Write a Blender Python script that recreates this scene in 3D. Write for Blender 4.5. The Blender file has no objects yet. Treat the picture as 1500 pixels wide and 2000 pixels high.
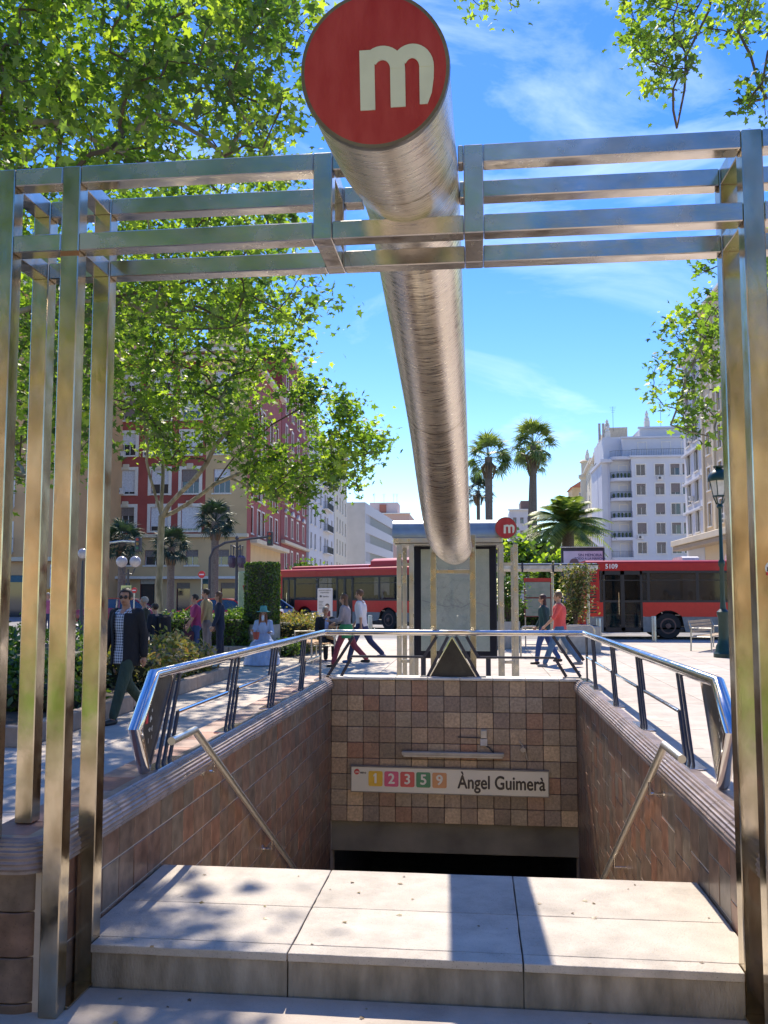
import bpy, bmesh, math, random
import numpy as np
from mathutils import Vector, Matrix, Euler, noise as mnoise
R = math.radians
rng = random.Random(7)
nrg = np.random.default_rng(11)
SC = bpy.context.scene
COL = SC.collection

# ------------------------------------------------------------------ camera, world, sun, exposure
EYE = 1.65
PITCH, YAW = math.atan(136/1700), R(6.13)
cam_d = bpy.data.cameras.new('camera')
cam = bpy.data.objects.new('camera', cam_d); COL.objects.link(cam)
cam.location = (0, 0, EYE); cam.rotation_euler = (math.pi/2+PITCH, 0, YAW)
cam_d.lens = 30.6; cam_d.sensor_width = 36; cam_d.sensor_fit = 'AUTO'; cam_d.shift_y = 0.012
cam_d.clip_start = 0.05; cam_d.clip_end = 3000
SC.camera = cam
SUN = Vector((-0.13, 0.87, 1.0)).normalized()
W = bpy.data.worlds.new('World'); SC.world = W; W.use_nodes = True
wn, wl = W.node_tree.nodes, W.node_tree.links
wn.clear()
w_out = wn.new('ShaderNodeOutputWorld'); w_bg = wn.new('ShaderNodeBackground')
sky = wn.new('ShaderNodeTexSky'); sky.sky_type = 'NISHITA'; sky.sun_disc = False
sky.sun_elevation = math.asin(SUN.z); sky.sun_rotation = math.atan2(SUN.x, SUN.y)
sky.air_density = 1.15; sky.dust_density = 0.05; sky.ozone_density = 4.0; sky.altitude = 20
tc = wn.new('ShaderNodeTexCoord'); mp = wn.new('ShaderNodeMapping')
mp.inputs['Rotation'].default_value = (0, R(35), R(20)); mp.inputs['Scale'].default_value = (1.6, 3.0, 5.0)
nz = wn.new('ShaderNodeTexNoise'); nz.inputs['Scale'].default_value = 1.5; nz.inputs['Detail'].default_value = 9
nz.inputs['Roughness'].default_value = 0.6; nz.inputs['Distortion'].default_value = 0.8
cr = wn.new('ShaderNodeValToRGB'); cr.color_ramp.elements[0].position = 0.525; cr.color_ramp.elements[1].position = 0.82
cr.color_ramp.elements[1].color = (0.45, 0.45, 0.45, 1)
cm = wn.new('ShaderNodeMix'); cm.data_type = 'RGBA'
cm.inputs['B'].default_value = (8.0, 9.0, 10.5, 1)
hs = wn.new('ShaderNodeHueSaturation'); hs.inputs['Saturation'].default_value = 1.34; hs.inputs['Hue'].default_value = 0.518; hs.inputs['Value'].default_value = 1.0
wl.new(tc.outputs['Generated'], mp.inputs['Vector']); wl.new(mp.outputs['Vector'], nz.inputs['Vector'])
wl.new(nz.outputs['Fac'], cr.inputs['Fac']); wl.new(cr.outputs['Color'], cm.inputs['Factor'])
wl.new(sky.outputs['Color'], hs.inputs['Color']); wl.new(hs.outputs['Color'], cm.inputs['A'])
wl.new(cm.outputs['Result'], w_bg.inputs['Color']); w_bg.inputs['Strength'].default_value = 0.098
wl.new(w_bg.outputs['Background'], w_out.inputs['Surface'])
sun_d = bpy.data.lights.new('sun', 'SUN'); sun_d.energy = 3.4; sun_d.angle = R(0.53); sun_d.color = (1.0, 0.90, 0.76)
sun = bpy.data.objects.new('sun', sun_d); COL.objects.link(sun)
sun.rotation_euler = SUN.to_track_quat('Z', 'Y').to_euler()
SC.view_settings.view_transform = 'Standard'; SC.view_settings.look = 'None'
SC.view_settings.exposure = 1.2; SC.view_settings.gamma = 1; SC.view_settings.use_curve_mapping = False
SC.render.engine = 'CYCLES'
SC.cycles.max_bounces = 7; SC.cycles.transparent_max_bounces = 12

# ------------------------------------------------------------------ measuring: photograph pixel (1500 x 2000) to a point of the place
_f = Vector((-math.sin(YAW)*math.cos(PITCH), math.cos(YAW)*math.cos(PITCH), math.sin(PITCH)))
_r = Vector((math.cos(YAW), math.sin(YAW), 0)); _u = _r.cross(_f)
def at(px, py, axis, v):
    d = _f+_r*((px-750)/1700)-_u*((py-1024)/1700)
    i = 'XYZ'.index(axis); t = (v-(0, 0, EYE)[i])/d[i]
    return Vector((0, 0, EYE))+d*t
def gr(px, py): return at(px, py, 'Z', 0.0)

# ------------------------------------------------------------------ materials
MATS = {}
def mat(name, col, rough=0.6, metal=0.0, var=0.15, scale=8.0, bump=0.15, bscale=60.0, col2=None, spec=0.5, stretch=None, coat=0.0, detail=5):
    if name in MATS: return MATS[name]
    m = bpy.data.materials.new(name); m.use_nodes = True
    nt = m.node_tree; n, l = nt.nodes, nt.links
    b = n['Principled BSDF']
    b.inputs['Roughness'].default_value = rough; b.inputs['Metallic'].default_value = metal
    b.inputs['Specular IOR Level'].default_value = spec; b.inputs['Coat Weight'].default_value = coat
    t = n.new('ShaderNodeTexCoord'); mpn = n.new('ShaderNodeMapping')
    if stretch: mpn.inputs['Scale'].default_value = stretch
    l.new(t.outputs['Object'], mpn.inputs['Vector'])
    nn = n.new('ShaderNodeTexNoise'); nn.inputs['Scale'].default_value = scale; nn.inputs['Detail'].default_value = detail
    l.new(mpn.outputs['Vector'], nn.inputs['Vector'])
    rp = n.new('ShaderNodeValToRGB'); e = rp.color_ramp.elements
    c2 = col2 or tuple(min(1, c*(1+var)) for c in col)
    c1 = col if col2 else tuple(c*(1-var) for c in col)
    e[0].position = 0.32; e[1].position = 0.68
    e[0].color = (*c1, 1); e[1].color = (*c2, 1)
    l.new(nn.outputs['Fac'], rp.inputs['Fac']); l.new(rp.outputs['Color'], b.inputs['Base Color'])
    if bump:
        n2 = n.new('ShaderNodeTexNoise'); n2.inputs['Scale'].default_value = bscale; n2.inputs['Detail'].default_value = 4
        l.new(mpn.outputs['Vector'], n2.inputs['Vector'])
        bp = n.new('ShaderNodeBump'); bp.inputs['Strength'].default_value = bump; bp.inputs['Distance'].default_value = 0.01
        l.new(n2.outputs['Fac'], bp.inputs['Height']); l.new(bp.outputs['Normal'], b.inputs['Normal'])
    MATS[name] = m
    return m
def rnd_mat(name, cols, rough=0.5, bump=0.3, bscale=40, grain=0.35, gscale=25, coat=0.0, spec=0.5, stain=0.35):
    """colour picked per object (each tile, slab or brick its own tone) plus mottling"""
    if name in MATS: return MATS[name]
    m = bpy.data.materials.new(name); m.use_nodes = True
    n, l = m.node_tree.nodes, m.node_tree.links; b = n['Principled BSDF']
    b.inputs['Roughness'].default_value = rough; b.inputs['Coat Weight'].default_value = coat; b.inputs['Specular IOR Level'].default_value = spec
    oi = n.new('ShaderNodeObjectInfo'); rp = n.new('ShaderNodeValToRGB'); rp.color_ramp.interpolation = 'LINEAR'
    e = rp.color_ramp.elements
    while len(e) < len(cols): e.new(0.5)
    for i, c in enumerate(cols): e[i].position = i/(len(cols)-1); e[i].color = (*c, 1)
    l.new(oi.outputs['Random'], rp.inputs['Fac'])
    t = n.new('ShaderNodeTexCoord'); nn = n.new('ShaderNodeTexNoise'); nn.inputs['Scale'].default_value = gscale; nn.inputs['Detail'].default_value = 6
    va = n.new('ShaderNodeVectorMath'); va.operation = 'ADD'
    l.new(t.outputs['Object'], va.inputs[0])
    sc = n.new('ShaderNodeVectorMath'); sc.operation = 'SCALE'; sc.inputs['Scale'].default_value = 1.0
    l.new(oi.outputs['Location'], sc.inputs[0]); l.new(sc.outputs['Vector'], va.inputs[1]); l.new(va.outputs['Vector'], nn.inputs['Vector'])
    mr = n.new('ShaderNodeMapRange'); mr.inputs['From Min'].default_value = 0.3; mr.inputs['From Max'].default_value = 0.7
    mr.inputs['To Min'].default_value = 1-grain; mr.inputs['To Max'].default_value = 1+grain
    l.new(nn.outputs['Fac'], mr.inputs['Value'])
    mx = n.new('ShaderNodeVectorMath'); mx.operation = 'SCALE'
    n3 = n.new('ShaderNodeTexNoise'); n3.inputs['Scale'].default_value = 1.9; n3.inputs['Detail'].default_value = 12; n3.inputs['Roughness'].default_value = 0.72; l.new(va.outputs['Vector'], n3.inputs['Vector'])
    m3 = n.new('ShaderNodeMapRange'); m3.inputs['From Min'].default_value = 0.46; m3.inputs['From Max'].default_value = 0.74; m3.inputs['To Min'].default_value = 1.0; m3.inputs['To Max'].default_value = 1-stain
    l.new(n3.outputs['Fac'], m3.inputs['Value'])
    n4 = n.new('ShaderNodeTexNoise'); n4.inputs['Scale'].default_value = 160; n4.inputs['Detail'].default_value = 2; l.new(va.outputs['Vector'], n4.inputs['Vector'])
    m4 = n.new('ShaderNodeMapRange'); m4.inputs['From Min'].default_value = 0.62; m4.inputs['From Max'].default_value = 0.72; m4.inputs['To Min'].default_value = 1.0; m4.inputs['To Max'].default_value = 1-stain
    l.new(n4.outputs['Fac'], m4.inputs['Value'])
    k1 = n.new('ShaderNodeMath'); k1.operation = 'MULTIPLY'; l.new(mr.outputs['Result'], k1.inputs[0]); l.new(m3.outputs['Result'], k1.inputs[1])
    k2 = n.new('ShaderNodeMath'); k2.operation = 'MULTIPLY'; l.new(k1.outputs[0], k2.inputs[0]); l.new(m4.outputs['Result'], k2.inputs[1])
    l.new(rp.outputs['Color'], mx.inputs[0]); l.new(k2.outputs[0], mx.inputs['Scale'])
    l.new(mx.outputs['Vector'], b.inputs['Base Color'])
    n2 = n.new('ShaderNodeTexNoise'); n2.inputs['Scale'].default_value = bscale; n2.inputs['Detail'].default_value = 5
    l.new(va.outputs['Vector'], n2.inputs['Vector'])
    bp = n.new('ShaderNodeBump'); bp.inputs['Strength'].default_value = bump; bp.inputs['Distance'].default_value = 0.008
    l.new(n2.outputs['Fac'], bp.inputs['Height']); l.new(bp.outputs['Normal'], b.inputs['Normal'])
    MATS[name] = m; return m
def steel(name, col=(0.62, 0.56, 0.46), rough=0.3, stretch=(1, 1, 1), patch=3.0, bump=0.12, stain=(0.42, 0.36, 0.26), rvar=True):
    m = mat(name, stain, rough, 1.0, col2=col, scale=patch, stretch=stretch, bump=bump, bscale=25, detail=7)
    if not rvar: return m
    n, l = m.node_tree.nodes, m.node_tree.links; b = n['Principled BSDF']
    nn = n.new('ShaderNodeTexNoise'); nn.inputs['Scale'].default_value = 9; nn.inputs['Detail'].default_value = 8
    t = n.new('ShaderNodeTexCoord'); l.new(t.outputs['Object'], nn.inputs['Vector'])
    mr = n.new('ShaderNodeMapRange'); mr.inputs['To Min'].default_value = rough*0.6; mr.inputs['To Max'].default_value = rough*1.6
    mr.inputs['From Min'].default_value = 0.3; mr.inputs['From Max'].default_value = 0.7
    l.new(nn.outputs['Fac'], mr.inputs['Value']); l.new(mr.outputs['Result'], b.inputs['Roughness'])
    return m
def leaf_mat(name, cols, trans=0.5):
    m = bpy.data.materials.new(name); m.use_nodes = True
    n, l = m.node_tree.nodes, m.node_tree.links; n.clear()
    o = n.new('ShaderNodeOutputMaterial'); a = n.new('ShaderNodeAttribute'); a.attribute_name = 'rnd'
    rp = n.new('ShaderNodeValToRGB'); e = rp.color_ramp.elements
    while len(e) < len(cols): e.new(0.5)
    for i, c in enumerate(cols): e[i].position = i/(len(cols)-1); e[i].color = (*c, 1)
    l.new(a.outputs['Fac'], rp.inputs['Fac'])
    d = n.new('ShaderNodeBsdfDiffuse'); t = n.new('ShaderNodeBsdfTranslucent'); g = n.new('ShaderNodeBsdfGlossy'); g.inputs['Roughness'].default_value = 0.45
    gc = n.new('ShaderNodeVectorMath'); gc.operation = 'MULTIPLY'; gc.inputs[1].default_value = (1.5, 1.5, 0.65)
    l.new(rp.outputs['Color'], gc.inputs[0])
    l.new(rp.outputs['Color'], d.inputs['Color']); l.new(gc.outputs['Vector'], t.inputs['Color'])
    m1 = n.new('ShaderNodeMixShader'); m1.inputs['Fac'].default_value = trans
    l.new(d.outputs[0], m1.inputs[1]); l.new(t.outputs[0], m1.inputs[2])
    m2 = n.new('ShaderNodeMixShader'); m2.inputs['Fac'].default_value = 0.06
    l.new(m1.outputs[0], m2.inputs[1]); l.new(g.outputs[0], m2.inputs[2]); l.new(m2.outputs[0], o.inputs['Surface'])
    MATS[name] = m; return m
def glass_mat(name, col, alpha=0.6, rough=0.04, spec=0.9):
    """tinted pane: a mirror-smooth sheet that lets part of the view through"""
    m = bpy.data.materials.new(name); m.use_nodes = True
    n, l = m.node_tree.nodes, m.node_tree.links; b = n['Principled BSDF']
    b.inputs['Base Color'].default_value = (*col, 1); b.inputs['Roughness'].default_value = rough
    b.inputs['Alpha'].default_value = alpha; b.inputs['Specular IOR Level'].default_value = spec
    MATS[name] = m; return m

# ------------------------------------------------------------------ object helpers
def tag(o, label=None, cat=None, group=None, kind=None):
    if label: o['label'] = label
    if cat: o['category'] = cat
    if group: o['group'] = group
    if kind: o['kind'] = kind
    return o
def thing(name, label, cat, loc=(0, 0, 0), rz=0.0, group=None):
    o = bpy.data.objects.new(name, None); COL.objects.link(o); o.location = loc; o.rotation_euler = (0, 0, rz)
    o.empty_display_size = 0.2
    return tag(o, label, cat, group)
def copy_tree(o, parent=None):
    c = o.copy(); COL.objects.link(c)
    if parent: c.parent = parent
    for ch in list(o.children): copy_tree(ch, c)
    return c
def clone(o, loc=None, rz=None, label=None):
    c = copy_tree(o)
    if loc is not None: c.location = loc
    if rz is not None: c.rotation_euler = (0, 0, rz)
    if label: c['label'] = label
    return c
def link(name, me, parent=None, loc=None, rot=None, scale=None):
    o = bpy.data.objects.new(name, me); COL.objects.link(o)
    if parent: o.parent = parent
    if loc is not None: o.location = loc
    if rot is not None: o.rotation_euler = rot
    if scale is not None: o.scale = scale
    return o
class MB:
    def __init__(s): s.v = []; s.f = []; s.m = []; s.cur = 0
    def add(s, vs, fs):
        b = len(s.v); s.v += [tuple(v) for v in vs]
        for f in fs: s.f.append([b+i for i in f]); s.m.append(s.cur)
        return s
    def slot(s, i): s.cur = i; return s
    def box(s, x0, x1, y0, y1, z0, z1, M=None):
        vs = [Vector((x, y, z)) for x in (x0, x1) for y in (y0, y1) for z in (z0, z1)]
        if M: vs = [M @ v for v in vs]
        return s.add(vs, [(0, 1, 3, 2), (4, 6, 7, 5), (0, 4, 5, 1), (2, 3, 7, 6), (0, 2, 6, 4), (1, 5, 7, 3)])
    def cbox(s, x0, x1, y0, y1, z0, z1, c=0.005):
        """box with chamfered edges"""
        X, Y, Z = (x0, x1), (y0, y1), (z0, z1); vs = []; idx = {}
        for i in (0, 1):
            for j in (0, 1):
                for k in (0, 1):
                    p = [X[i], Y[j], Z[k]]; q = [X[i]+(c if i == 0 else -c), Y[j]+(c if j == 0 else -c), Z[k]+(c if k == 0 else -c)]
                    for a in range(3):
                        w = q[:]; w[a] = p[a]; idx[(i, j, k, a)] = len(vs); vs.append(w)
        F = []
        for a in range(3):
            o1, o2 = [(1, 2), (0, 2), (0, 1)][a]
            for s_ in (0, 1):
                loop = []
                for (u, w) in ((0, 0), (1, 0), (1, 1), (0, 1)):
                    key = [0, 0, 0]; key[a] = s_; key[o1] = u; key[o2] = w; loop.append(idx[(*key, a)])
                flip = (s_ == 0) ^ (a == 1)
                F.append(loop[::-1] if flip else loop)
        for a in range(3):                                   # edges along axis a
            b, c2 = [(1, 2), (0, 2), (0, 1)][a]
            for u in (0, 1):
                for w in (0, 1):
                    k0 = [0, 0, 0]; k0[b] = u; k0[c2] = w; k1 = k0[:]; k1[a] = 1
                    F.append([idx[(*k0, b)], idx[(*k1, b)], idx[(*k1, c2)], idx[(*k0, c2)]])
        for i in (0, 1):
            for j in (0, 1):
                for k in (0, 1): F.append([idx[(i, j, k, 0)], idx[(i, j, k, 1)], idx[(i, j, k, 2)]])
        return s.add(vs, F)
    def tube(s, pts, r, n=10, cap=True, sq=None):
        pts = [Vector(p) for p in pts]; rs = r if isinstance(r, (list, tuple)) else [r]*len(pts)
        b = len(s.v); up = None
        for i, p in enumerate(pts):
            if i == 0: t = pts[1]-p
            elif i == len(pts)-1: t = p-pts[i-1]
            else: t = (pts[i+1]-p).normalized()+(p-pts[i-1]).normalized()
            t.normalize()
            if up is None: up = Vector((0, 0, 1)) if abs(t.z) < 0.95 else Vector((1, 0, 0))
            x = t.cross(up)
            if x.length < 1e-5: x = t.cross(Vector((0, 1, 0)))
            x.normalize(); y = x.cross(t).normalized(); up = y
            k = 1.0
            if 0 < i < len(pts)-1:
                c = max(0.35, math.cos(0.5*((pts[i+1]-p).angle(p-pts[i-1], 0)))); k = 1/c if len(pts) < 12 else 1
            for j in range(n):
                a = 2*math.pi*(j+0.5)/n; s.v.append(tuple(p+(x*math.cos(a)*(sq or 1)+y*math.sin(a))*rs[i]*k))
        for i in range(len(pts)-1):
            for j in range(n):
                a0 = b+i*n+j; a1 = b+i*n+(j+1) % n; s.f.append([a0, a0+n, a1+n, a1]); s.m.append(s.cur)
        if cap:
            s.f.append([b+j for j in range(n)]); s.m.append(s.cur)
            e = b+(len(pts)-1)*n; s.f.append([e+j for j in reversed(range(n))]); s.m.append(s.cur)
        return s
    def prism(s, poly, y0, y1, axis='Y'):
        """polygon extruded along an axis; poly is (x,z) for Y, (y,z) for X, (x,y) for Z"""
        n = len(poly)
        P = {'Y': lambda a, b, t: (a, t, b), 'X': lambda a, b, t: (t, a, b), 'Z': lambda a, b, t: (a, b, t)}[axis]
        vs = [P(a, b, y0) for a, b in poly]+[P(a, b, y1) for a, b in poly]
        return s.add(vs, [list(range(n)), [n+i for i in reversed(range(n))]]+[[i, i+n, (i+1) % n+n, (i+1) % n] for i in range(n)])
    def lathe(s, prof, c=(0, 0, 0), n=16, M=None):
        b = len(s.v)
        for r, z in prof:
            for j in range(n):
                a = 2*math.pi*j/n; p = Vector((r*math.cos(a), r*math.sin(a), z))
                if M: p = M @ p
                s.v.append(tuple(p+Vector(c)))
        for i in range(len(prof)-1):
            for j in range(n):
                a0 = b+i*n+j; a1 = b+i*n+(j+1) % n; s.f.append([a0, a1, a1+n, a0+n]); s.m.append(s.cur)
        s.f.append([b+j for j in reversed(range(n))]); s.m.append(s.cur)
        e = b+(len(prof)-1)*n; s.f.append([e+j for j in range(n)]); s.m.append(s.cur)
        return s
    def ell(s, c, rx, ry, rz, n=12, m=8, M=None):
        prof = [(max(1e-4, math.sin(math.pi*i/m)), -math.cos(math.pi*i/m)) for i in range(m+1)]
        D = Matrix.Diagonal((rx, ry, rz)); D = (M.to_3x3() @ D) if M else D
        return s.lathe(prof, c, n, D)
    def mesh(s, name, mats, smooth=False, fix=True):
        me = bpy.data.meshes.new(name); me.from_pydata(s.v, [], s.f)
        for mm in (mats if isinstance(mats, (list, tuple)) else [mats]): me.materials.append(mm)
        if max(s.m, default=0) > 0: me.polygons.foreach_set('material_index', s.m)
        if fix:
            bm = bmesh.new(); bm.from_mesh(me); bmesh.ops.recalc_face_normals(bm, faces=bm.faces); bm.to_mesh(me); bm.free()
        if smooth:
            me.polygons.foreach_set('use_smooth', [True]*len(me.polygons))
            if smooth != 'all': me.set_sharp_from_angle(angle=R(smooth if smooth is not True else 40))
        me.update(); return me
    def build(s, name, mats, parent=None, smooth=False, loc=None, rot=None, fix=True):
        return link(name, s.mesh(name, mats, smooth, fix), parent, loc, rot)
def struct(o): o['kind'] = 'structure'; return o
def bevel(o, w=0.004, seg=2):
    b = o.modifiers.new('bevel', 'BEVEL'); b.width = w; b.segments = seg; b.limit_method = 'ANGLE'; return o
def text(name, s, size, mt, parent, loc, rot=(math.pi/2, 0, 0), bold=0.0, ext=0.001, align='CENTER', sx=1.0):
    cu = bpy.data.curves.new(name, 'FONT'); cu.body = s; cu.size = size; cu.extrude = ext; cu.offset = bold
    cu.align_x = align; cu.align_y = 'CENTER'; cu.offset = 0
    o = bpy.data.objects.new(name, cu); COL.objects.link(o)
    dg = bpy.context.evaluated_depsgraph_get(); me = bpy.data.meshes.new_from_object(o.evaluated_get(dg))
    bpy.data.objects.remove(o); bpy.data.curves.remove(cu)
    if bold:                                               # heavier strokes: the glyph set four more times, each a hair apart
        bm = bmesh.new()
        for k, (dx, dy) in enumerate(((0, 0), (1, 0), (-1, 0), (0, .8), (0, -.8))):
            c = me.copy(); c.transform(Matrix.Translation((dx*bold, dy*bold, k*0.00012))); bm.from_mesh(c); bpy.data.meshes.remove(c)
        bm.to_mesh(me); bm.free()
    me.materials.clear(); me.materials.append(mt)
    return link(name, me, parent, loc, rot, (sx, 1, 1))
def baked(mb, voxel, smooth=4, mats=None):
    """fuse the overlapping pieces of a figure or garment into ONE continuous skin"""
    me = mb.mesh('tmp', mats, fix=True); o = bpy.data.objects.new('tmp', me); COL.objects.link(o)
    r = o.modifiers.new('r', 'REMESH'); r.mode = 'VOXEL'; r.voxel_size = voxel
    s = o.modifiers.new('s', 'SMOOTH'); s.iterations = smooth; s.factor = 0.5
    dg = bpy.context.evaluated_depsgraph_get(); out = bpy.data.meshes.new_from_object(o.evaluated_get(dg))
    bpy.data.objects.remove(o); bpy.data.meshes.remove(me)
    out.materials.clear()
    for mm in (mats if isinstance(mats, (list, tuple)) else [mats]): out.materials.append(mm)
    out.polygons.foreach_set('use_smooth', [True]*len(out.polygons))
    return out

# leaves: template of an outline fanned from the middle, scattered with numpy
def _fan(outline, bend=0.12):
    k = len(outline); v = [(0.0, 0.0, 0.0)]+[(x, y, -bend*(x*x+y*y)*2) for x, y in outline]
    f = [(0, 1+i, 1+(i+1) % k) for i in range(k)]; return np.array(v, float), np.array(f)
PLANE = _fan([(0, -0.35), (0.28, -0.42), (0.20, -0.14), (0.52, 0.02), (0.22, 0.12), (0.05, 0.62), (-0.19, 0.14), (-0.5, 0.06), (-0.22, -0.12), (-0.27, -0.40)])
OVAL = _fan([(0, -0.5), (0.22, -0.1), (0.12, 0.35), (0, 0.5), (-0.14, 0.3), (-0.22, -0.1)])
TRI = (np.array([(0, -0.5, 0), (0.4, 0.05, 0.08), (0, 0.5, 0), (-0.4, 0.02, -0.06)], float), np.array([(0, 1, 2), (0, 2, 3)]))
def leaf_mesh(name, cent, size, mt, tmpl=PLANE, up=0.5, seed=1, tint=None):
    g = np.random.default_rng(seed); N = len(cent); tv, tf = tmpl; k = len(tv)
    nrm = g.normal(size=(N, 3)); nrm[:, 2] = np.abs(nrm[:, 2])*0.9+up; nrm /= np.linalg.norm(nrm, axis=1)[:, None]
    a = g.normal(size=(N, 3)); a -= (a*nrm).sum(1)[:, None]*nrm; a /= np.linalg.norm(a, axis=1)[:, None]
    b = np.cross(nrm, a)
    sz = (size*(0.45+1.05*g.random(N)))[:, None, None]
    V = cent[:, None, :]+sz*(tv[None, :, 0:1]*a[:, None]+tv[None, :, 1:2]*b[:, None]+tv[None, :, 2:3]*nrm[:, None])
    F = (tf[None]+(np.arange(N)*k)[:, None, None]).reshape(-1)
    me = bpy.data.meshes.new(name); nf = N*len(tf)
    me.vertices.add(N*k); me.vertices.foreach_set('co', V.reshape(-1).astype(np.float32))
    me.loops.add(nf*3); me.loops.foreach_set('vertex_index', F.astype(np.int32))
    me.polygons.add(nf); me.polygons.foreach_set('loop_start', np.arange(0, nf*3, 3, dtype=np.int32))
    at_ = me.attributes.new('rnd', 'FLOAT', 'POINT')
    t = g.random(N) if tint is None else np.clip(tint+0.28*(g.random(N)-0.5), 0, 1)
    at_.data.foreach_set('value', np.repeat(t, k).astype(np.float32))
    me.materials.append(mt); me.update(calc_edges=True); return me
def in_poly(x, y, P):
    c = False; j = len(P)-1
    for i in range(len(P)):
        if (P[i][1] > y) != (P[j][1] > y) and x < (P[j][0]-P[i][0])*(y-P[i][1])/(P[j][1]-P[i][1])+P[i][0]: c = not c
        j = i
    return c
def targets(poly, y0, y1, n, seed):
    g = random.Random(seed); xs = [p[0] for p in poly]; ys = [p[1] for p in poly]; out = []
    while len(out) < n:
        x = g.uniform(min(xs), max(xs)); y = g.uniform(min(ys), max(ys))
        if in_poly(x, y, poly):
            q = at(x, y, 'Y', g.uniform(y0, y1)); k = (q.z-.17)/SUN.z; sx, sy = q.x-SUN.x*k, q.y-SUN.y*k
            if -1.9 < sx < 1.2 and 3.3 < sy < 5.0 and g.random() > .55: continue      # clumps on the sun line dropped so more sun reaches the landing
            out.append(q)
    return out
def grow_tree(root, limbs, tg, bark, leafm, leaf=0.12, per=34, clump=0.42, seed=3, tmpl=PLANE, rmin=0.006, kexp=0.42, thick=1.0, hang=0.0):
    """trunk and limbs given as polylines; every leaf clump is joined to the nearest branch by a bending twig"""
    g = random.Random(seed); nodes = []; par = []; load = []
    def addn(p, q): nodes.append(Vector(p)); par.append(q); load.append(0.0); return len(nodes)-1
    first = True
    for L in limbs:
        if first: prev = addn(L[0], -1); first = False
        else: prev = min(range(len(nodes)), key=lambda i: (nodes[i]-Vector(L[0])).length)
        for p in L[1:]:
            a = nodes[prev]; b = Vector(p); k = max(2, int((b-a).length/0.6))
            for s in range(1, k+1):
                q = a.lerp(b, s/k)+Vector((g.uniform(-1, 1), g.uniform(-1, 1), g.uniform(-1, 1)))*(0.05 if s < k else 0)
                prev = addn(q, prev)
    base = nodes[0]; order = sorted(tg, key=lambda p: (p-base).length)
    arr = np.array([tuple(n) for n in nodes]); leafC = []; leafT = []; ntr = len(nodes)
    for t in order:
        d = np.linalg.norm(arr-np.array(t), axis=1); i = int(d.argmin()) if d.min() > 0.02 else int(d.argmin())
        a = nodes[i]; L = (t-a).length; k = max(2, int(L/0.32)); prev = i; mid = a.lerp(t, 0.5)+Vector((g.uniform(-.12, .12), g.uniform(-.12, .12), 0.16-hang*0.3))*L
        for s in range(1, k+1):
            u = s/k; q = a*(1-u)**2+mid*2*u*(1-u)+t*u*u
            q += Vector((g.gauss(0, 1), g.gauss(0, 1), g.gauss(0, 1)))*0.025*(s < k)
            prev = addn(q, prev)
            if u > 0.45:
                for _ in range(max(1, int(per*0.12))): leafC.append(tuple(q+Vector((g.gauss(0, .13), g.gauss(0, .13), g.gauss(-.03, .12))))); leafT.append(g.random())
        arr = np.vstack([arr, np.array([tuple(n) for n in nodes[len(arr):]])])
        tt = g.random(); ck = clump*g.uniform(0.6, 1.25)
        for _ in range(int(per*g.uniform(0.5, 1.3))):
            leafC.append((t.x+g.gauss(0, ck*.5), t.y+g.gauss(0, ck*.5), t.z+g.gauss(0, ck*.42))); leafT.append(tt)
        load[prev] += 1
    ch = [[] for _ in nodes]
    for i in range(len(nodes)-1, 0, -1):
        load[i] = max(load[i], 0.4); load[par[i]] += load[i]; ch[par[i]].append(i)
    rad = [max(rmin, rmin*thick*(l**kexp)) for l in load]
    trunk = MB(); twig = MB(); done = set()
    def run(i0, i1):
        path = [i0, i1]
        while ch[path[-1]]:
            path.append(max(ch[path[-1]], key=lambda c: load[c]))
        for a in path[1:-1]:
            pass
        return path
    stack = [(0, c) for c in ch[0]]
    while stack:
        a, b = stack.pop(); path = run(a, b)
        for q in range(1, len(path)):
            for c in ch[path[q]]:
                if q+1 >= len(path) or c != path[q+1]: stack.append((path[q], c))
        rs = [min(rad[i], rad[path[1]]) for i in path]
        big = rs[0] > 0.035
        (trunk if big else twig).tube([nodes[i] for i in path], rs, 10 if rs[0] > .08 else (6 if big else 4), cap=False)
    return trunk, twig, np.array(leafC), np.array(leafT)
def wl_(o, root): o.location = -Vector(root.location); return o     # parts modelled in world coordinates under an Empty at the base

M_conc = mat('concrete', (0.40, 0.37, 0.33), 0.85, var=0.18, scale=3.5, bump=0.3, bscale=90)
M_slab = rnd_mat('plaza_slab', [(0.47, 0.40, 0.33), (0.53, 0.45, 0.375), (0.44, 0.385, 0.325)], 0.8, 0.25, 70, 0.12, 3, stain=.3)
M_joint = mat('joint', (0.22, 0.19, 0.16), 0.9)
M_land = rnd_mat('landing_slab', [(0.47, 0.415, 0.345), (0.52, 0.46, 0.385)], 0.75, 0.35, 110, 0.14, 6, stain=.42)
M_step = mat('step_stone', (0.62, 0.55, 0.45), 0.85, var=0.15, scale=5, bump=0.3)
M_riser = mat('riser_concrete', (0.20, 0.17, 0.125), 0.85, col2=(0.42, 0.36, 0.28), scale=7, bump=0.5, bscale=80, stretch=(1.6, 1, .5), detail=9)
M_road = mat('asphalt', (0.20, 0.195, 0.19), 0.9, var=0.15, scale=2, bump=0.3)
M_white = mat('road_paint', (0.75, 0.75, 0.72), 0.7, var=0.08)
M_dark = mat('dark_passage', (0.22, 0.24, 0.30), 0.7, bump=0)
M_steel = steel('brushed_steel', (0.70, 0.62, 0.47), 0.17, (1, 1, .45), 8, stain=(0.36, 0.30, 0.20), bump=.07)  # brown stain blotches, contrast raised to imitate light patches mirrored in the posts
M_steelb = steel('beam_steel', (0.72, 0.67, 0.60), 0.20, (.5, 1, 1), 7.0, stain=(0.50, 0.46, 0.39), bump=.07)
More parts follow.
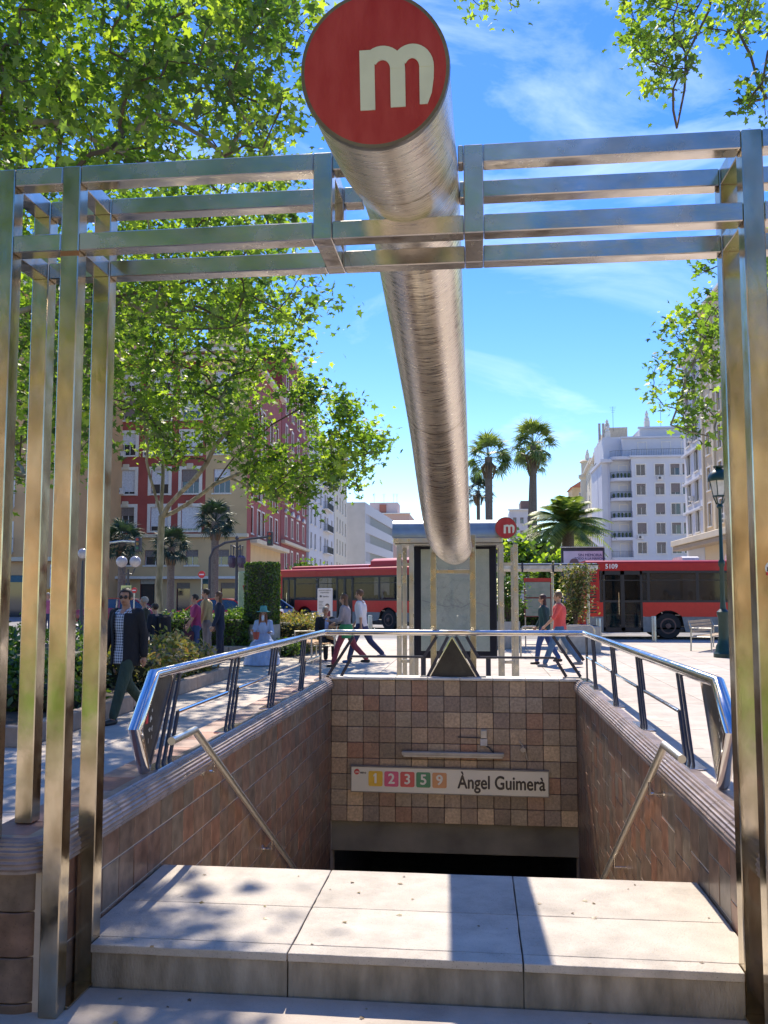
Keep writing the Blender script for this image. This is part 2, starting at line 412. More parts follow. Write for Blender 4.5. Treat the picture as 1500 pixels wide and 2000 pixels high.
M_rail = steel('rail_steel', (0.74, 0.72, 0.70), 0.12, bump=0.03, stain=(0.66, 0.63, 0.6))
M_navy = mat('navy_paint', (0.022, 0.026, 0.045), 0.4, var=0.3)

# ---- ground -------------------------------------------------------------------------------------
g = MB()
XL, XR, Y0, Y1 = -2.06, 1.44, 4.5, 10.62
def sheet(mb, x0, x1, y0, y1, z):
    mb.add([(x0, y0, z), (x1, y0, z), (x1, y1, z), (x0, y1, z)], [(0, 1, 2, 3)])
sheet(g, -300, XL, -300, 900, -0.02); sheet(g, XR, 300, -300, 900, -0.02); sheet(g, XL, XR, -300, Y0, -0.02); sheet(g, XL, XR, Y1, 900, -0.02)
ground = struct(g.build('ground', M_conc, fix=False))
# plaza paving: large precast slabs laid with open joints
def slab_mesh(w, d):
    return MB().cbox(-w/2+.006, w/2-.006, -d/2+.006, d/2-.006, -0.018, 0.0, 0.004).mesh('paving_slab', M_slab)
plaza = struct(MB().box(-26, 26, -6, 31.5, -0.019, -0.0165).build('plaza', M_joint))
# leave the plaza bed open over the stairwell: it is four sheets, not one
bpy.data.objects.remove(plaza)
pb = MB()
sheet(pb, -26, XL, -6, 31.6, -0.014); sheet(pb, XR, 26, -6, 31.6, -0.014); sheet(pb, XL, XR, -6, Y0, -0.014); sheet(pb, XL, XR, Y1, 31.6, -0.014)
plaza = struct(pb.build('plaza', M_joint, fix=False))
SW, SD = 1.75, 1.75
sm = slab_mesh(SW, SD)
def slabs(x0, x1, y0, y1, w, d):
    nx = max(1, round((x1-x0)/w)); ny = max(1, round((y1-y0)/d)); w = (x1-x0)/nx; d = (y1-y0)/ny
    me = slab_mesh(w, d)
    for j in range(ny):
        for i in range(nx):
            link('paving_slab', me, plaza, (x0+(i+.5)*w, y0+(j+.5)*d, 0))
slabs(XL, XR, 10.62, 15.4, 1.75, 1.6)
slabs(XR, XR+12, -1.6, 31.5, 2.0, 2.55)
slabs(XL-12, XL, 10.8, 31.5, 2.0, 2.07)
slabs(XL-8, XL, 2.0, 10.8, 2.0, 2.2)
slabs(XL, XR, 15.4, 31.5, 1.75, 2.3)
slabs(XL-4, XR, -1.6, 3.66, 3.75, 5.2)
# road where the buses stand, with kerb and markings
rd = MB(); sheet(rd, -120, 120, 31.9, 66, -0.012); road = struct(rd.build('road', M_road, fix=False))
kb = struct(MB().cbox(-60, 60, 31.6, 31.9, -0.1, 0.004, .01).build('kerb', mat('kerb_stone', (0.5, 0.47, 0.42), 0.8)))
rm = MB()
for k in range(-12, 12): sheet(rm, k*3.0, k*3.0+1.6, 36.6, 36.72, -0.008)
sheet(rm, -60, 60, 32.2, 32.32, -0.008); sheet(rm, -8, 30, 46.5, 46.65, -0.008)
for k in range(8): sheet(rm, -24+k*.9, -23.55+k*.9, 44, 48, -0.008)
struct(rm.build('road_marking', M_white, fix=False))
fp = MB().box(-120, 120, 66, 400, -0.05, 0.10); struct(fp.build('far_pavement', mat('far_paving', (0.42, 0.39, 0.36), .85)))

M_lawn = mat('lawn', (0.10, 0.19, 0.015), .9, col2=(0.17, 0.26, 0.03), scale=3, bump=.5)
lw_ = MB(); sheet(lw_, -30, 30, -15, -3.2, -0.006); struct(lw_.build('lawn', M_lawn, fix=False))
pt2 = MB(); sheet(pt2, -60, 60, -24, -17.5, -0.006); struct(pt2.build('far_path', mat('sandy_path', (0.42, 0.33, 0.22), .9), fix=False))
# ---- stairwell ------------------------------------------------------------------------------------
M_tileB = rnd_mat('stone_tile', [(0.20, 0.14, 0.10), (0.30, 0.22, 0.155), (0.34, 0.165, 0.10), (0.36, 0.285, 0.21), (0.25, 0.18, 0.14), (0.60, 0.43, 0.26), (0.27, 0.17, 0.12), (0.40, 0.31, 0.21), (0.22, 0.16, 0.11)], 0.36, 0.7, 60, 0.24, 34, spec=.6, stain=.35)  # the pale gold tone stands in for sun patches reflected onto some tiles
M_tileS = rnd_mat('glazed_tile', [(0.19, 0.125, 0.085), (0.23, 0.135, 0.085), (0.165, 0.122, 0.085), (0.22, 0.165, 0.115), (0.26, 0.12, 0.07), (0.175, 0.125, 0.088)], 0.38, 0.2, 26, 0.35, 12, coat=0.08, spec=.45)
M_grout = mat('grout', (0.52, 0.43, 0.34), 0.9)
M_groutB = mat('dark_grout', (0.07, 0.05, 0.04), 0.9)
M_cope = rnd_mat('coping_glaze', [(0.21, 0.155, 0.135), (0.30, 0.23, 0.20), (0.25, 0.18, 0.155)], 0.36, 0.15, 30, 0.3, 10, coat=.15)
M_red = rnd_mat('red_tile', [(0.34, 0.13, 0.08), (0.40, 0.20, 0.14), (0.30, 0.22, 0.18)], 0.5, 0.2, 30, 0.2, 8)
XI_L, XI_R, YB = -1.735, 1.115, 10.32
def coping_profile():
    P = []
    for i in range(41):
        a = math.pi/2*i/40*1.25; rr = 0.085+0.0032*math.cos(i*math.pi*0.4)
        P.append((math.sin(a)*rr-0.055, 0.575+math.cos(a)*rr))
    return P
def side_wall(side):
    s = 1 if side == 'L' else -1; XI = XI_L if side == 'L' else XI_R
    w = thing('stairwell_wall', 'low parapet wall faced in %s brown glazed tiles on the %s of the metro stairs' % (('reddish', 'left') if s == 1 else ('shadowed dark', 'right')), 'wall', (XI-s*.15, 3.3, 0))
    L = w.location
    core = MB().box(*sorted((XI-s*.0045, XI-s*.31)), 3.42, 10.62, -3.4, 0.60); wl_(core.build('wall_core', M_grout, w), w)
    # tiles on the inner face
    n, m = 37, 8; tw = (10.30-3.42)/n; th = 0.2
    tm = MB().cbox(0, .02, .0035, tw-.0035, .0035, th-.0035, .002).mesh('tile', M_tileS)
    for j in range(m):
        for i in range(n):
            off = 0.0 if s == 1 else (0.1 if (i//2) % 2 else 0.0)
            o = link('tile', tm, w, (XI-s*.02+rng.uniform(-.0015, .0015)-L.x, 3.42+i*tw-L.y, 0.585-(j+1)*th-off*(j < m-1)))
            o.scale.x = s
            if j == 0 and off: o.scale.z = 1.5
    lo = MB()
    for j in range(9):
        for i in range(n):
            if 3.42+i*tw > 4.6: lo.cbox(XI-.001 if s < 0 else XI-.02, XI+.02 if s < 0 else XI+.001, 3.42+i*tw+.003, 3.42+(i+1)*tw-.003, -1.015-(j+1)*.2+.003, -1.015-j*.2-.003, .003)
    lw = wl_(lo.build('lower_tiling', M_tileS, w), w); lw['kind'] = 'stuff'
    # bullnose coping, ribbed lengthways
    P = coping_profile(); nseg = 22; seg = (10.36-3.5)/nseg; cb = MB(); k = len(P)
    prof = [(-0.12, 0.655)]+P+[(-0.03, 0.565), (-0.12, 0.565)]
    cm_ = MB().prism([(s*a, z) for a, z in prof], .0015, seg-.0015, 'Y').mesh('coping_tile', M_cope, smooth=30)
    for i in range(nseg):
        link('coping_tile', cm_, w, (XI-L.x, 3.5+i*seg-L.y, rng.uniform(-.001, .001)))
    # rounded end of the wall
    path = [((0, 0), (1, 0))]
    for a in range(0, 91, 10):
        c_ = (-0.11, -0.0); path.append(((c_[0]+.11*math.cos(R(a)), c_[1]-.11*math.sin(R(a))), (math.cos(R(a)), -math.sin(R(a)))))
    path.append(((-0.33, -0.11), (0, -1)))
    def sweep(prof_, nm, mt_, zoff=0):
        mb = MB(); q = len(prof_)
        for (px, py), (nx, ny) in path:
            for d, z in prof_: mb.v.append((XI+s*(px+nx*d), 3.5+py+ny*d, z+zoff))
        for i in range(len(path)-1):
            for j in range(q):
                mb.f.append([i*q+j, i*q+(j+1) % q, (i+1)*q+(j+1) % q, (i+1)*q+j]); mb.m.append(0)
        mb.f.append(list(range(q))); mb.m.append(0); e = (len(path)-1)*q; mb.f.append([e+j for j in range(q)]); mb.m.append(0)
        return wl_(mb.build(nm, mt_, w, smooth=30), w)
    sweep(prof, 'coping_end', M_cope)
    for zt, hh in ((0.56, .17), (0.385, .17), (0.21, .17), (0.035, .2)):
        sweep([(-.10, zt), (-.003, zt), (0, zt-.003), (0, zt-hh+.003), (-.003, zt-hh), (-.10, zt-hh)], 'end_tile', M_tileS)
    wl_(MB().box(*sorted((XI-s*.10, XI-s*.33)), 3.46, 3.6, -.1, .6).build('end_core', M_grout, w), w)
    # flat cap tiles behind the bullnose
    cn = 23; cs = (10.6-3.42)/cn
    ft = MB().cbox(*sorted((-s*.105, -s*.335)), .002, cs-.002, .60, .652, .003).mesh('cap_tile', M_red if s == 1 else M_slab)
    for i in range(cn): link('cap_tile', ft, w, (XI-L.x, 3.42+i*cs-L.y, 0))
    # outer face
    on = 14; os_ = (10.6-3.5)/on
    om = MB().cbox(*sorted((-s*.312, -s*.33)), .002, os_-.002, 0.0, .598, .003).mesh('outer_panel', M_tileS)
    for i in range(on): link('outer_panel', om, w, (XI-L.x, 3.5+i*os_-L.y, 0))
    return w
wallL = side_wall('L'); wallR = side_wall('R')
# back wall
wb = thing('stairwell_wall', 'end wall of square brown stone tiles behind the station name sign', 'wall', (-.31, YB, 0))
nT, mT = 15, 9; tw = (XI_R-XI_L)/nT; th = (0.64+1.0)/mT
tm = MB().cbox(.003, tw-.003, 0, .03, .003, th-.003, .004).mesh('tile', M_tileB)
for j in range(mT):
    for i in range(nT):
        o = link('tile', tm, wb, (XI_L+i*tw+.31, rng.uniform(-.004, .004), 0.64-(j+1)*th)); o.rotation_euler = (R(rng.uniform(-.7, .7)), 0, R(rng.uniform(-.7, .7)))
wl_(MB().box(XI_L-.3, XI_R+.3, YB+.010, 10.62, -1.0, 0.63).build('wall_core', M_groutB, wb), wb)
cps = MB().cbox(.002, tw*2-.002, -.03, .27, 0, .03, .006).mesh('coping_slab', mat('pale_stone', (0.62, 0.57, 0.5), .7))
for i in range(8):
    o = link('coping_slab', cps, wb, (XI_L+i*2*tw+.31, 0, 0.642));
    if i == 7: o.scale.x = .5
wl_(MB().box(XI_L-.3, XI_R+.3, YB+.27, 10.63, 0.0, .64).build('outer_panel', M_conc, wb), wb)
# lintel, passage
lin = tag(MB().cbox(XI_L-.02, XI_R+.02, YB+.08, YB+.6, -1.36, -1.003, .01).build('lintel_beam', mat('lintel_concrete', (0.20, 0.185, 0.15), .9, var=.3, scale=2, bump=.4)), 'dark concrete lintel over the mouth of the underground passage', 'beam')
ps = MB()
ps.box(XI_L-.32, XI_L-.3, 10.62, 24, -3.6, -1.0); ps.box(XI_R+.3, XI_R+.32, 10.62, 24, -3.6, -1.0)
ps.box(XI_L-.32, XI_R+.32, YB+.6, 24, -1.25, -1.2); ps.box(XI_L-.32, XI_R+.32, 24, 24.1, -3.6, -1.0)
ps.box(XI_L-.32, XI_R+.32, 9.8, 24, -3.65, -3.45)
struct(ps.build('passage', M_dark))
for i in range(7):
    t = MB().cbox(-.17, .17, -.1, .1, -.1, 0, .01).build('ceiling_baffle', mat('baffle', (0.30, 0.31, 0.33), .7), None, loc=(XI_L+.28+i*.4, 11.1, -1.37))
    tag(t, '%s of the seven grey baffle boxes under the dark passage ceiling' % ['leftmost', 'second from the left', 'third from the left', 'middle', 'third from the right', 'second from the right', 'rightmost'][i], 'baffle', 'baffles under the passage ceiling')
# stairs
st = thing('entrance_stairs', 'pale stone landing and steps going down into the metro entrance', 'stairs', (-.31, 3.67, 0))
lx = [-1.645, -0.795, 0.17, 1.03]; Yf, Ym, Yr = 3.67, 4.2, 4.76
def slabq(name, poly, z0, z1, mt):
    g_ = random.Random(str(poly)); P_ = []                # worn edges: the outline wanders by a millimetre or two
    for i in range(4):
        a_, b_ = Vector(poly[i]), Vector(poly[(i+1) % 4]); n_ = max(1, int((b_-a_).length/.06))
        for k in range(n_): q_ = a_.lerp(b_, k/n_)+Vector((g_.uniform(-.0016, .0016), g_.uniform(-.0016, .0016))); P_.append(tuple(q_))
    poly = P_
    o = wl_(MB().prism(poly, z0, z1, 'Z').build(name, mt, st), st); bevel(o, .004); return o
gx = .003
for i in range(3):
    a, b = lx[i], lx[i+1]
    for (ya, yb, ea, eb) in ((Yf+.085, Ym+.0015, 0, 0), (Ym-.0015, Yr, 0, 0)):
        aa = XI_L+.002 if (i == 0) else a; bb = XI_R-.002 if i == 2 else b
        if ya < 3.8: aa = max(aa, XI_L+.002); 
        slabq('landing_slab', [(aa+gx, ya+gx), (bb-gx, ya+gx), (bb-gx, yb-gx), (aa+gx, yb-gx)], 0.12, 0.17, M_land)
    slabq('nosing', [(a+gx, Yf-.012), (b-gx, Yf-.012), (b-gx, Yf+.08), (a+gx, Yf+.08)], 0.138, 0.172, M_land)
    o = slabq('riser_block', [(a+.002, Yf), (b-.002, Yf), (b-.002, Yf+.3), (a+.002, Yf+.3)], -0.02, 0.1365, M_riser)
wl_(MB().box(XI_L, XI_R, Yf+.31, Yr-.01, -.5, .119).build('landing_core', M_conc, st), st)
stm = MB().cbox(XI_L+.002, XI_R-.002, -.02, .31, -.17, 0, .008).mesh('step', M_step)
for k in range(20):
    o = link('step', stm, st, (.31, Yr+k*.295-3.67, 0.0-k*.172))
# ---- things fixed to the back wall ----------------------------------------------------------------------
sg = thing('station_sign', 'long cream sign reading Àngel Guimerà with coloured line numbers on the tiled wall', 'sign', (-.352, YB-.05, -.51))
M_sign = mat('sign_panel', (0.74, 0.69, 0.55), .35, var=.04, scale=2, bump=.02)
w2, h2 = 1.135, .14
SR = R(.35)
sg.rotation_euler = (0, SR, 0)
MB().cbox(-w2, w2, 0, .04, -h2, h2, .004).build('panel', M_sign, sg)
fr = MB(); fr.box(-w2-.008, w2+.008, -.004, .045, h2, h2+.012); fr.box(-w2-.008, w2+.008, -.004, .045, -h2-.008, -h2); fr.box(-w2-.008, -w2, -.004, .045, -h2, h2); fr.box(w2, w2+.008, -.004, .045, -h2, h2)
fr.build('frame', mat('sign_frame', (0.25, 0.22, 0.18), .5), sg)
def rrect(hw, hh, r, n=5):
    P = []
    for cx, cz, a0 in ((hw-r, hh-r, 0), (-hw+r, hh-r, 90), (-hw+r, -hh+r, 180), (hw-r, -hh+r, 270)):
        for i in range(n+1): a = R(a0+90*i/n); P.append((cx+r*math.cos(a), cz+r*math.sin(a)))
    return P
M_ltr = mat('cream_letter', (0.80, 0.75, 0.62), .5, var=.03); M_blk = mat('dark_letter', (0.045, 0.035, 0.03), .5, var=.1)
cols = [(0.80, 0.47, 0.03), (0.68, 0.09, 0.19), (0.66, 0.08, 0.075), (0.035, 0.23, 0.10), (0.65, 0.29, 0.11)]
for i, ch in enumerate('12359'):
    cx = -w2+.285+i*.186
    q = MB().prism([(x+cx, z+.012) for x, z in rrect(.083, .086, .02)], -.0035, 0.001).build('line_badge', mat('badge_%s' % ch, cols[i], .4, var=.05), sg)
    text('numeral', ch, .16, M_ltr, q, (cx, -.005, .010), bold=.0045)
MB().prism([(-w2+.285-.026, .052), (-w2+.285-.026, .034), (-w2+.285-.004, .046), (-w2+.285-.004, .066)], -.0058, -.0038).build('numeral_flag', M_ltr, sg)
nm = text('station_name', 'Àngel Guimerà', .212, M_blk, sg, (.602, -.003, -.005), bold=.0055, sx=.77)
c = MB().lathe([(.032, -.0015), (.032, .0015)], n=20, M=Matrix.Rotation(R(90), 4, 'X')).build('logo_disc', mat('logo_red', (0.6, 0.03, 0.03), .4), sg, loc=(-w2+.065, -.003, .085))
text('logo_letter', 'm', .05, M_ltr, sg, (-w2+.068, -.006, .085), bold=.001)
text('logo_word', 'etro', .04, M_blk, sg, (-w2+.14, -.003, .078), bold=.001)
lamp = thing('strip_light', 'long unlit fluorescent batten fixed above the station sign', 'light fitting', (-.304, YB-.03, -.205))
MB().cbox(-.59, .59, -.05, .02, -.012, .03, .006).build('housing', mat('batten', (0.44, 0.39, 0.31), .45), lamp)
MB().tube([(-.57, -.03, -.018), (.57, -.03, -.018)], .013, 8).build('tube', mat('tube_glass', (0.62, 0.58, 0.5), .2), lamp)
jb = thing('junction_box', 'two small white switch boxes on the tiles above the strip light', 'box', (.055, YB-.02, 0))
p_ = at(943, 1433, 'Y', YB); q_ = at(944, 1449, 'Y', YB)
MB().cbox(-.035, .035, -.025, .02, p_.z-.045, p_.z+.045, .004).build('upper_box', mat('box_cream', (0.68, 0.60, 0.44), .5), jb)
MB().cbox(-.04, .04, -.025, .02, q_.z-.04, q_.z+.04, .004).build('lower_box', mat('box_grey', (0.55, 0.53, 0.48), .5), jb)
cb_ = MB().tube([(.0, -.012, q_.z-.03), (.06, -.012, q_.z-.06), (.12, -.012, -.19)], .008, 6).tube([(-.035, -.012, q_.z+.05), (-.3, -.012, q_.z+.055)], .007, 6)
cb_.build('cable', M_navy, jb)
ob = thing('wall_lamp_stub', 'broken round pipe stub with cable on the tiles right of the junction box', 'pipe', (.5, YB-.02, -.13))
MB().tube([(0, 0.02, 0), (0, -.05, 0)], .03, 12).tube([(-.04, -.01, .09), (0, -.02, .04), (.03, -.02, -.02), (.05, -.01, -.12)], .009, 6).build('pipe', mat('pipe_cream', (0.42, 0.36, 0.27), .5), ob)

# ---- stair handrails --------------------------------------------------------------------------------
M_hand = steel('handrail_steel', (0.82, 0.78, 0.70), 0.36, bump=0.0, stain=(0.78, 0.73, 0.64), rvar=False)
def handrail(side):
    s = 1 if side == 'L' else -1; X = (XI_L+.075) if s == 1 else (XI_R-.085)
    pts = [at(335, 1443, 'X', X), at(380, 1430, 'X', X), at(572, 1692, 'X', X)] if s == 1 else [at(1332, 1482, 'X', X), at(1298, 1456, 'X', X), at(1180, 1712, 'X', X)]
    a, b, c_ = pts; a.z = b.z = (a.z+b.z)/2; d = (c_-b).normalized(); e = b+d*6.2
    t = thing('stair_handrail', 'steel tube handrail bent down the %s wall of the stairs' % ('left' if s == 1 else 'right'), 'handrail', (X, a.y, 0))
    wl_(MB().tube([a, b, e], .022, 14).build('rail', M_hand, t, smooth=40), t)
    for u in ((.45 if s == 1 else .55), 2.3, 4.2):
        p = b+d*u; y_ = p+Vector((0, 0, -.09)); wl = Vector((XI_L if s == 1 else XI_R, y_.y, y_.z))
        wl_(MB().tube([p+Vector((0, 0, -.01)), y_, wl], .009, 8).lathe([(.03, 0), (.03, .008)], wl, 12, Matrix.Rotation(R(90), 4, 'Y')).build('bracket', M_rail, t, smooth=40), t)
handrail('L'); handrail('R')

# ---- guard railings ------------------------------------------------------------------------------
ZB = .655
def flat(mb, p, q, wid=.035, thick=.012, axis='X'):
    """flat bar from p to q; broad side faces along the railing's normal"""
    p, q = Vector(p), Vector(q); d = (q-p).normalized(); nrm = Vector((1, 0, 0)) if axis == 'X' else Vector((0, 1, 0)); s_ = d.cross(nrm).normalized()
    vs = []
    for c_ in (p, q):
        for a in (-1, 1):
            for b in (-1, 1): vs.append(c_+s_*(a*wid/2)+nrm*(b*thick/2))
    mb.add(vs, [(0, 1, 3, 2), (4, 6, 7, 5), (0, 4, 5, 1), (2, 3, 7, 6), (0, 2, 6, 4), (1, 5, 7, 3)])
XRL, XRR, YRB, ZT = -1.845, 1.235, 10.42, 1.19
def side_rail(s):
    X = XRL if s == 1 else XRR
    r = thing('guard_railing', 'steel and navy bar railing with a pointed end plate on the %s parapet' % ('left' if s == 1 else 'right'), 'railing', (X, 4.7, ZB))
    if s == 1: c1, c2, c3 = at(300, 1320, 'X', X), at(264, 1425, 'X', X), at(282, 1510, 'X', X)
    else: c1, c2, c3 = at(1402, 1330, 'X', X), at(1432, 1432, 'X', X), at(1411, 1528, 'X', X)
    c1.z = ZT; c3.z = ZB+.02
    wl_(MB().tube([(X, YRB, ZT), c1, c2, c3], .033, 14).build('top_rail', M_rail, r, smooth=40), r)
    # end plate
    base = 4.98 if s == 1 else 5.05
    pl = [(c1.y, ZT-.02), (c1.y+.30, ZT-.02), (c3.y+.04, ZB+.03), (c3.y, ZB+.03), (c2.y+.01, c2.z)]
    wl_(MB().prism(pl, X-.006, X+.006, 'X').build('end_plate', mat('plate_dark', (0.055, 0.05, 0.045), .35, .3, var=.3), r), r)
    gm = mat('sticker_residue', (0.6, 0.57, 0.52), .7); g2 = MB(); g3 = random.Random(5 if s == 1 else 6)
    for k in range(26):
        yy = c2.y+.14+g3.gauss(.02, .03)+.06*(g3.random()-.3); zz = .93+g3.uniform(-.14, .17); w_ = g3.uniform(.002, .008)
        for sd in (-1, 1): g2.box(X+sd*.0075-.001, X+sd*.0075+.001, yy, yy+w_, zz, zz+g3.uniform(.006, .03))
    wl_(g2.build('sticker_scraps', gm, r), r)['kind'] = 'stuff'
    if s == 1: wl_(MB().box(X+.0065, X+.0085, c2.y+.13, c2.y+.165, .93, 1.0).build('sticker', mat('sticker_red', (.6, .04, .04), .6), r), r)
    flat_e = MB(); flat(flat_e, (X, c1.y+.30, ZT-.02), (X, c3.y+.045, ZB+.02), .012, .03); wl_(flat_e.build('plate_edge', M_rail, r), r)
    B = ([4.94, 6.30, 7.60, 8.94, 10.15] if s == 1 else [5.30, 6.72, 8.05, 9.42, 10.22])
    lean = .27
    for i, y in enumerate(B):
        wl_(MB().cbox(X-.05, X+.05, y-.12, y+.32, ZB, ZB+.008, .002).build('base_plate', M_rail, r), r)
        offs = (0, .10, .20) if i < 4 else (0, .05)
        for k, o_ in enumerate(offs):
            mb = MB()
            if k == 2 and i < 4:                           # short bar that carries the lower rail of the next bay
                flat(mb, (X, y+o_, ZB), (X, y+o_+lean*.5, ZB+.27))
            else:
                l_ = lean if i < 4 else .03
                flat(mb, (X, y+o_, ZB), (X, y+o_+l_, ZT-.02))
            wl_(mb.build('bar', M_navy, r), r)
        if i > 0:                                          # short bar hanging from the top rail
            mb = MB(); flat(mb, (X, y-.10+lean*.5, ZB+.27), (X, y-.10+lean, ZT-.02)) if i < 4 else flat(mb, (X, y-.03, ZB+.27), (X, y-.02, ZT-.02))
            wl_(mb.build('bar', M_navy, r), r)
            y0 = B[i-1]+.2+lean*.5; y1 = (y-.10+lean*.5) if i < 4 else y-.03
            wl_(MB().tube([(X, y0, ZB+.27), (X, y1, ZB+.27)], .013, 8).build('lower_rail', M_rail, r, smooth=40), r)
    return r
side_rail(1); side_rail(-1)
br = thing('guard_railing', 'rear railing with diagonal bars and a dark triangular plate above the tiled end wall', 'railing', (-.31, YRB, ZB))
wl_(MB().tube([(XRL, YRB, ZT), (XRR, YRB, ZT)], .033, 14).build('top_rail', M_rail, br, smooth=40), br)
for x in (-.95, .36):
    wl_(MB().lathe([(.036, -.02), (.036, .02)], (x, YRB, ZT), 14, Matrix.Rotation(R(90), 4, 'Y')).build('rail_joint', M_rail, br, smooth=40), br)
def bp(px, py): p = at(px, py, 'Y', YRB); return p
DB = [((639, 1322), (690, 1243)), ((666, 1322), (686, 1284)), ((853, 1243), (827, 1284)), ((875, 1243), (835, 1322)), ((890, 1243), (935, 1322)), ((911, 1243), (934, 1284)), ((1083, 1284), (1106, 1322)), ((1080, 1243), (1134, 1322)), ((1106, 1243), (1140, 1290))]
for a, b in DB:
    mb = MB(); flat(mb, bp(*a), bp(*b), .035, .014, 'Y'); wl_(mb.build('bar', M_navy, br), br)
for a, b in (((686, 1284), (827, 1284)), ((934, 1284), (1083, 1284))):
    p, q = bp(*a), bp(*b); p.z = q.z = .905
    wl_(MB().tube([p, q], .015, 8).build('lower_rail', M_navy, br, smooth=40), br)
a, b, c_ = bp(883, 1244), bp(839, 1323), bp(931, 1323)
wl_(MB().prism([(a.x, a.z), (b.x, .67), (c_.x, .67)], YRB-.006, YRB+.006).build('triangular_plate', mat('plate_black', (0.035, 0.033, 0.028), .4, .2, var=.3), br), br)
for p in (b, c_):
    mb = MB(); flat(mb, (a.x, YRB-.012, a.z), (p.x, YRB-.012, .67), .012, .03, 'Y'); wl_(mb.build('plate_edge', M_rail, br), br)
for x in (XRL+.05, b.x, c_.x, XRR-.15):
    wl_(MB().cbox(x-.11, x+.11, YRB-.06, YRB+.06, .673, .681, .002).build('base_plate', M_rail, br), br)

# ---- the portal ------------------------------------------------------------------------------------
po = thing('metro_portal', 'tall double portal frame of brushed steel box tubes around the stair entrance', 'portal', (-.31, 3.5, 0))
YF, YK, T = 3.37, 3.68, .078      # fronts of the two rows, tube size
def post(x, y, z0, z1=3.445):
    o = MB().cbox(x, x+T, y, y+T, z0, z1, .004); return wl_(o.build('post', M_steel, po), po)
for y in (YF, YK):
    for x, z in ((-2.012, .655), (-1.722, 0), (1.03, 0), (1.32, .655)): post(x, y, z)
for y in (YF, YK):
    dy = .0015 if y == YF else -.0015
    for z in (3.37, 3.08):
        segs = [(-2.012+T, -1.722), (-1.722+T, -.652), (.036, 1.03), (1.03+T, 1.32)]
        segs += [(-.652+T, -.042)] if z < 3.2 else [(-.652+T, -.49), (-.066, -.042)]
        for a, b in segs:
            wl_(MB().cbox(a+.001, b-.001, y+.001, y+T-.001, z, z+T-.003, .004).build('beam', M_steelb, po), po)
    for x in (-.652, -.042):
        wl_(MB().cbox(x, x+T, y, y+T, 3.08, 3.445, .004).build('upright', M_steelb, po), po)
for x in (-2.012, -1.722, -.652, -.042, 1.03, 1.32):
    for z in (3.08, 3.37):
        wl_(MB().cbox(x+.002, x+T-.002, YF+T+.001, YK-.001, z+.001, z+T-.004, .003).build('cross_member', M_steelb, po), po)
for x in (-1.722, 1.03):
    wl_(MB().cbox(x-.01, x+T+.01, YF+T+.001, YK-.001, .0, .012, .002).build('base_strip', M_steel, po), po)
wl_(MB().cbox(-1.7225, -1.722+T+.0005, YF-.0012, YF+.01, 3.055, 3.079, .002).build('weld_patch', mat('rusty_weld', (0.32, 0.15, 0.05), .6, .5), po), po)
# sticker on the right post
sk = thing('round_sticker', 'round white sticker with a black house and red base on the right front post', 'sticker', (1.088, YF-.001, 1.745))
MB().lathe([(.026, -.0006), (.026, .0006)], n=24, M=Matrix.Rotation(R(90), 4, 'X')).build('disc', mat('sticker_white', (.75, .73, .7), .5), sk)
MB().prism([(-.019, -.012), (-.019, .003), (0, .019), (.019, .003), (.019, -.012)], -.002, -.0007).build('house_mark', M_blk, sk)
MB().prism([(-.022, -.026), (-.022, -.014), (.022, -.014), (.022, -.026)], -.0025, -.0007).build('red_band', mat('sticker_red', (.6, .04, .04), .6), sk)

# the long curved tube with the m discs
tb = thing('sign_tube', 'long curved brushed steel tube ending in a red disc with a white m', 'sign', (-.277, 2.25, 0))
key = [(2.31, 3.105), (2.9, 3.215), (3.4, 3.355), (3.85, 3.39), (4.4, 3.27), (5.3, 3.075), (6.2, 2.85), (7.1, 2.515), (8.0, 2.26), (9.0, 2.20), (10.5, 2.21)]
def catmull(K, sub=6):
    out = []
    for i in range(len(K)-1):
        p0, p1, p2, p3 = [Vector((0, *K[max(0, min(len(K)-1, i+d))])) for d in (-1, 0, 1, 2)]
        for s_ in range(sub):
            t = s_/sub; out.append(0.5*((2*p1)+(-p0+p2)*t+(2*p0-5*p1+4*p2-p3)*t*t+(-p0+3*p1-3*p2+p3)*t**3))
    out.append(Vector((0, *K[-1]))); return out
TX, TR = -.273, .208
cp = [Vector((TX, p.y, p.z)) for p in catmull(key)]
M_tube = steel('tube_steel', (0.86, 0.79, 0.68), 0.31, (1, 1, 1), 1.2, bump=.0, stain=(0.76, 0.68, 0.56), rvar=False)
# brushed rings: fine bands across the tube, from the length coordinate
n_, l_ = M_tube.node_tree.nodes, M_tube.node_tree.links; bs = n_['Principled BSDF']
tcn = n_.new('ShaderNodeTexCoord'); mpp = n_.new('ShaderNodeMapping'); mpp.inputs['Scale'].default_value = (7.0, 85, 14)
mpp.inputs['Rotation'].default_value = (R(4), R(3), R(14))
nzz = n_.new('ShaderNodeTexNoise'); nzz.inputs['Scale'].default_value = 1.0; nzz.inputs['Detail'].default_value = 6; nzz.inputs['Distortion'].default_value = .6
l_.new(tcn.outputs['Object'], mpp.inputs['Vector']); l_.new(mpp.outputs['Vector'], nzz.inputs['Vector'])
bmp = n_.new('ShaderNodeBump'); bmp.inputs['Strength'].default_value = .42; bmp.inputs['Distance'].default_value = .004
l_.new(nzz.outputs['Fac'], bmp.inputs['Height']); l_.new(bmp.outputs['Normal'], bs.inputs['Normal'])
old_ = bs.inputs['Base Color'].links[0].from_socket
mrs = n_.new('ShaderNodeMapRange'); mrs.inputs['From Min'].default_value = .3; mrs.inputs['From Max'].default_value = .7; mrs.inputs['To Min'].default_value = .82; mrs.inputs['To Max'].default_value = 1.12
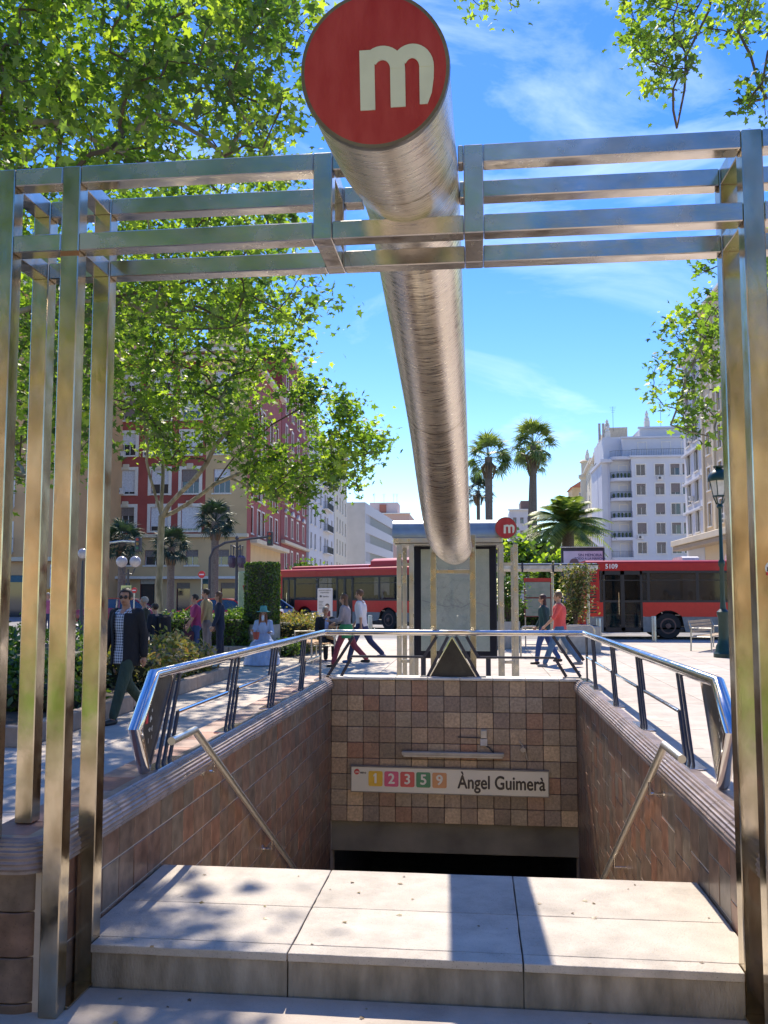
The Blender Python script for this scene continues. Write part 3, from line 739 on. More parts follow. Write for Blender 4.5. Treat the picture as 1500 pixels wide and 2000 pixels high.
svm = n_.new('ShaderNodeVectorMath'); svm.operation = 'SCALE'; l_.new(nzz.outputs['Fac'], mrs.inputs['Value']); l_.new(old_, svm.inputs[0]); l_.new(mrs.outputs['Result'], svm.inputs['Scale']); l_.new(svm.outputs['Vector'], bs.inputs['Base Color'])
mrr = n_.new('ShaderNodeMapRange'); mrr.inputs['From Min'].default_value = .3; mrr.inputs['From Max'].default_value = .7; mrr.inputs['To Min'].default_value = .2; mrr.inputs['To Max'].default_value = .4
l_.new(nzz.outputs['Fac'], mrr.inputs['Value']); l_.new(mrr.outputs['Result'], bs.inputs['Roughness'])
wl_(MB().tube(cp, TR, 48, cap=False).build('tube', M_tube, tb, smooth=40), tb)
for yy in (2.9, 3.62, 5.9, 8.6):
    i = min(range(len(cp)), key=lambda k: abs(cp[k].y-yy)); t = (cp[i+1]-cp[i-1]).normalized()
    wl_(MB().tube([cp[i]-t*.004, cp[i]+t*.004], TR+.0012, 48, cap=False).build('weld_seam', M_steel, tb, smooth=40), tb)
M_mred = mat('sign_red', (0.33, 0.012, 0.020), .32, col2=(0.41, 0.04, 0.045), scale=22, bump=.12, bscale=140, detail=12, stretch=(1, 1, .35))
M_mwhite = mat('sign_white', (0.60, 0.62, 0.50), .4, var=.06, scale=12, bump=.05)
def m_poly_mesh(r, y0, y1):
    """letter m made of three stems and two arches, each a prism"""
    mb = MB(); S = .213; z0 = -.54; 
    def clip(x, z):
        k = math.hypot(x, z); return (x*.925/k, z*.925/k) if k > .925 else (x, z)
    cnt = [0]
    def pr(P): cnt[0] += 1; mb.prism([(clip(x, z)[0]*r, clip(x, z)[1]*r) for x, z in P], y0-.00004*cnt[0], y1-.00004*cnt[0])
    pr([(-.21, .27), (0.0, .27), (0.0, z0), (-.21, z0)])
    pr([(.22, 0), (.43, 0), (.43, z0+.02), (.22, z0+.02)])
    pr([(.63, 0), (.835, 0), (.83, -.15), (.80, -.35), (.74, -.50), (.63, -.50)])
    for cx, hi, ho, side0 in ((.11, .11, .32, 146), (.53, .10, .305, 152)):
        N = 14; A = [R(side0-(side0)*i/N) for i in range(N+1)]
        for i in range(N):
            q = []
            for a in (A[i], A[i+1]): q.append((cx+ho*math.cos(a), .0+.315*math.sin(a)))
            for a in (A[i+1], A[i]): q.append((cx+hi*math.cos(a), .0+.125*math.sin(a)))
            pr(q)
    mb2 = mb; return mb2
def disc_sign(parent, c, normal, r, flip=False):
    q = Vector(normal).to_track_quat('-Y', 'Z').to_matrix().to_4x4(); q.translation = Vector(c)
    Rx = Matrix.Rotation(R(90), 4, 'X')
    d = MB().lathe([(r*.955, -.004), (r*.955, .012)], n=64, M=Rx).build('red_disc', M_mred, parent, smooth=40)
    rim = MB(); P = [(r*1.0, -.02), (r*1.012, .0), (r*1.0, .012), (r*.955, .012), (r*.95, .0)]
    b = 0
    for rr, z in P:
        for j in range(64): a = 2*math.pi*j/64; rim.v.append((rr*math.cos(a), -z, rr*math.sin(a)))
    for i in range(len(P)-1):
        for j in range(64): rim.f.append([i*64+j, i*64+(j+1) % 64, (i+1)*64+(j+1) % 64, (i+1)*64+j]); rim.m.append(0)
    ri = rim.build('rim', mat('rim_steel', (0.16, 0.15, 0.13), .35, .8), parent, smooth=40)
    le = m_poly_mesh(r*.95, -.0155, -.0118).build('letter_m', M_mwhite, parent)
    for o in (d, ri, le):
        o.matrix_local = Matrix.Translation(-Vector(parent.location)) @ q
t0 = (cp[0]-cp[1]).normalized(); disc_sign(tb, cp[0], t0, TR)
t1 = (cp[-1]-cp[-2]).normalized(); disc_sign(tb, cp[-1], t1, TR)
M_post2 = steel('rear_post_steel', (0.44, 0.41, 0.33), .3, bump=.04, stain=(0.30, 0.28, 0.21))
# rear support of the tube
rs = thing('tube_support', 'pair of slim steel posts holding the low rear end of the sign tube', 'post frame', (-.31, 10.5, 0))
for x in (-.575, -.095):
    wl_(MB().cbox(x, x+.072, 10.64, 10.71, 0.0, 2.37, .004).build('post', M_post2, rs), rs)
wl_(MB().cbox(-.503, -.095, 10.645, 10.705, 1.90, 1.945, .004).build('beam', M_post2, rs), rs)
wl_(MB().cbox(-.55, -.50, 10.35, 10.64, 2.15, 2.2, .003).build('arm', M_post2, rs), rs)
wl_(MB().cbox(-.09, -.04, 10.35, 10.64, 2.15, 2.2, .003).build('arm', M_post2, rs), rs)
# ================================================================== buildings
M_shut = mat('shutter_slats', (0.20, 0.165, 0.15), .6); M_shutw = mat('white_blind', (0.62, 0.63, 0.66), .5); M_pane = glass_mat('window_glass', (0.03, 0.035, 0.04), 1.0, .06)
M_frame = mat('window_trim', (0.68, 0.65, 0.58), .7, var=.08); M_iron = mat('balcony_iron', (0.05, 0.05, 0.055), .5)
M_terr = mat('terracotta_roof', (0.42, 0.15, 0.08), .8, var=.25)
PB = {}
def window_proto(w, h, trim, panes=2, blind=0.5, bmat=None, trimw=.12, sill=True, tmat=None, depth=.2):
    """frame + sill + mullions (window), pane and roller blind as its parts; origin bottom centre of the opening, facing -y"""
    key = (w, h, trim, panes, blind, id(bmat), trimw, sill, id(tmat))
    if key in PB: return PB[key]
    fm = MB()
    if trim:
        t = trimw
        fm.box(-w/2-t, -w/2, -.05, .02, -t*.5, h+t); fm.box(w/2, w/2+t, -.05, .02, -t*.5, h+t); fm.box(-w/2, w/2, -.05, .02, h, h+t)
    if sill: fm.box(-w/2-.15, w/2+.15, -.14, .06, -.12, 0)
    ft = .05
    fm.box(-w/2, w/2, depth-.06, depth-.01, 0, ft); fm.box(-w/2, w/2, depth-.06, depth-.01, h-ft, h)
    for i in range(panes+1):
        x = -w/2+(w-ft)*i/panes; fm.box(x, x+ft, depth-.06, depth-.01, ft, h-ft)
    f = fm.mesh('window', tmat or M_frame)
    p = MB().box(-w/2, w/2, depth-.005, depth+.01, 0, h).mesh('pane', M_pane)
    b = MB()
    if blind > 0:
        n = max(3, int(h*blind/.12))
        for k in range(n): b.box(-w/2+.03, w/2-.03, depth-.09, depth-.065, h-(k+1)*h*blind/n+.008, h-k*h*blind/n)
    b = b.mesh('blind', bmat or M_shut) if blind > 0 else None
    PB[key] = (f, p, b); return PB[key]
def put_window(parent, pr, x, y, z, rz=0):
    o = link('window', pr[0], parent, (x, y, z), (0, 0, rz)); link('pane', pr[1], o)
    if pr[2]: link('blind', pr[2], o)
    return o
def wall_grid(W_, H_, holes, reveal=.22, z0=0):
    """a wall plane with real openings and reveals; holes are (x0,x1,z0,z1)"""
    xs = sorted({0, W_, *[h[0] for h in holes], *[h[1] for h in holes]}); zs = sorted({z0, H_, *[h[2] for h in holes], *[h[3] for h in holes]})
    mb = MB()
    for i in range(len(xs)-1):
        for j in range(len(zs)-1):
            cx, cz = (xs[i]+xs[i+1])/2, (zs[j]+zs[j+1])/2
            if any(h[0] < cx < h[1] and h[2] < cz < h[3] for h in holes): continue
            mb.add([(xs[i], 0, zs[j]), (xs[i+1], 0, zs[j]), (xs[i+1], 0, zs[j+1]), (xs[i], 0, zs[j+1])], [(0, 1, 2, 3)])
    for a, b, c, d in holes:
        mb.add([(a, 0, c), (b, 0, c), (b, 0, d), (a, 0, d), (a, reveal, c), (b, reveal, c), (b, reveal, d), (a, reveal, d)], [(0, 4, 5, 1), (1, 5, 6, 2), (2, 6, 7, 3), (3, 7, 4, 0)])
    return mb
def building(name, label, o, ang, Wd, Dp, H, wallm, wins, bands=(), roof=None, shop=None, dark=True, cornice=True, cmat=None):
    """wins: list of (x_centre, z_sill, w, h, proto)"""
    b = thing(name, label, 'building', o, ang)
    holes = [(x-w/2, x+w/2, z, z+h) for x, z, w, h, p in wins]
    if shop: holes += [(a, c, 0.0, d) for a, c, d in shop]
    wall_grid(Wd, H, holes).build('front_wall', wallm, b, fix=False)
    bx = MB().box(0, Wd, .3, Dp, 0, H-.02); bx.box(0, .02, 0.002, .3, 0, H-.02).box(Wd-.02, Wd, .002, .3, 0, H-.02); bx.box(.02, Wd-.02, .002, .3, H-.1, H-.03)
    bx.build('building_mass', wallm, b)
    for x, z, w, h, p in wins: put_window(b, p, x, 0, z)
    if shop:
        for a, c, d in shop:
            s_ = MB().box(a, c, .18, .21, 0, d).build('shop_front', M_pane, b)
            MB().box(a, c, .06, .1, d-.5, d).build('shop_fascia', mat('fascia_%d' % (int(a*7) % 3), [(0.04, 0.12, 0.16), (0.45, 0.44, 0.4), (0.2, 0.16, 0.12)][int(a*7) % 3], .6), b)
    for (z, h, d, m) in bands: MB().cbox(-d*.5, Wd+d*.5, -d, .05, z, z+h, .02).build('cornice', m, b)
    if cornice: MB().cbox(-.3, Wd+.3, -.55, .3, H-.02, H+.3, .04).build('roof_cornice', cmat or M_frame, b)
    if roof == 'flat': MB().box(.1, Wd-.1, .1, Dp-.1, H+.0, H+.25).build('roof', M_conc, b)
    return b
def balcony(b, x0, x1, z, d=1.0, solid=False, m=None):
    o = MB().cbox(x0, x1, -d, -.001, z-.18, z, .02).build('balcony', m or M_frame, b)
    r = MB(); n = max(4, int((x1-x0)/.16))
    if solid: r.box(x0, x1, -d, -d+.08, z, z+.95)
    else:
        r.box(x0, x1, -d, -d+.04, z+.95, z+1.0); r.box(x0, x0+.04, -d, 0, z+.95, z+1.0); r.box(x1-.04, x1, -d, 0, z+.95, z+1.0)
        for i in range(n+1): xx = x0+(x1-x0-.03)*i/n; r.box(xx, xx+.025, -d, -d+.025, z, z+.95)
        for k in range(1, int(d/.2)):
            for xx in (x0, x1-.03): r.box(xx, xx+.025, -d+k*.2, -d+k*.2+.025, z, z+.95)
    r.build('balustrade', M_iron if not solid else (m or M_frame), o)
def antenna(b, x, y, z, h=2.5):
    a = MB().tube([(x, y, z), (x, y, z+h)], .03, 5)
    for k in range(4): a.tube([(x-.5+.08*k, y, z+h-.1-k*.28), (x+.5-.08*k, y, z+h-.1-k*.28)], .018, 4)
    a.build('antenna', M_iron, b)
def aircon(b, x, z, y=-.45):
    o = MB().cbox(x-.42, x+.42, y, y+.4, z, z+.55, .02).build('air_conditioner', mat('aircon_white', (0.62, 0.6, 0.56), .5), b)
    MB().lathe([(.2, 0), (.2, .02)], (x-.08, y-.001, z+.28), 14, Matrix.Rotation(R(90), 4, 'X')).build('fan_grille', M_iron, o)

M_redw = mat('red_render', (0.31, 0.070, 0.055), .8, var=.15, scale=.6, bump=.2)
M_yel = mat('ochre_render', (0.56, 0.40, 0.21), .8, var=.1, scale=.5, bump=.2)
M_cream = mat('cream_render', (0.60, 0.52, 0.38), .8, var=.08, scale=.5)
M_ora = mat('orange_render', (0.58, 0.36, 0.18), .8, var=.1, scale=.5)
M_drk = mat('dark_red_render', (0.23, 0.035, 0.035), .8, var=.15, scale=.6)
M_whi = mat('white_render', (0.55, 0.56, 0.59), .8, var=.05, scale=.4)
M_gry = mat('grey_render', (0.40, 0.40, 0.40), .8, var=.08, scale=.4)

# A: red and ochre block on the corner
YA = 72.0
def xa(px): return at(px, 1100, 'Y', YA).x
def za(py, px=350): return at(px, py, 'Y', YA).z
xA0, xA1 = xa(196), xa(481)
wins = []; rows = [(990, 1037), (917, 964), (845, 888), (778, 819), (727, 766)]
pw = lambda w, h, **k: window_proto(round(w, 2), round(h, 2), **k)
for ri, (ta, tb_) in enumerate(rows):
    z = za(tb_); h = za(ta)-z
    for ci, (a, b) in enumerate(((221, 262), (290, 328), (350, 388), (413, 449))):
        x = (xa(a)+xa(b))/2-xA0; w = (xa(b)-xa(a))*.9
        bl = [.35, .8, .9, .6, .5][(ri*2+ci) % 5]; bm = M_shutw if (ri+ci) % 3 else M_shut
        wins.append((x, z, w, h, pw(w, h, trim=ci < 3, panes=3 if ci != 1 else 2, blind=bl, bmat=bm, trimw=.28)))
for a, b in ((225, 255), (283, 322), (363, 387), (415, 447), (460, 472)):
    z = za(1104); h = za(1074)-z; w = xa(b)-xa(a); wins.append(((xa(a)+xa(b))/2-xA0, z, w, h, pw(w, h, trim=False, panes=2, blind=.45, bmat=M_shut)))
WA = xA1-xA0
shop = [(xa(a)-xA0, xa(b)-xA0, 2.6+.4*(k % 2)) for k, (a, b) in enumerate(((215, 255), (275, 303), (346, 372), (395, 425), (432, 470)))]
bA = building('corner_apartments', 'red and ochre apartment block behind the plane tree with shops at street level', (xA0, YA, 0), 0, WA, 1.35, za(690), M_redw, wins, bands=[(za(1131), .22, .9, M_frame), (za(1050), .3, .35, M_cream), (za(706), .4, .5, M_cream)], shop=shop)
# ochre strip with its own windows and ochre base stand proud of the red wall
xs0 = xa(399)-xA0
hol = [(x-w/2, x+w/2, z, z+h) for x, z, w, h, p in wins if x-w/2 > xs0-.1]
oc = MB(); g0 = wall_grid(WA, za(706), [(0, xs0, za(1050)+.3, za(706)+5)]+[(a, b, c, d) for a, b, c, d in [(x-w/2, x+w/2, z, z+h) for x, z, w, h, p in wins]]+[(a, c, 0, d) for a, c, d in shop], reveal=.0)
g0.v = [(x, -.012, z) for x, y, z in g0.v]; g0.build('ochre_wall', M_yel, bA, fix=False)
for a, z in ((232, 893), (287, 893), (232, 965), (345, 893)): aircon(bA, xa(a)-xA0, za(z))
for px_ in (242, 308, 368):
    for py_ in (905, 978): MB().cbox(xa(px_)-xA0-.3, xa(px_)-xA0+.3, -.12, 0, za(py_)-.5, za(py_), .05).build('plaque', M_cream, bA)
# its side on the street
def street_face(name, label, pxa, ya, pxb, yb_, H, wm, cols, rowz, w, h, **k):
    a = Vector((at(pxa, 1100, 'Y', ya).x, ya, 0)); b = Vector((at(pxb, 1100, 'Y', yb_).x, yb_, 0)); d = b-a
    ww = d.length; ang = math.atan2(d.y, d.x); tr = k.pop('trim', True); blind = k.pop('blind', .4); ps = k.pop('panes', 2); tw = k.pop('trimw', .14)
    wins = [(ww*c, z, w, h, pw(w, h, trim=tr, panes=ps, blind=[blind, 0.15, .7][(int(z)+int(c*20)) % 3], trimw=tw)) for z in rowz for c in cols]
    return building(name, label, a, ang, ww, 14, H, wm, wins, **k), ww
bS, w_ = street_face('corner_apartments_side', 'narrow red and ochre street side of the corner block with green blinds', 481, 73.4, 547, 92, za(690), M_redw, (.10, .30, .42, .66, .84), [za(p) for p in (1037, 964, 888, 819)], 1.5, 2.3, trim=True)
bS.name = 'street_apartments'
MB().cbox(0, w_*.22, -.08, .0, 0, za(690), .02).build('ochre_pilaster', M_yel, bS) if False else None
MB().cbox(-.3, w_+.2, -1.0, .0, za(1053)-.3, za(1053)+.1, .03).build('cornice', M_cream, bS)
o_ = wall_grid(w_, za(1053)-.3, [], 0).build('ochre_base', M_yel, bS, loc=(0, -.03, 0), fix=False)
bB, w_ = street_face('dark_red_apartments', 'dark red town house with cream window surrounds up the left street', 548, 93, 598, 114, 29, M_drk, (.16, .38, .60, .84), [z for z in (4.4, 8.2, 11.8, 15.2, 18.6, 22, 25)], 1.15, 2.1, trim=True, trimw=.22)
for zz in (7.2, 14.6): MB().cbox(0, w_, -.5, 0, zz, zz+.35, .03).build('cornice', M_cream, bB)
for c in (.16, .38, .60, .84):
    MB().prism([(-.95, 0), (.95, 0), (.95, .15), (0, .6), (-.95, .15)], -.25, 0).build('pediment', M_frame, bB, loc=(w_*c, 0, 10.75))
bC, w_ = street_face('white_apartments', 'white apartment block with tall dark windows next to the dark red house', 603, 117, 652, 143, 25, M_whi, (.08, .22, .42, .60, .70, .90), [z for z in (4.6, 8, 11.4, 14.8, 18.2, 21.6)], 1.5, 2.2, trim=False, blind=.2)
for z in (8, 11.4, 14.8, 18.2): balcony(bC, w_*.52, w_*.78, z-.1, .7)
bC2, w_ = street_face('pale_yellow_apartments', 'pale yellow apartment block at the end of the left street row', 653, 144, 677, 165, 27, mat('pale_yellow', (0.62, 0.58, 0.46), .8), (.2, .42, .64, .88), [z for z in (4.6, 8.6, 12.4, 16.2, 20)], 1.7, 2.5, trim=False)
# D: grey office block with ribbon windows
zD = at(690, 981, 'Y', 180).z; x0 = at(677, 1100, 'Y', 180).x; x1 = at(713, 1100, 'Y', 180).x
bD = thing('office_block', 'plain grey office block with long ribbon windows at the end of the left street', 'building', (x0, 180, 0))
MB().box(0, x1-x0, 0, 40, 0, zD).build('end_wall', M_gry, bD)
fx = at(768, 1100, 'Y', 226).x-x1; ln = math.hypot(fx, 46)
fa = thing('x', None, None, (x1-x0, 0.01, 0), math.atan2(46, fx)); fa.name = 'ribbon_front'; fa.parent = bD
rib = [(.6, ln-.6, z, z+2.0) for z in (zD-4.3, zD-8.3, zD-12.3, zD-16.3)]
rb = wall_grid(ln, zD, rib, .35).build('ribbon_wall', mat('office_white', (.55, .55, .54), .8), bD, fix=False); rb.location = fa.location; rb.rotation_euler = fa.rotation_euler
bpy.data.objects.remove(fa)
for (a, b, c, d) in rib:
    o = MB().box(a, b, .3, .34, c, d).build('ribbon_glass', mat('office_glass', (.16, .17, .19), .3), rb)
    mm = MB()
    for k in range(28): mm.box(a+(b-a)*k/28, a+(b-a)*k/28+.12, .2, .3, c, d)
    mm.build('mullions', mat('office_mullion', (.4, .4, .4), .6), rb)
# E: far pink and white block
xE0 = at(715, 1000, 'Y', 260).x; xE1 = at(800, 1000, 'Y', 260).x; zE = at(750, 1004, 'Y', 260).z
wins = [(2+2.7*i, z, 1.3, 1.6, pw(1.3, 1.6, trim=False, blind=.3)) for i in range(4) for z in (zE-4, zE-8)]
bE = building('far_apartments', 'far pink and white block with rooftop rooms and aerials behind the office block', (xE0, 260, 0), 0, xE1-xE0, 20, zE, mat('pink_render', (.55, .36, .28), .8), wins)
MB().box(1, 9.5, 1, 9, zE, zE+3.6).build('roof_room', mat('pale_pink', (.62, .5, .48), .8), bE); MB().box(4, 6, .6, 1, zE+.5, zE+3).build('roof_room', mat('brick_red', (.4, .15, .1), .8), bE)
for x in (2, 5, 8, 9): antenna(bE, x, 4, zE+3.6, 3)
# Left: orange and cream buildings seen between the posts
xl0 = at(-260, 1000, 'Y', 60).x; xl1 = at(104, 1000, 'Y', 60).x; WL = xl1-xl0
wins = [(WL-1.2-2.5*i, 4.8+3.3*j, 1.2, 2.0, pw(1.2, 2.0, trim=True, blind=.3, bmat=M_shutw)) for i in range(5) for j in range(6)]
bL = building('orange_apartments', 'orange apartment house with balconies glimpsed between the left steel posts', (xl0, 60, 0), 0, WL, 14, 24.5, M_ora, wins, bands=[(4.0, .3, .5, M_cream), (24.0, .4, .6, M_cream)], shop=[(WL-5, WL-2, 3), (WL-10, WL-6.5, 3)])
for i in (1, 3):
    for j in range(6): balcony(bL, WL-1.9-2.5*i, WL-.5-2.5*i, 4.7+3.3*j, .8)
xm0 = at(106, 1000, 'Y', 68).x; xm1 = xA0-.1
wins = [(1.3+2.0*i, 4.9+3.3*j, 1.0, 1.7, pw(1.0, 1.7, trim=True, blind=.4)) for i in range(2) for j in range(7)]
bM = building('tan_apartments', 'tall tan apartment house beside the red block, seen between the left posts', (xm0, 68, 0), 0, xm1-xm0, 14, 30, mat('tan_render', (.60, .40, .25), .8, var=.08), wins, bands=[(4.2, .3, .5, M_cream)], shop=[(.8, 3.5, 3)])

# ---- right side ------------------------------------------------------------------------------------
YR = 135.0
def xr(px): return at(px, 1050, 'Y', YR).x
def zr(py): return at(1290, py, 'Y', YR).z
xw0, xw1 = xr(1236), xr(1352)
wins = []
for i, (a, b) in enumerate(((1247, 1262), (1284, 1299), (1314, 1330), (1341, 1350))):
    for j, py in enumerate((928, 966, 1005, 1043, 1081)):
        z = zr(py); w = 1.35; wins.append(((xr(a)+xr(b))/2-xw0, z, w, 1.7, pw(w, 1.7, trim=True, trimw=.14, panes=2, blind=[0, .2, .35, .8][(i+j) % 4], bmat=M_shut)))
bW = building('white_corner_building', 'large white corner apartment building with curved balconies and stepped attic', (xw0, YR, 0), 0, xw1-xw0, 15, zr(893), M_whi, wins, bands=[], cmat=M_whi)
# attic storeys, set back
for (za_, zb_, setb, x_) in ((893, 852, 1.6, 0), (852, 829, 3.4, 3)):
    MB().box(-1+x_, xw1-xw0, setb, 14, zr(za_)+.02, zr(zb_)).build('attic', M_whi, bW)
    MB().cbox(-1.3+x_, xw1-xw0, setb-.3, setb+.1, zr(zb_), zr(zb_)+.3, .03).build('attic_cornice', M_whi, bW)
for x in (2, 5.6, 8.5): put_window(bW, pw(1.2, 2.0, trim=True, blind=.2), x, 1.58, zr(888)+.2)
for x in (2.6, 4.4, 8): put_window(bW, pw(.9, 1.2, trim=False, blind=.2), x+.5, 3.36, zr(848)+.3)
for x in np.arange(0, 11.4, .18): pass
rl = MB(); [rl.box(x, x+.03, -.35, -.32, zr(893)+.3, zr(893)+1.2) for x in np.arange(0, xw1-xw0, .25)]; rl.box(0, xw1-xw0, -.36, -.31, zr(893)+1.2, zr(893)+1.25); rl.build('terrace_railing', M_iron, bW)
antenna(bW, -1.8, 5, zr(829), 4); antenna(bW, 6, 7, zr(829), 5)
# rounded balcony bay
cx = -1.9; nb = MB()
xb0 = xr(1196)-xw0
MB().box(xb0, 0.02, 1.6, 14, 0, zr(893)).build('balcony_wall', M_whi, bW)
for j, py in enumerate((932, 971, 1010, 1049, 1088, 890)):
    z = zr(py); P = [(0.0, 1.6), (0.0, -.05)]
    for k in range(9): a = R(90*k/8); P.append((xb0+1.3-1.3*math.sin(a)+.0, -.05+1.65-1.65*math.cos(a))) if False else P.append((xb0+1.2-1.2*math.sin(a), 1.3-1.35*math.cos(a)))
    P.append((xb0, 1.6))
    o = MB().prism(P, z-.45 if True else z, z, 'Z').build('balcony', M_whi, bW)
    r = MB(); q = P[1:-1]
    for k in range(len(q)-1):
        a, b = Vector((*q[k], 0)), Vector((*q[k+1], 0)); n = max(1, int((b-a).length/.2))
        for s in range(n): p = a.lerp(b, s/n); r.box(p.x+.02, p.x+.045, p.y+.03, p.y+.055, z, z+.9)
        r.tube([(a.x+.03, a.y+.04, z+.92), (b.x+.03, b.y+.04, z+.92)], .025, 4)
    r.build('balustrade', M_iron, o)
    if j < 5: put_window(bW, pw(1.15, 2.0, trim=True, panes=2, blind=.3), -1.0, 1.58, z+.05)
# narrow bay left of the balconies, turned to the street
a_ = Vector((xr(1180), YR+6, 0)); b_ = Vector((xr(1195.5), YR+1.0, 0)); d_ = b_-a_
nbw = d_.length; hol = [(x, x+.8, z, z+1.8) for x in (.9, 3.2) for z in (zr(1088), zr(1049), zr(1010), zr(971), zr(932))]
nb_ = wall_grid(nbw, zr(900), hol).build('bay_wall', M_whi, bW, fix=False); nb_.location = a_-Vector(bW.location); nb_.rotation_euler = (0, 0, math.atan2(d_.y, d_.x))
for h in hol: put_window(nb_, pw(.8, 1.8, trim=True, trimw=.1, blind=.2), h[0]+.4, 0, h[2])
MB().box(a_.x-bW.location.x+.05, b_.x-bW.location.x, 1.65, 14, 0, zr(895)).build('bay_mass', M_whi, bW)
MB().cbox(a_.x-bW.location.x-.2, b_.x-bW.location.x+.4, .6, 14, zr(900), zr(893), .05).build('bay_cornice', M_whi, bW)
MB().box(a_.x-bW.location.x+.6, 2.9, 3.2, 14, zr(893), zr(845)).build('attic', M_whi, bW)
def finial(b, x, y, z, h=2):
    MB().cbox(x-.4, x+.4, y-.4, y+.4, z, z+h*.45, .05).lathe([(.3, 0), (.42, h*.1), (.2, h*.25), (.28, h*.35), (.05, h*.55)], (x, y, z+h*.45), 8).build('finial', M_frame, b)
finial(bW, a_.x-bW.location.x+1.4, 4, zr(845)); finial(bW, 3.2, 3.8, zr(829), 3); 
fl = MB(); [fl.cbox(x, x+.35, 5, 5.35, zr(845), zr(845)+2.6, .03) for x in (-4.1, -3.5, -2.9)]; fl.build('chimney_flues', M_conc, bW)
# cream and beige houses up the right street
def rstreet(nm, lb, pxa, ya, pxb, yb_, H, wm, cols, rowz, w, h, **k):
    return street_face(nm, lb, pxa, ya, pxb, yb_, H, wm, cols, rowz, w, h, **k)
bR1, w_ = rstreet('beige_apartments', 'beige apartment house with dark balconies left of the white corner building', 1161, 165, 1181, 143, 26.0, mat('beige_render', (.55, .46, .33), .8), (.12, .34, .56, .8), [5+3.4*i for i in range(7)], 1.2, 2.1)
for z in (8.3, 11.7, 15.1, 18.5, 21.9): balcony(bR1, w_*.66, w_*.98, z, 1.1)
MB().box(0, w_, .5, 4, 26, 28.6).build('attic', mat('beige_render', (.55, .46, .33)), bR1); finial(bR1, w_*.3, 1, 28.6, 1.8); finial(bR1, w_*.9, 1, 28.6, 1.8)
MB().box(w_*.35, w_*.98, .45, .499, 26.3, 28.4).build('green_awning', mat('green_awning', (.05, .16, .09), .8), bR1)
bR2, w_ = rstreet('cream_tower_house', 'cream house with corner turrets and stone finials at the far end of the right street', 1145, 190, 1161, 166, 27, M_cream, (.25, .6), [6+4.2*i for i in range(5)], 1.5, 2.5)
MB().lathe([(2.2, 0), (2.2, 26), (2.6, 26.4), (2.6, 27), (2.0, 27), (2.0, 29.5), (2.4, 29.8), (2.0, 30.2)], (1.5, 1.2, 0), 16).build('turret', M_cream, bR2, smooth=30)
finial(bR2, .3, .5, 30.2, 2.2); finial(bR2, 2.6, .5, 30.2, 2.2)
xo0 = at(1118, 960, 'Y', 255).x; xo1 = at(1160, 960, 'Y', 255).x; zo = at(1130, 952, 'Y', 255).z
bO = building('tiled_roof_house', 'yellow house with an orange tiled roof far behind the date palm', (xo0, 255, 0), 0, xo1-xo0, 12, zo, M_yel, [(2.5+3*i, zo-3.4*(j+1), 1.1, 1.8, pw(1.1, 1.8, trim=True, blind=.3)) for i in range(2) for j in range(3)], cornice=False)
MB().prism([(-.6, zo), (xo1-xo0+.6, zo), (xo1-xo0+.6, zo+2.8), (xo1-xo0-2.2, zo+2.8)], -.4, 12).build('roof', M_terr, bO)
xf0 = at(995, 1000, 'Y', 200).x; xf1 = at(1040, 1000, 'Y', 200).x; zf = at(1010, 997, 'Y', 200).z
bF = building('white_far_house', 'small white block with a dark upper storey between the tall palms', (xf0, 200, 0), 0, xf1-xf0, 12, zf, M_whi, [(1.2+1.6*i, zf-3*(j+1), .8, 1.4, pw(.8, 1.4, trim=False, blind=.3)) for i in range(3) for j in range(3)])
MB().box(2.6, xf1-xf0, .8, 9, zf, zf+2.3).build('attic', mat('brown_attic', (.2, .13, .11), .8), bF)
# white narrow house and cream house on the right, facing the square
bX, w_ = rstreet('white_oriel_house', 'narrow white house with paired windows between the white block and the cream house', 1342, 101, 1377, 92.4, 27.5, M_whi, (.26, .7), [8.2+3.25*i for i in range(6)], 1.9, 2.5, trim=True, trimw=.1, blind=.35)
bX_w = w_
for j in range(6): MB().cbox(0, w_, -.35, 0, 7.2+3.25*j, 7.45+3.25*j, .03).build('cornice', M_whi, bX)
bY, w_ = rstreet('cream_apartments', 'cream apartment house with overhanging first floor behind the green street lamp', 1378, 92, 1560, 66, 30.5, mat('warm_cream', (.62, .49, .31), .8, var=.06), (.09, .25, .42, .58, .74, .9), [8.4+3.6*i for i in range(6)], 1.25, 2.3, trim=True, trimw=.14, blind=.45)
for c_, j_ in ((.33, 0), (.5, 2), (.17, 3), (.66, 1)): aircon(bY, w_*c_-.1, 8.6+3.6*j_)
for j_ in (1, 3, 4): aircon(bX, bX_w*.48, 8.4+3.25*j_)
for c in (.01, .17, .335, .5, .66, .82): MB().cbox(w_*c, w_*c+.5, -.18, 0, 7.6, 30, .03).build('pilaster', M_cream, bY)
MB().cbox(-8.5, w_, -1.6, .0, 6.9, 7.5, .05).build('cornice', M_cream, bY)
MB().cbox(-8.5, w_, -1.4, -.1, 6.4, 6.88, .05).build('cornice', mat('shaded_soffit', (.35, .27, .18), .8), bY)  # darker tan: the shade under the cornice is put into the colour
M_awn = mat('green_awning', (.05, .16, .09), .8)
for k, (x, z) in enumerate(((4.2, zr(928)), (8.4, zr(1005)), (1.1, zr(1043)))):
    aircon(bW, x, z-.75)
g5 = random.Random(2)
for j, py in enumerate((932, 971, 1010, 1049)):
    pots = MB()
    for k in range(5): xx = xb0+.5+k*.55; pots.lathe([(.1, 0), (.15, .25), (.02, .27)], (xx, 1.0 if k == 0 else .25, zr(py)+.02), 8).ell((xx, 1.0 if k == 0 else .25, zr(py)+.5), .2, .2, .28, 7, 5)
    pots.build('plant_pots', mat('balcony_plants', (.06, .10, .04), .9, var=.4), bW)['kind'] = 'stuff'
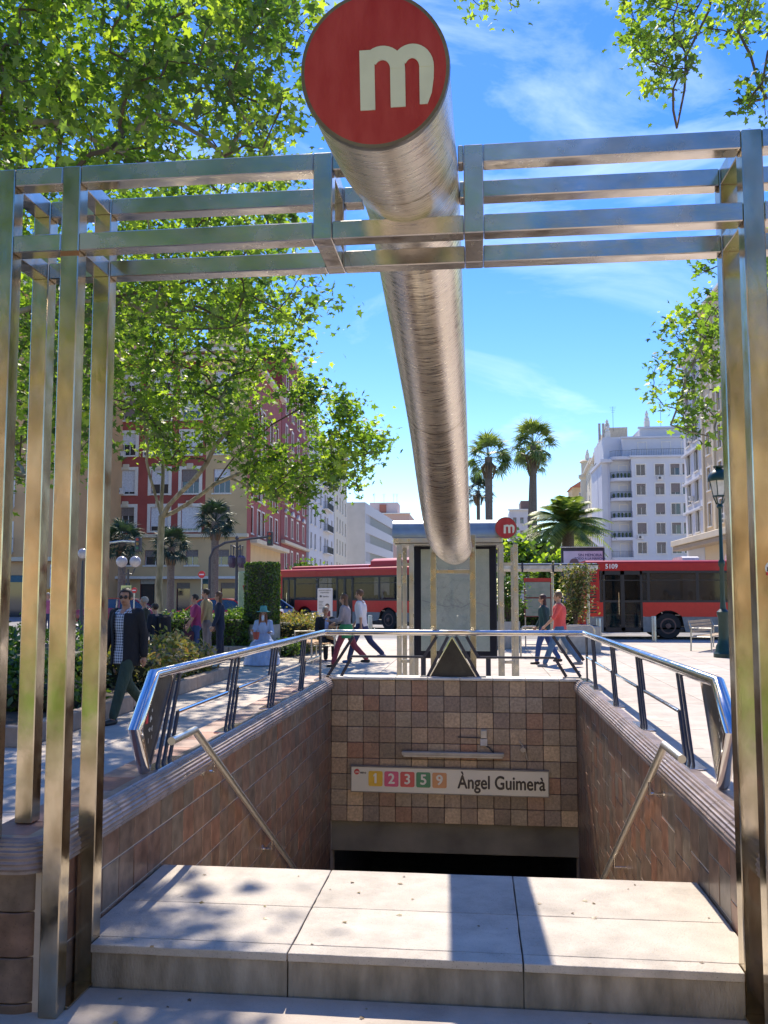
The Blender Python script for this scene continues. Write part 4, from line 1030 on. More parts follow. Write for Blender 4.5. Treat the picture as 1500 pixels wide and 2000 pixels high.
# behind the camera: the houses and trees the steel mirrors
wins = [(2+3*i, 4.5+3.3*j, 1.3, 2.0, pw(1.3, 2.0, trim=True, blind=.3)) for i in range(15) for j in range(2)]
bZ = building('sandstone_terrace', 'sand coloured terrace of houses across the pavement behind the photographer', (24, -26, 0), math.pi, 48, 10, 12.5, mat('sand_render', (.40, .28, .16), .8, var=.3, scale=.8), wins)

# ================================================================== buses
M_bred = mat('bus_red', (0.40, 0.014, 0.015), .35, var=.06, bump=0, coat=.1, spec=.3); M_bred2 = mat('bus_bright_red', (0.60, 0.035, 0.024), .35, var=.05, bump=0, coat=.1, spec=.3)
M_bgrey = mat('bus_grey', (0.20, 0.21, 0.21), .5); M_rub = mat('tyre_rubber', (0.02, 0.02, 0.02), .85); M_hub = mat('wheel_hub', (0.12, 0.07, 0.06), .5, .3)
M_bgl = glass_mat('bus_glass', (0.004, 0.014, 0.020), .66, spec=.4); M_int = mat('bus_interior', (0.05, 0.055, 0.06), .7); M_seat = mat('bus_seat', (0.02, 0.05, 0.10), .8)
M_bk = mat('black_trim', (0.012, 0.012, 0.015), .4, bump=0)
def wheel(parent, x, y, r, w=.28, name='wheel'):
    Rx = Matrix.Rotation(R(90), 4, 'X')
    o = MB().lathe([(r*.62, -w/2), (r*.93, -w/2), (r, -w/2+.04), (r, w/2-.04), (r*.93, w/2), (r*.62, w/2)], (0, 0, 0), 28, Rx).build(name, M_rub, parent, smooth=40, loc=(x, y, r))
    h = MB().lathe([(r*.6, -.02), (r*.6, .0), (r*.5, .0), (r*.42, -.06), (r*.2, -.06), (r*.2, .04), (.01, .05)], (0, -w/2-.002, 0), 20, Rx)
    for k in range(8): a = 2*math.pi*k/8; h.lathe([(.02, 0), (.02, .03)], (r*.32*math.cos(a), -w/2+.03, r*.32*math.sin(a)), 6, Rx)
    h.build('hub', M_hub, o, smooth=40)
def arch(x, r, n=12): return [(x+r*math.cos(math.pi*(1-i/n)), .34+r*math.sin(math.pi*(1-i/n))) for i in range(n+1)]
def bus(label, loc, rz, wheels, doors, number, pods, name_text=None, length=12.0, lit=(0.16, 0.17, 0.18)):
    b = thing('city_bus', label, 'bus', loc, rz, 'red city buses behind the plaza')
    L = length
    for y0, y1, tg_ in ((-.03, 0, 0), (2.5, 2.53, 1)):
        xs = sorted({0, L, *[d[0] for d in doors], *[d[1] for d in doors], *[x+s for x in wheels for s in (-.6, -.5, -.4, -.25, -.1, .1, .25, .4, .5, .6)]})
        seg = MB(); sk = MB()
        def flush():
            nonlocal seg, sk
            if seg.v: seg.build('side_panel', M_bred2, b)
            if sk.v: sk.build('skirt', M_bgrey, b)
            seg = MB(); sk = MB()
        for i in range(len(xs)-1):
            a, c = xs[i], xs[i+1]; m_ = (a+c)/2
            if tg_ == 0 and any(d[0] < m_ < d[1] for d in doors): flush(); continue
            zl = []
            for xx in (a, c):
                z = .26
                for w in wheels:
                    if abs(xx-w) < .6: z = max(z, .45+math.sqrt(max(0, .6*.6-(xx-w)**2)))
                zl.append(z)
            if max(zl) < .82: sk.prism([(a, zl[0]), (c, zl[1]), (c, .815), (a, .815)], y0, y1)
            elif sk.v: sk.build('skirt', M_bgrey, b); sk = MB()
            seg.prism([(a, max(.82, zl[0])), (c, max(.82, zl[1])), (c, 1.34), (a, 1.34)], y0, y1)
        flush()
        MB().cbox(0, L, y0, y1, 2.50, 2.80, .01).build('roof_band', M_bred, b)
        MB().box(0, .5 if tg_ == 0 else .2, y0, y1, 1.34, 2.5).build('corner_panel', M_bred, b)
        MB().box(L-.1, L, y0, y1, 1.34, 2.5).build('corner_panel', M_bk, b)
    # window band facing the plaza
    x = .52; k = 0; edges = []
    stops = sorted([d[0] for d in doors]+[L-.12])
    while x < L-.2:
        dn = [d for d in doors if d[0]-.05 <= x < d[1]]
        if dn: x = dn[0][1]; continue
        nxt = min([s for s in stops if s > x+.1]+[L-.12]); e = min(nxt, x+1.75)
        if nxt-e < .4: e = nxt
        edges.append((x, e)); x = e
    for a, c in edges:
        w = MB().box(a+.05, c-.05, -.012, -.004, 1.42, 2.42).build('window', M_bgl, b)
        f = MB().box(a, a+.05, -.025, .01, 1.34, 2.5).box(c-.05, c, -.025, .01, 1.34, 2.5).box(a+.05, c-.05, -.025, .01, 1.34, 1.42).box(a+.05, c-.05, -.025, .01, 2.42, 2.5)
        f.box(a+.05, c-.05, -.018, -.0125, 2.14, 2.17); f.build('window_frame', M_bk, w)
        w2_ = MB().box(a+.05, c-.05, 2.508, 2.516, 1.42, 2.42).build('window', M_bgl, b)
        f = MB().box(a, a+.05, 2.49, 2.53, 1.34, 2.5).box(c-.05, c, 2.49, 2.53, 1.34, 2.5).box(a+.05, c-.05, 2.49, 2.53, 1.34, 1.42).box(a+.05, c-.05, 2.49, 2.53, 2.42, 2.5); f.build('window_frame', M_bk, w2_)
    for a, c in doors:
        d = MB().box(a, a+.08, -.028, .02, .3, 2.5).box(c-.08, c, -.028, .02, .3, 2.5).box((a+c)/2-.07, (a+c)/2+.07, -.028, .02, .3, 2.5).box(a, c, -.028, .02, 2.36, 2.5).box(a, c, -.028, .02, .28, .42).build('door', M_bk, b)
        MB().box(a+.08, (a+c)/2-.07, -.012, -.004, .42, 2.36).build('door_pane', M_bgl, d); MB().box((a+c)/2+.07, c-.08, -.012, -.004, .42, 2.36).build('door_pane', M_bgl, d)
        MB().tube([((a+c)/2-.14, -.03, .9), ((a+c)/2-.14, -.03, 1.7)], .015, 6).build('door_handle', M_rail, d)
    # roof, ends, floor
    rf = MB(); prof = [(0, 2.78), (.02, 2.84), (.12, 2.89), (2.38, 2.89), (2.48, 2.84), (2.5, 2.78)]
    rf.prism(prof, 0.02, L-.02, 'X'); rf.build('roof', M_bred, b, smooth=30)
    for (a, c, h_, col) in pods:
        MB().prism([(.35, 2.885), (.38, 2.885+h_*.7), (.6, 2.885+h_), (1.9, 2.885+h_), (2.12, 2.885+h_*.7), (2.15, 2.885)], a, c, 'X').build('roof_pod', col, b, smooth=30)
    MB().cbox(-.03, .02, 0, 2.5, .3, 2.82, .02).build('rear_wall', M_bred, b)
    fw = MB().cbox(L-.02, L+.06, 0, 2.5, .3, 1.3, .02).build('front_bumper', M_bred2, b); MB().box(L-.02, L+.02, .05, 2.45, 1.3, 2.75).build('windscreen', M_bgl, b)
    for y in (.3, 2.2): MB().lathe([(.12, 0), (.1, .03)], (L+.06, y, .7), 12, Matrix.Rotation(R(90), 4, 'Y')).build('headlight', M_rail, b)
    MB().box(0.02, L-.02, .02, 2.48, .36, .42).build('floor', M_int, b); MB().box(0.05, L-.05, .05, 2.45, .24, .35).build('underside', M_bk, b)
    gl = MB()
    for z in (.95, 1.05, 1.15, 1.25, 1.5, 1.6, 1.7, 1.8, 2.1, 2.2, 2.3, 2.4): gl.box(.06, .38, -.042, -.031, z, z+.045)
    gl.build('engine_grille', M_bk, b)
    for x in wheels: wheel(b, x, .16, .48); wheel(b, x, 2.3, .48)
    stt = MB().cbox(-.22, .22, 0, .45, 0, .1, .03).cbox(-.22, .22, .38, .46, .05, .65, .03).mesh('seat', M_seat)
    Rz = R(-90)
    for k in range(6):
        xx = 1.2+k*1.6
        if any(d[0]-.4 < xx < d[1]+.3 for d in doors): continue
        for y in (.5, .95, 1.7, 2.1): link('seat', stt, b, (xx, y, .95), (0, 0, Rz))
    for xx in (2.6, 5.2, 7.8): MB().tube([(xx, 1.2, .42), (xx, 1.2, 2.7)], .02, 6).build('grab_pole', M_rail, b)
    if number:
        text('fleet_number', number, .24, M_white, b, (.95, -.034, 2.66), bold=.006, sx=.95)
    if name_text: text('operator_name', name_text[0], .34, M_white, b, (name_text[1], -.034, 2.32), bold=.01, sx=.9)
    return b
bus1 = bus('red city bus numbered 5109 with double door, on the right behind the bench', (3.98, 33.0, 0), 0, [2.95, 8.9], [(.62, 2.05), (5.9, 7.2)], '5109', [(5.6, 9.5, .32, mat('pod_white', (.65, .62, .6), .5)), (3.6, 4.2, .16, mat('pod_white', (.65, .62, .6)))])
bus2 = bus('red city bus with tall roof pod, standing on the left beyond the hedges', (-10.35, 44.3, 0), math.atan2(-5.5, 7.06), [2.25, 8.0], [(.5, 1.5), (4.6, 5.7)], None, [(.8, 6.4, .18, M_bred), (6.5, 11.6, .42, M_bred)], ('EMT', 9.9))

# ================================================================== cars
def car(label, loc, rz, col, group='cars beyond the plaza', L=4.2, Hh=1.45):
    c = thing('parked_car', label, 'car', loc, rz, group)
    W_ = 1.72; body = MB(); secs = []
    prof = [(0, .45, .62), (.15, .3, .80), (.9, .26, .92), (1.25, .26, .95), (3.5, .26, .95), (4.0, .3, .90), (L, .42, .70)]
    n = 0
    for x, zb, zt in prof:
        wv = W_/2*(.86 if x in (0, L) else 1)
        secs.append([(x, -wv*.96, zb), (x, -wv, (zb+zt)/2), (x, -wv*.9, zt), (x, wv*.9, zt), (x, wv, (zb+zt)/2), (x, wv*.96, zb)])
    for s_ in secs: body.v += s_
    for i in range(len(secs)-1):
        for j in range(6): body.f.append([i*6+j, i*6+(j+1) % 6, (i+1)*6+(j+1) % 6, (i+1)*6+j]); body.m.append(0)
    body.f.append(list(range(6))); body.m.append(0); body.f.append([len(secs)*6-6+j for j in range(6)]); body.m.append(0)
    o = body.build('body', col, c, smooth=35); bevel(o, .03, 2)
    roof = MB(); w0, w1 = W_*.44, W_*.36
    R_ = [(1.1, w0, .93), (1.75, w1, Hh-.04), (2.0, w1, Hh), (2.9, w1, Hh), (3.25, w1, Hh-.06), (3.95, w0, .93)]
    for x, w, z in R_[1:5]: roof.v += [(x, -w, z), (x, w, z)]
    roof.v += [(x, y, z-.05) for x, y, z in roof.v]; roof.f += [[0, 2, 3, 1], [2, 4, 5, 3], [4, 6, 7, 5]]; roof.f += [[8, 9, 11, 10], [10, 11, 13, 12], [12, 13, 15, 14]]
    roof.f += [[0, 8, 10, 2], [2, 10, 12, 4], [4, 12, 14, 6], [1, 3, 11, 9], [3, 5, 13, 11], [5, 7, 15, 13], [0, 1, 9, 8], [6, 14, 15, 7]]; roof.m = [0]*len(roof.f)
    for sy in (-1, 1):
        for a, b in ((R_[0], R_[1]), (R_[5], R_[4])): roof.tube([(a[0], sy*a[1], a[2]), (b[0], sy*b[1], b[2]-.02)], .035, 5)
        roof.tube([(2.5, sy*w0, .93), (2.5, sy*w1, Hh-.03)], .035, 5)
    roof.build('roof', col, c, smooth=30)
    gl = MB()
    for sy in (-1, 1): gl.add([(1.15, sy*(w0-.01), .93), (3.9, sy*(w0-.01), .93), (3.22, sy*(w1-.01), Hh-.07), (1.8, sy*(w1-.01), Hh-.06)], [(0, 1, 2, 3)])
    gl.add([(1.12, -w0, .94), (1.12, w0, .94), (1.75, w1, Hh-.05), (1.75, -w1, Hh-.05)], [(0, 1, 2, 3)]); gl.add([(3.93, -w0, .94), (3.93, w0, .94), (3.25, w1, Hh-.07), (3.25, -w1, Hh-.07)], [(0, 1, 2, 3)])
    gl.build('windows', glass_mat_car, c)
    for x in (.85, 3.35):
        wheel(c, x, -W_/2+.1, .31, .2); wheel(c, x, W_/2-.1, .31, .2)
    for sy in (-.6, .6): MB().ell((.04, sy, .66), .07, .16, .08).build('headlight', M_rail, c); MB().cbox(L-.06, L+.01, sy-.15, sy+.15, .62, .8, .02).build('tail_light', mat('lamp_red', (.4, .01, .01), .2), c)
    return c
glass_mat_car = glass_mat('car_glass', (.03, .07, .12), .85)
p = gr(322, 1218)
car('red hatchback parked behind the clipped hedge left of the trunk', (at(322, 1200, 'Y', 38).x, 38, 0), R(4), mat('car_red', (.45, .02, .02), .25, coat=.6, bump=0))
car('white car with blue windscreen glare, seen past the woman in navy', (at(436, 1200, 'Y', 44).x, 44, 0), R(-25), mat('car_white', (.7, .7, .72), .25, coat=.6, bump=0))
car('blue car parked left of the white car, roof showing over the hedge', (at(405, 1200, 'Y', 50).x, 50, 0), R(8), mat('car_blue', (.03, .12, .3), .25, coat=.6, bump=0))
car('small dark red car on the left road, seen between the steel posts', (at(138, 1200, 'Y', 42).x, 42, 0), R(12), mat('car_maroon', (.3, .02, .03), .25, coat=.6, bump=0))
car('silver car beyond the bus stop, left of the map board', (at(992, 1200, 'Y', 41).x, 41, 0), R(5), mat('car_silver', (.5, .52, .55), .25, .5, coat=.6, bump=0), L=4.2)
# ================================================================== kiosk, map panel, bus stop, street furniture
M_galv = steel('kiosk_steel', (0.50, 0.49, 0.45), .33, stain=(0.38, 0.37, 0.33), bump=.04)
M_map = mat('map_paper', (0.25, 0.30, 0.26), .25, col2=(0.34, 0.38, 0.33), scale=4, bump=0, coat=.6)
M_ink = mat('map_ink', (0.16, 0.18, 0.17), .5, bump=0)
ks = thing('lift_shelter', 'steel lift shelter with a rounded roof and round red m disc behind the stair railing', 'shelter', (-.39, 14.6, 0))
KX0, KX1 = -1.37, .40
rp_ = [(14.0, 2.56), (14.0, 2.66), (14.06, 2.78), (14.2, 2.85), (15.0, 2.85), (15.14, 2.78), (15.2, 2.66), (15.2, 2.56)]
wl_(MB().prism([(y, z) for y, z in rp_], KX0, KX1, 'X').build('roof', mat('roof_zinc', (0.30, 0.34, 0.36), .3, .6, var=.1), ks, smooth=40), ks)
wl_(MB().cbox(KX0+.01, KX1, 14.0-.01, 15.2, 2.47, 2.558, .01).build('fascia', M_galv, ks), ks)
wl_(MB().cbox(KX0+.03, KX1, 14.02, 15.18, 2.43, 2.468, .01).build('fascia', M_galv, ks), ks)
for px_ in (780, 804, 980, 1008):
    x = at(px_, 1200, 'Y', 14.05).x
    for y in (14.05, 15.1): wl_(MB().cbox(x-.038, x+.038, y-.038, y+.038, 0, 2.45, .004).build('post', M_galv, ks), ks)
for a, b in ((780, 804), (980, 1008)):
    xa_, xb_ = at(a, 1200, 'Y', 14.05).x, at(b, 1200, 'Y', 14.05).x
    for z in (.55, 2.1): wl_(MB().cbox(xa_+.04, xb_-.04, 14.03, 14.07, z, z+.05, .003).build('cross_rail', M_galv, ks), ks)
d = at(988, 1031, 'Y', 13.93)
ds = thing('round_metro_sign', 'small red disc with a white m at the right end of the shelter roof', 'sign', d)
disc_sign(ds, d, (0, -1, 0), .172)
wl_(MB().tube([(d.x, 13.95, d.z), (d.x, 14.3, d.z)], .15, 20).build('drum', M_galv, ds, smooth=40), ds)
mp_ = thing('street_map_panel', 'tall dark framed city map panel under the lift shelter', 'map panel', (-.36, 14.4, 0))
a, b = at(808, 1058, 'Y', 14.4), at(972, 1287, 'Y', 14.4)
wl_(MB().cbox(a.x, b.x, 14.4, 14.55, b.z, a.z, .02).build('frame', mat('panel_frame', (0.008, 0.010, 0.02), .45, spec=.25), mp_), mp_)
for xx in (a.x+.15, b.x-.15): wl_(MB().cbox(xx-.04, xx+.04, 14.44, 14.52, 0, b.z, .004).build('leg', M_navy, mp_), mp_)
c1, c2 = at(822, 1073, 'Y', 14.4), at(957, 1272, 'Y', 14.4)
sheet_ = wl_(MB().box(c1.x, c2.x, 14.392, 14.399, c2.z, c1.z).build('map_sheet', M_map, mp_), mp_)
mk = MB(); gg = random.Random(3); cx_, cz_ = (c1.x+c2.x)/2, (c1.z+c2.z)/2-.05
def stroke(mb, P, w, y):
    for i in range(len(P)-1):
        a_, b_ = Vector((P[i][0], 0, P[i][1])), Vector((P[i+1][0], 0, P[i+1][1])); d_ = (b_-a_); n_ = Vector((-d_.z, 0, d_.x)).normalized()*w/2
        mb.add([(q.x, y, q.z) for q in (a_-n_, b_-n_, b_+n_, a_+n_)], [(0, 1, 2, 3)])
river = [(c1.x+.02, cz_+.04), (cx_-.3, cz_-.02), (cx_-.15, cz_-.06), (cx_, cz_-.04), (cx_+.1, cz_-.08), (cx_+.25, cz_+.0), (cx_+.4, cz_+.0), (c2.x-.02, cz_-.06)]
stroke(mk, river, .014, 14.390)
for k in range(70):
    a_ = gg.uniform(0, 6.28); r0 = gg.uniform(.0, .45); x, z = cx_+r0*math.cos(a_), cz_+r0*math.sin(a_)*1.5; P = [(x, z)]
    for s_ in range(gg.randint(2, 5)):
        x += gg.uniform(-.12, .12); z += gg.uniform(-.14, .14); x = min(max(x, c1.x+.02), c2.x-.02); z = min(max(z, c2.z+.05), c1.z-.05); P.append((x, z))
    stroke(mk, P, gg.uniform(.002, .005), 14.3905)
wl_(mk.build('street_lines', M_ink, mp_, fix=False), mp_)
# one pale glass pane over the map sheet
wl_(MB().box(c1.x+.005, c2.x-.005, 14.385, 14.388, c2.z+.005, c1.z-.005).build('glass', glass_mat('panel_glass', (.5, .6, .55), .10), mp_), mp_)

def lamp_post():
    b = gr(1415, 1284); t = thing('street_lamp', 'ornate dark green lamp post with a crowned lantern on the right', 'street lamp', (b.x, b.y, 0))
    s = b.y; ztop = at(1402, 912, 'Y', s).z; zl = at(1402, 968, 'Y', s).z
    M_g = mat('lamp_green', (0.006, 0.036, 0.026), .4, var=.2, coat=.1)
    MB().lathe([(.27, 0), (.27, .1), (.22, .16), (.2, .3), (.15, .38), (.13, .5), (.135, 1.05), (.16, 1.1), (.16, 1.18), (.08, 1.26), (.06, 1.5), (.055, 2.35), (.085, 2.4), (.085, 2.5), (.05, 2.56), (.042, zl-.35), (.09, zl-.3), (.05, zl-.22)], n=18).build('column', M_g, t, smooth=35)
    ar = MB()
    for k in range(4): a = R(45+90*k); ar.tube([(0, 0, zl-.25), (.1*math.cos(a), .1*math.sin(a), zl-.2), (.17*math.cos(a), .17*math.sin(a), zl-.03)], .018, 6)
    ar.build('lantern_bracket', M_g, t, smooth=40)
    hh = (ztop-zl)*.52; cg = MB(); cf = MB(); q0, q1 = .16, .235
    for k in range(6):
        a0, a1 = R(60*k), R(60*k+60); p = [(q0*math.cos(a0), q0*math.sin(a0), zl), (q0*math.cos(a1), q0*math.sin(a1), zl), (q1*math.cos(a1), q1*math.sin(a1), zl+hh), (q1*math.cos(a0), q1*math.sin(a0), zl+hh)]
        cg.add(p, [(0, 1, 2, 3)]); cf.tube([p[0], p[3]], .014, 5)
    cf.lathe([(q0+.02, zl-.03), (q0+.02, zl)], n=6)
    cg.build('lantern_glass', mat('opal_glass', (.62, .60, .52), .3, bump=0), t); cf.build('lantern_frame', M_g, t)
    MB().lathe([(q1+.05, zl+hh-.01), (q1+.06, zl+hh+.05), (q1+.03, zl+hh+.16), (q1-.08, zl+hh+.27), (.09, zl+hh+.31), (.07, zl+hh+.36), (.13, ztop-.02), (.14, ztop+.02), (.03, ztop)], n=18).build('lantern_cap', M_g, t, smooth=35)
    MB().cbox(.15, .4, -.1, .15, .25, .55, .05).build('cable_box', M_navy, t)
lamp_post()
def bollard(px, py, lab):
    b = gr(px, py); t = thing('bollard', lab, 'bollard', (b.x, b.y, 0), 0, 'steel bollards along the kerb')
    MB().lathe([(.085, 0), (.085, .86), (.08, .88)], n=16).build('post', M_galv, t, smooth=40); MB().lathe([(.12, 0), (.12, .012)], n=16).build('foot_plate', M_galv, t)
bollard(1278, 1253, 'steel bollard in front of the rear wheel of bus 5109'); bollard(1170, 1262, 'steel bollard beside the square planter')
bollard(723, 1250, 'steel bollard left of the lift shelter'); 
# benches
def bench(lab, loc, rz, wood, L=1.8, solid=False):
    t = thing('bench', lab, 'bench', loc, rz)
    for k in range(7): MB().cbox(-L/2, L/2, -.42+k*.075, -.42+k*.075+.055, .42, .45, .005).build('seat_slat', wood, t)
    for k in range(4): 
        o = MB().cbox(-L/2, L/2, -.012, .012, 0, .07, .004).build('back_slat', wood, t, loc=(0, .14+k*.02, .53+k*.09), rot=(R(-12), 0, 0))
    for x in (-L/2-.04, L/2+.04):
        MB().tube([(x, -.44, 0), (x, -.44, .66), (x, .12, .66), (x, .2, .92), (x, .12, .66), (x, .14, 0)], .022, 8).build('side_frame', M_galv, t)
        MB().tube([(x, -.42, .41), (x, .14, .41)], .018, 6).build('seat_bearer', M_galv, t)
    return t
b = gr(1375, 1268); bench('steel framed bench seen from the side, left of the green lamp post', (b.x+.1, b.y, 0), R(60), mat('pale_wood', (.45, .33, .2), .7), 2.2)
b = gr(640, 1288); bench('wooden slatted bench under the man in the dark suit', (b.x-.2, b.y, 0), R(-68), mat('orange_wood', (.48, .25, .09), .6), 2.2)
# bus stop canopy and boards
bsp = thing('bus_stop_shelter', 'bus stop shelter with a long pale flat roof beyond the walking couple', 'bus shelter', (2.4, 29.0, 0))
a, b = at(930, 1100, 'Y', 28.5), at(1168, 1100, 'Y', 28.5); zt_, zb_ = at(1060, 1100, 'Y', 28.5).z, at(1060, 1114, 'Y', 28.5).z
wl_(MB().cbox(a.x, b.x, 28.5, 30.2, zb_, zt_, .05).build('roof', mat('shelter_roof', (.60, .58, .53), .35, .2), bsp), bsp)
wl_(MB().cbox(a.x-.02, b.x+.02, 28.48, 30.22, zt_-.07, zt_-.03, .005).build('roof_edge', M_navy, bsp), bsp)
for px_ in (985, 1080, 1150): x = at(px_, 1100, 'Y', 29.6).x; wl_(MB().tube([(x, 29.9, 0), (x, 29.9, zb_)], .05, 10).build('post', M_galv, bsp, smooth=40), bsp)
for px_ in (1020, 1080, 1143): x = at(px_, 1100, 'Y', 28.5).x; wl_(MB().box(x-.03, x+.03, 28.46, 28.5, zb_-.06, zt_+.03).build('bracket', M_navy, bsp), bsp)
wl_(MB().cbox(a.x+1.5, b.x-.6, 29.2, 29.6, .42, .48, .01).build('seat', M_galv, bsp), bsp)
bm = thing('bus_map_board', 'red headed bus route board with two map sheets behind the walking couple', 'notice board', (at(1051, 1200, 'Y', 28).x, 28, 0))
def lz(py, Y): return at(1051, py, 'Y', Y).z
wpx = 52/1700*28/2; X0, X1 = -wpx, wpx
MB().box(X0, X1, 0, .08, lz(1205, 28), lz(1129, 28)).build('board', mat('board_red_brown', (.22, .05, .04), .4), bm)
MB().box(X0, X1, -.012, 0, lz(1136, 28), lz(1129, 28)).build('header', mat('board_red', (.55, .04, .03), .4), bm)
for a, b in ((1137, 1166), (1169, 1203)): MB().box(X0+.04, X1-.04, -.01, -.001, lz(b, 28), lz(a, 28)).build('map_sheet', M_map, bm)
hl = MB(); g4 = random.Random(9)
for k in range(50): zz = g4.uniform(lz(1202, 28), lz(1138, 28)); xx = g4.uniform(X0+.06, X1-.25); hl.box(xx, xx+g4.uniform(.05, .18), -.013, -.0105, zz, zz+.008)
hl.build('map_lines', mat('map_green', (.12, .3, .2), .5), bm)
for x in (X0+.03, X1-.03): MB().box(x-.02, x+.02, .02, .06, 0, lz(1129, 28)).build('leg', M_galv, bm)
bb = thing('billboard', 'wide dark framed billboard with blue lettering above the bus stop', 'billboard', (at(1147, 1080, 'Y', 34.8).x, 36.2, 0))
hw_ = 41/1700*36.2; z1_, z0_ = at(1147, 1070, 'Y', 36.2).z, at(1147, 1107, 'Y', 36.2).z
MB().cbox(-hw_, hw_, 0, .25, z0_-.5, z1_, .03).build('frame', M_navy, bb); MB().box(-hw_+.09, hw_-.09, -.01, -.001, z0_-.42, z1_-.13).build('poster', mat('poster_lilac', (.56, .53, .62), .5, var=.08, scale=3), bb)
MB().cbox(-hw_-.03, hw_+.03, -.04, .3, z1_, z1_+.05, .01).build('top_trim', M_galv, bb)
M_bluel = mat('blue_letter', (.05, .05, .16), .5); text('lettering', 'SIN MEMORIA', .155, M_bluel, bb, (.28, -.013, z1_-.30), bold=.003); text('lettering', 'TODO A LA MANCHA', .125, M_bluel, bb, (.28, -.013, z1_-.44), bold=.003)
MB().lathe([(.19, 0), (.19, .01)], (-.36, -.012, z1_-.62), 20, Matrix.Rotation(R(90), 4, 'X')).build('portrait_head', mat('portrait', (.16, .10, .10), .6), bb)
MB().box(-.12, .12, 0.05, .2, 0, z0_-.5).build('column', M_galv, bb)
tt = thing('advert_totem', 'slim white advertising column with grey lettering and a man\'s portrait before the left bus', 'advert', (at(634, 1200, 'Y', 32.5).x, 32.5, 0))
hw_ = 14.5/1700*32.5; z1_ = at(634, 1149, 'Y', 32.5).z
MB().cbox(-hw_, hw_, 0, .18, .1, z1_, .02).build('body', mat('totem_white', (.60, .58, .58), .4, var=.04), tt)
MB().box(-hw_-.02, hw_+.02, -.02, .2, 0, .1).build('base', M_galv, tt)
M_gl = mat('grey_letter', (.07, .07, .08), .5)
text('lettering', 'NUESTROS SUEÑOS', .052, M_gl, tt, (0, -.004, z1_-.08), bold=.001); text('lettering', 'emprenden', .075, M_gl, tt, (0, -.004, z1_-.16), bold=.001); text('lettering', 'bankia', .085, M_gl, tt, (.05, -.004, z1_-.31), bold=.001)
MB().lathe([(.04, 0), (.04, .006)], (-.15, -.006, z1_-.30), 16, Matrix.Rotation(R(90), 4, 'X')).build('logo_disc', M_gl, tt)
for k in range(6): MB().box(-.22, -.05-.02*(k % 3), -.006, -.0005, z1_-.5-k*.055, z1_-.485-k*.055).build('text_line', M_gl, tt)
Rx90 = Matrix.Rotation(R(90), 4, 'X')
MB().ell((.1, -.002, z1_-.72), .075, .006, .1).build('portrait_face', mat('portrait_skin', (.42, .27, .2), .6), tt); MB().ell((.1, .0005, z1_-.66), .085, .004, .09).build('portrait_hair', M_blk, tt)
MB().prism([(-.02, z1_-1.15), (.22, z1_-1.15), (.22, z1_-.86), (.14, z1_-.82), (.06, z1_-.82), (-.01, z1_-.87)], -.003, .001).build('portrait_scarf', mat('scarf', (.16, .03, .04), .7), tt)
gb = thing('advert_board', 'pale green glass advertising panel left of the clipped column hedge', 'advert', (at(473, 1200, 'Y', 26).x, 26, 0))
hw_ = 9.5/1700*26; MB().cbox(-hw_, hw_, 0, .14, .3, at(473, 1116, 'Y', 26).z, .03).build('body', mat('panel_green', (.25, .36, .29), .25, coat=.4), gb)
MB().prism([(.0, 1.9), (.12, 1.5), (.14, 1.95)], -.006, -.001).build('logo_mark', mat('logo_dark_red', (.3, .05, .03), .5), gb); MB().box(-.1, .1, .02, .12, 0, .3).build('foot', M_galv, gb)

# no-entry sign, street name sign, small notice
def roundsign(px, py, Y, r, lab, bar=True):
    c = at(px, py, 'Y', Y); t = thing('road_sign', lab, 'road sign', (c.x, Y, 0))
    MB().lathe([(r, -.01), (r, .01)], (0, 0, c.z), 24, Rx90).build('disc', mat('sign_bright_red', (.6, .02, .025), .4), t)
    MB().cbox(-r*.65, r*.65, -.018, -.0105, c.z-r*.17, c.z+r*.17, .003).build('bar', M_white, t)
    MB().tube([(0, .03, 0), (0, .03, c.z+r)], .03, 8).build('pole', M_galv, t)
roundsign(394, 1122, 40, .17, 'round red no entry sign on a pole left of the globe-lamp mast'); roundsign(262, 1153, 38, .13, 'small red no entry sign behind the man in sunglasses')
c = at(246, 1151, 'Y', 24); t = thing('yellow_notice', 'small yellow green notice board on a pole above the man in sunglasses', 'sign', (c.x, 24, 0))
MB().cbox(-.15, .15, 0, .03, c.z-.11, c.z+.11, .004).build('board', mat('notice_yellow', (.55, .62, .28), .5), t); text('lettering', '← 7 8', .1, M_gl, t, (0, -.004, c.z+.02)); MB().tube([(0, .03, 0), (0, .03, c.z)], .02, 8).build('pole', M_galv, t)
c = at(101, 1125, 'Y', 40); t = thing('vertical_shop_sign', 'tall narrow white shop sign seen between the left posts', 'sign', (c.x, 58.6, c.z)); t.location = at(101, 1125, 'Y', 58.5)
MB().cbox(-.14, .14, 0, .12, -.8, .8, .02).build('panel', mat('panel_white', (.65, .66, .7), .4), t)
for k, ch in enumerate('CAFE'): text('lettering', ch, .3, M_bluel, t, (0, -.005, .55-.36*k), bold=.004)
t = thing('orange_shop_sign', 'small orange square sign under the tall white shop sign', 'sign', at(96, 1157, 'Y', 58.5)); MB().cbox(-.25, .25, 0, .1, -.25, .25, .02).build('panel', mat('sign_orange', (.7, .3, .02), .5), t)

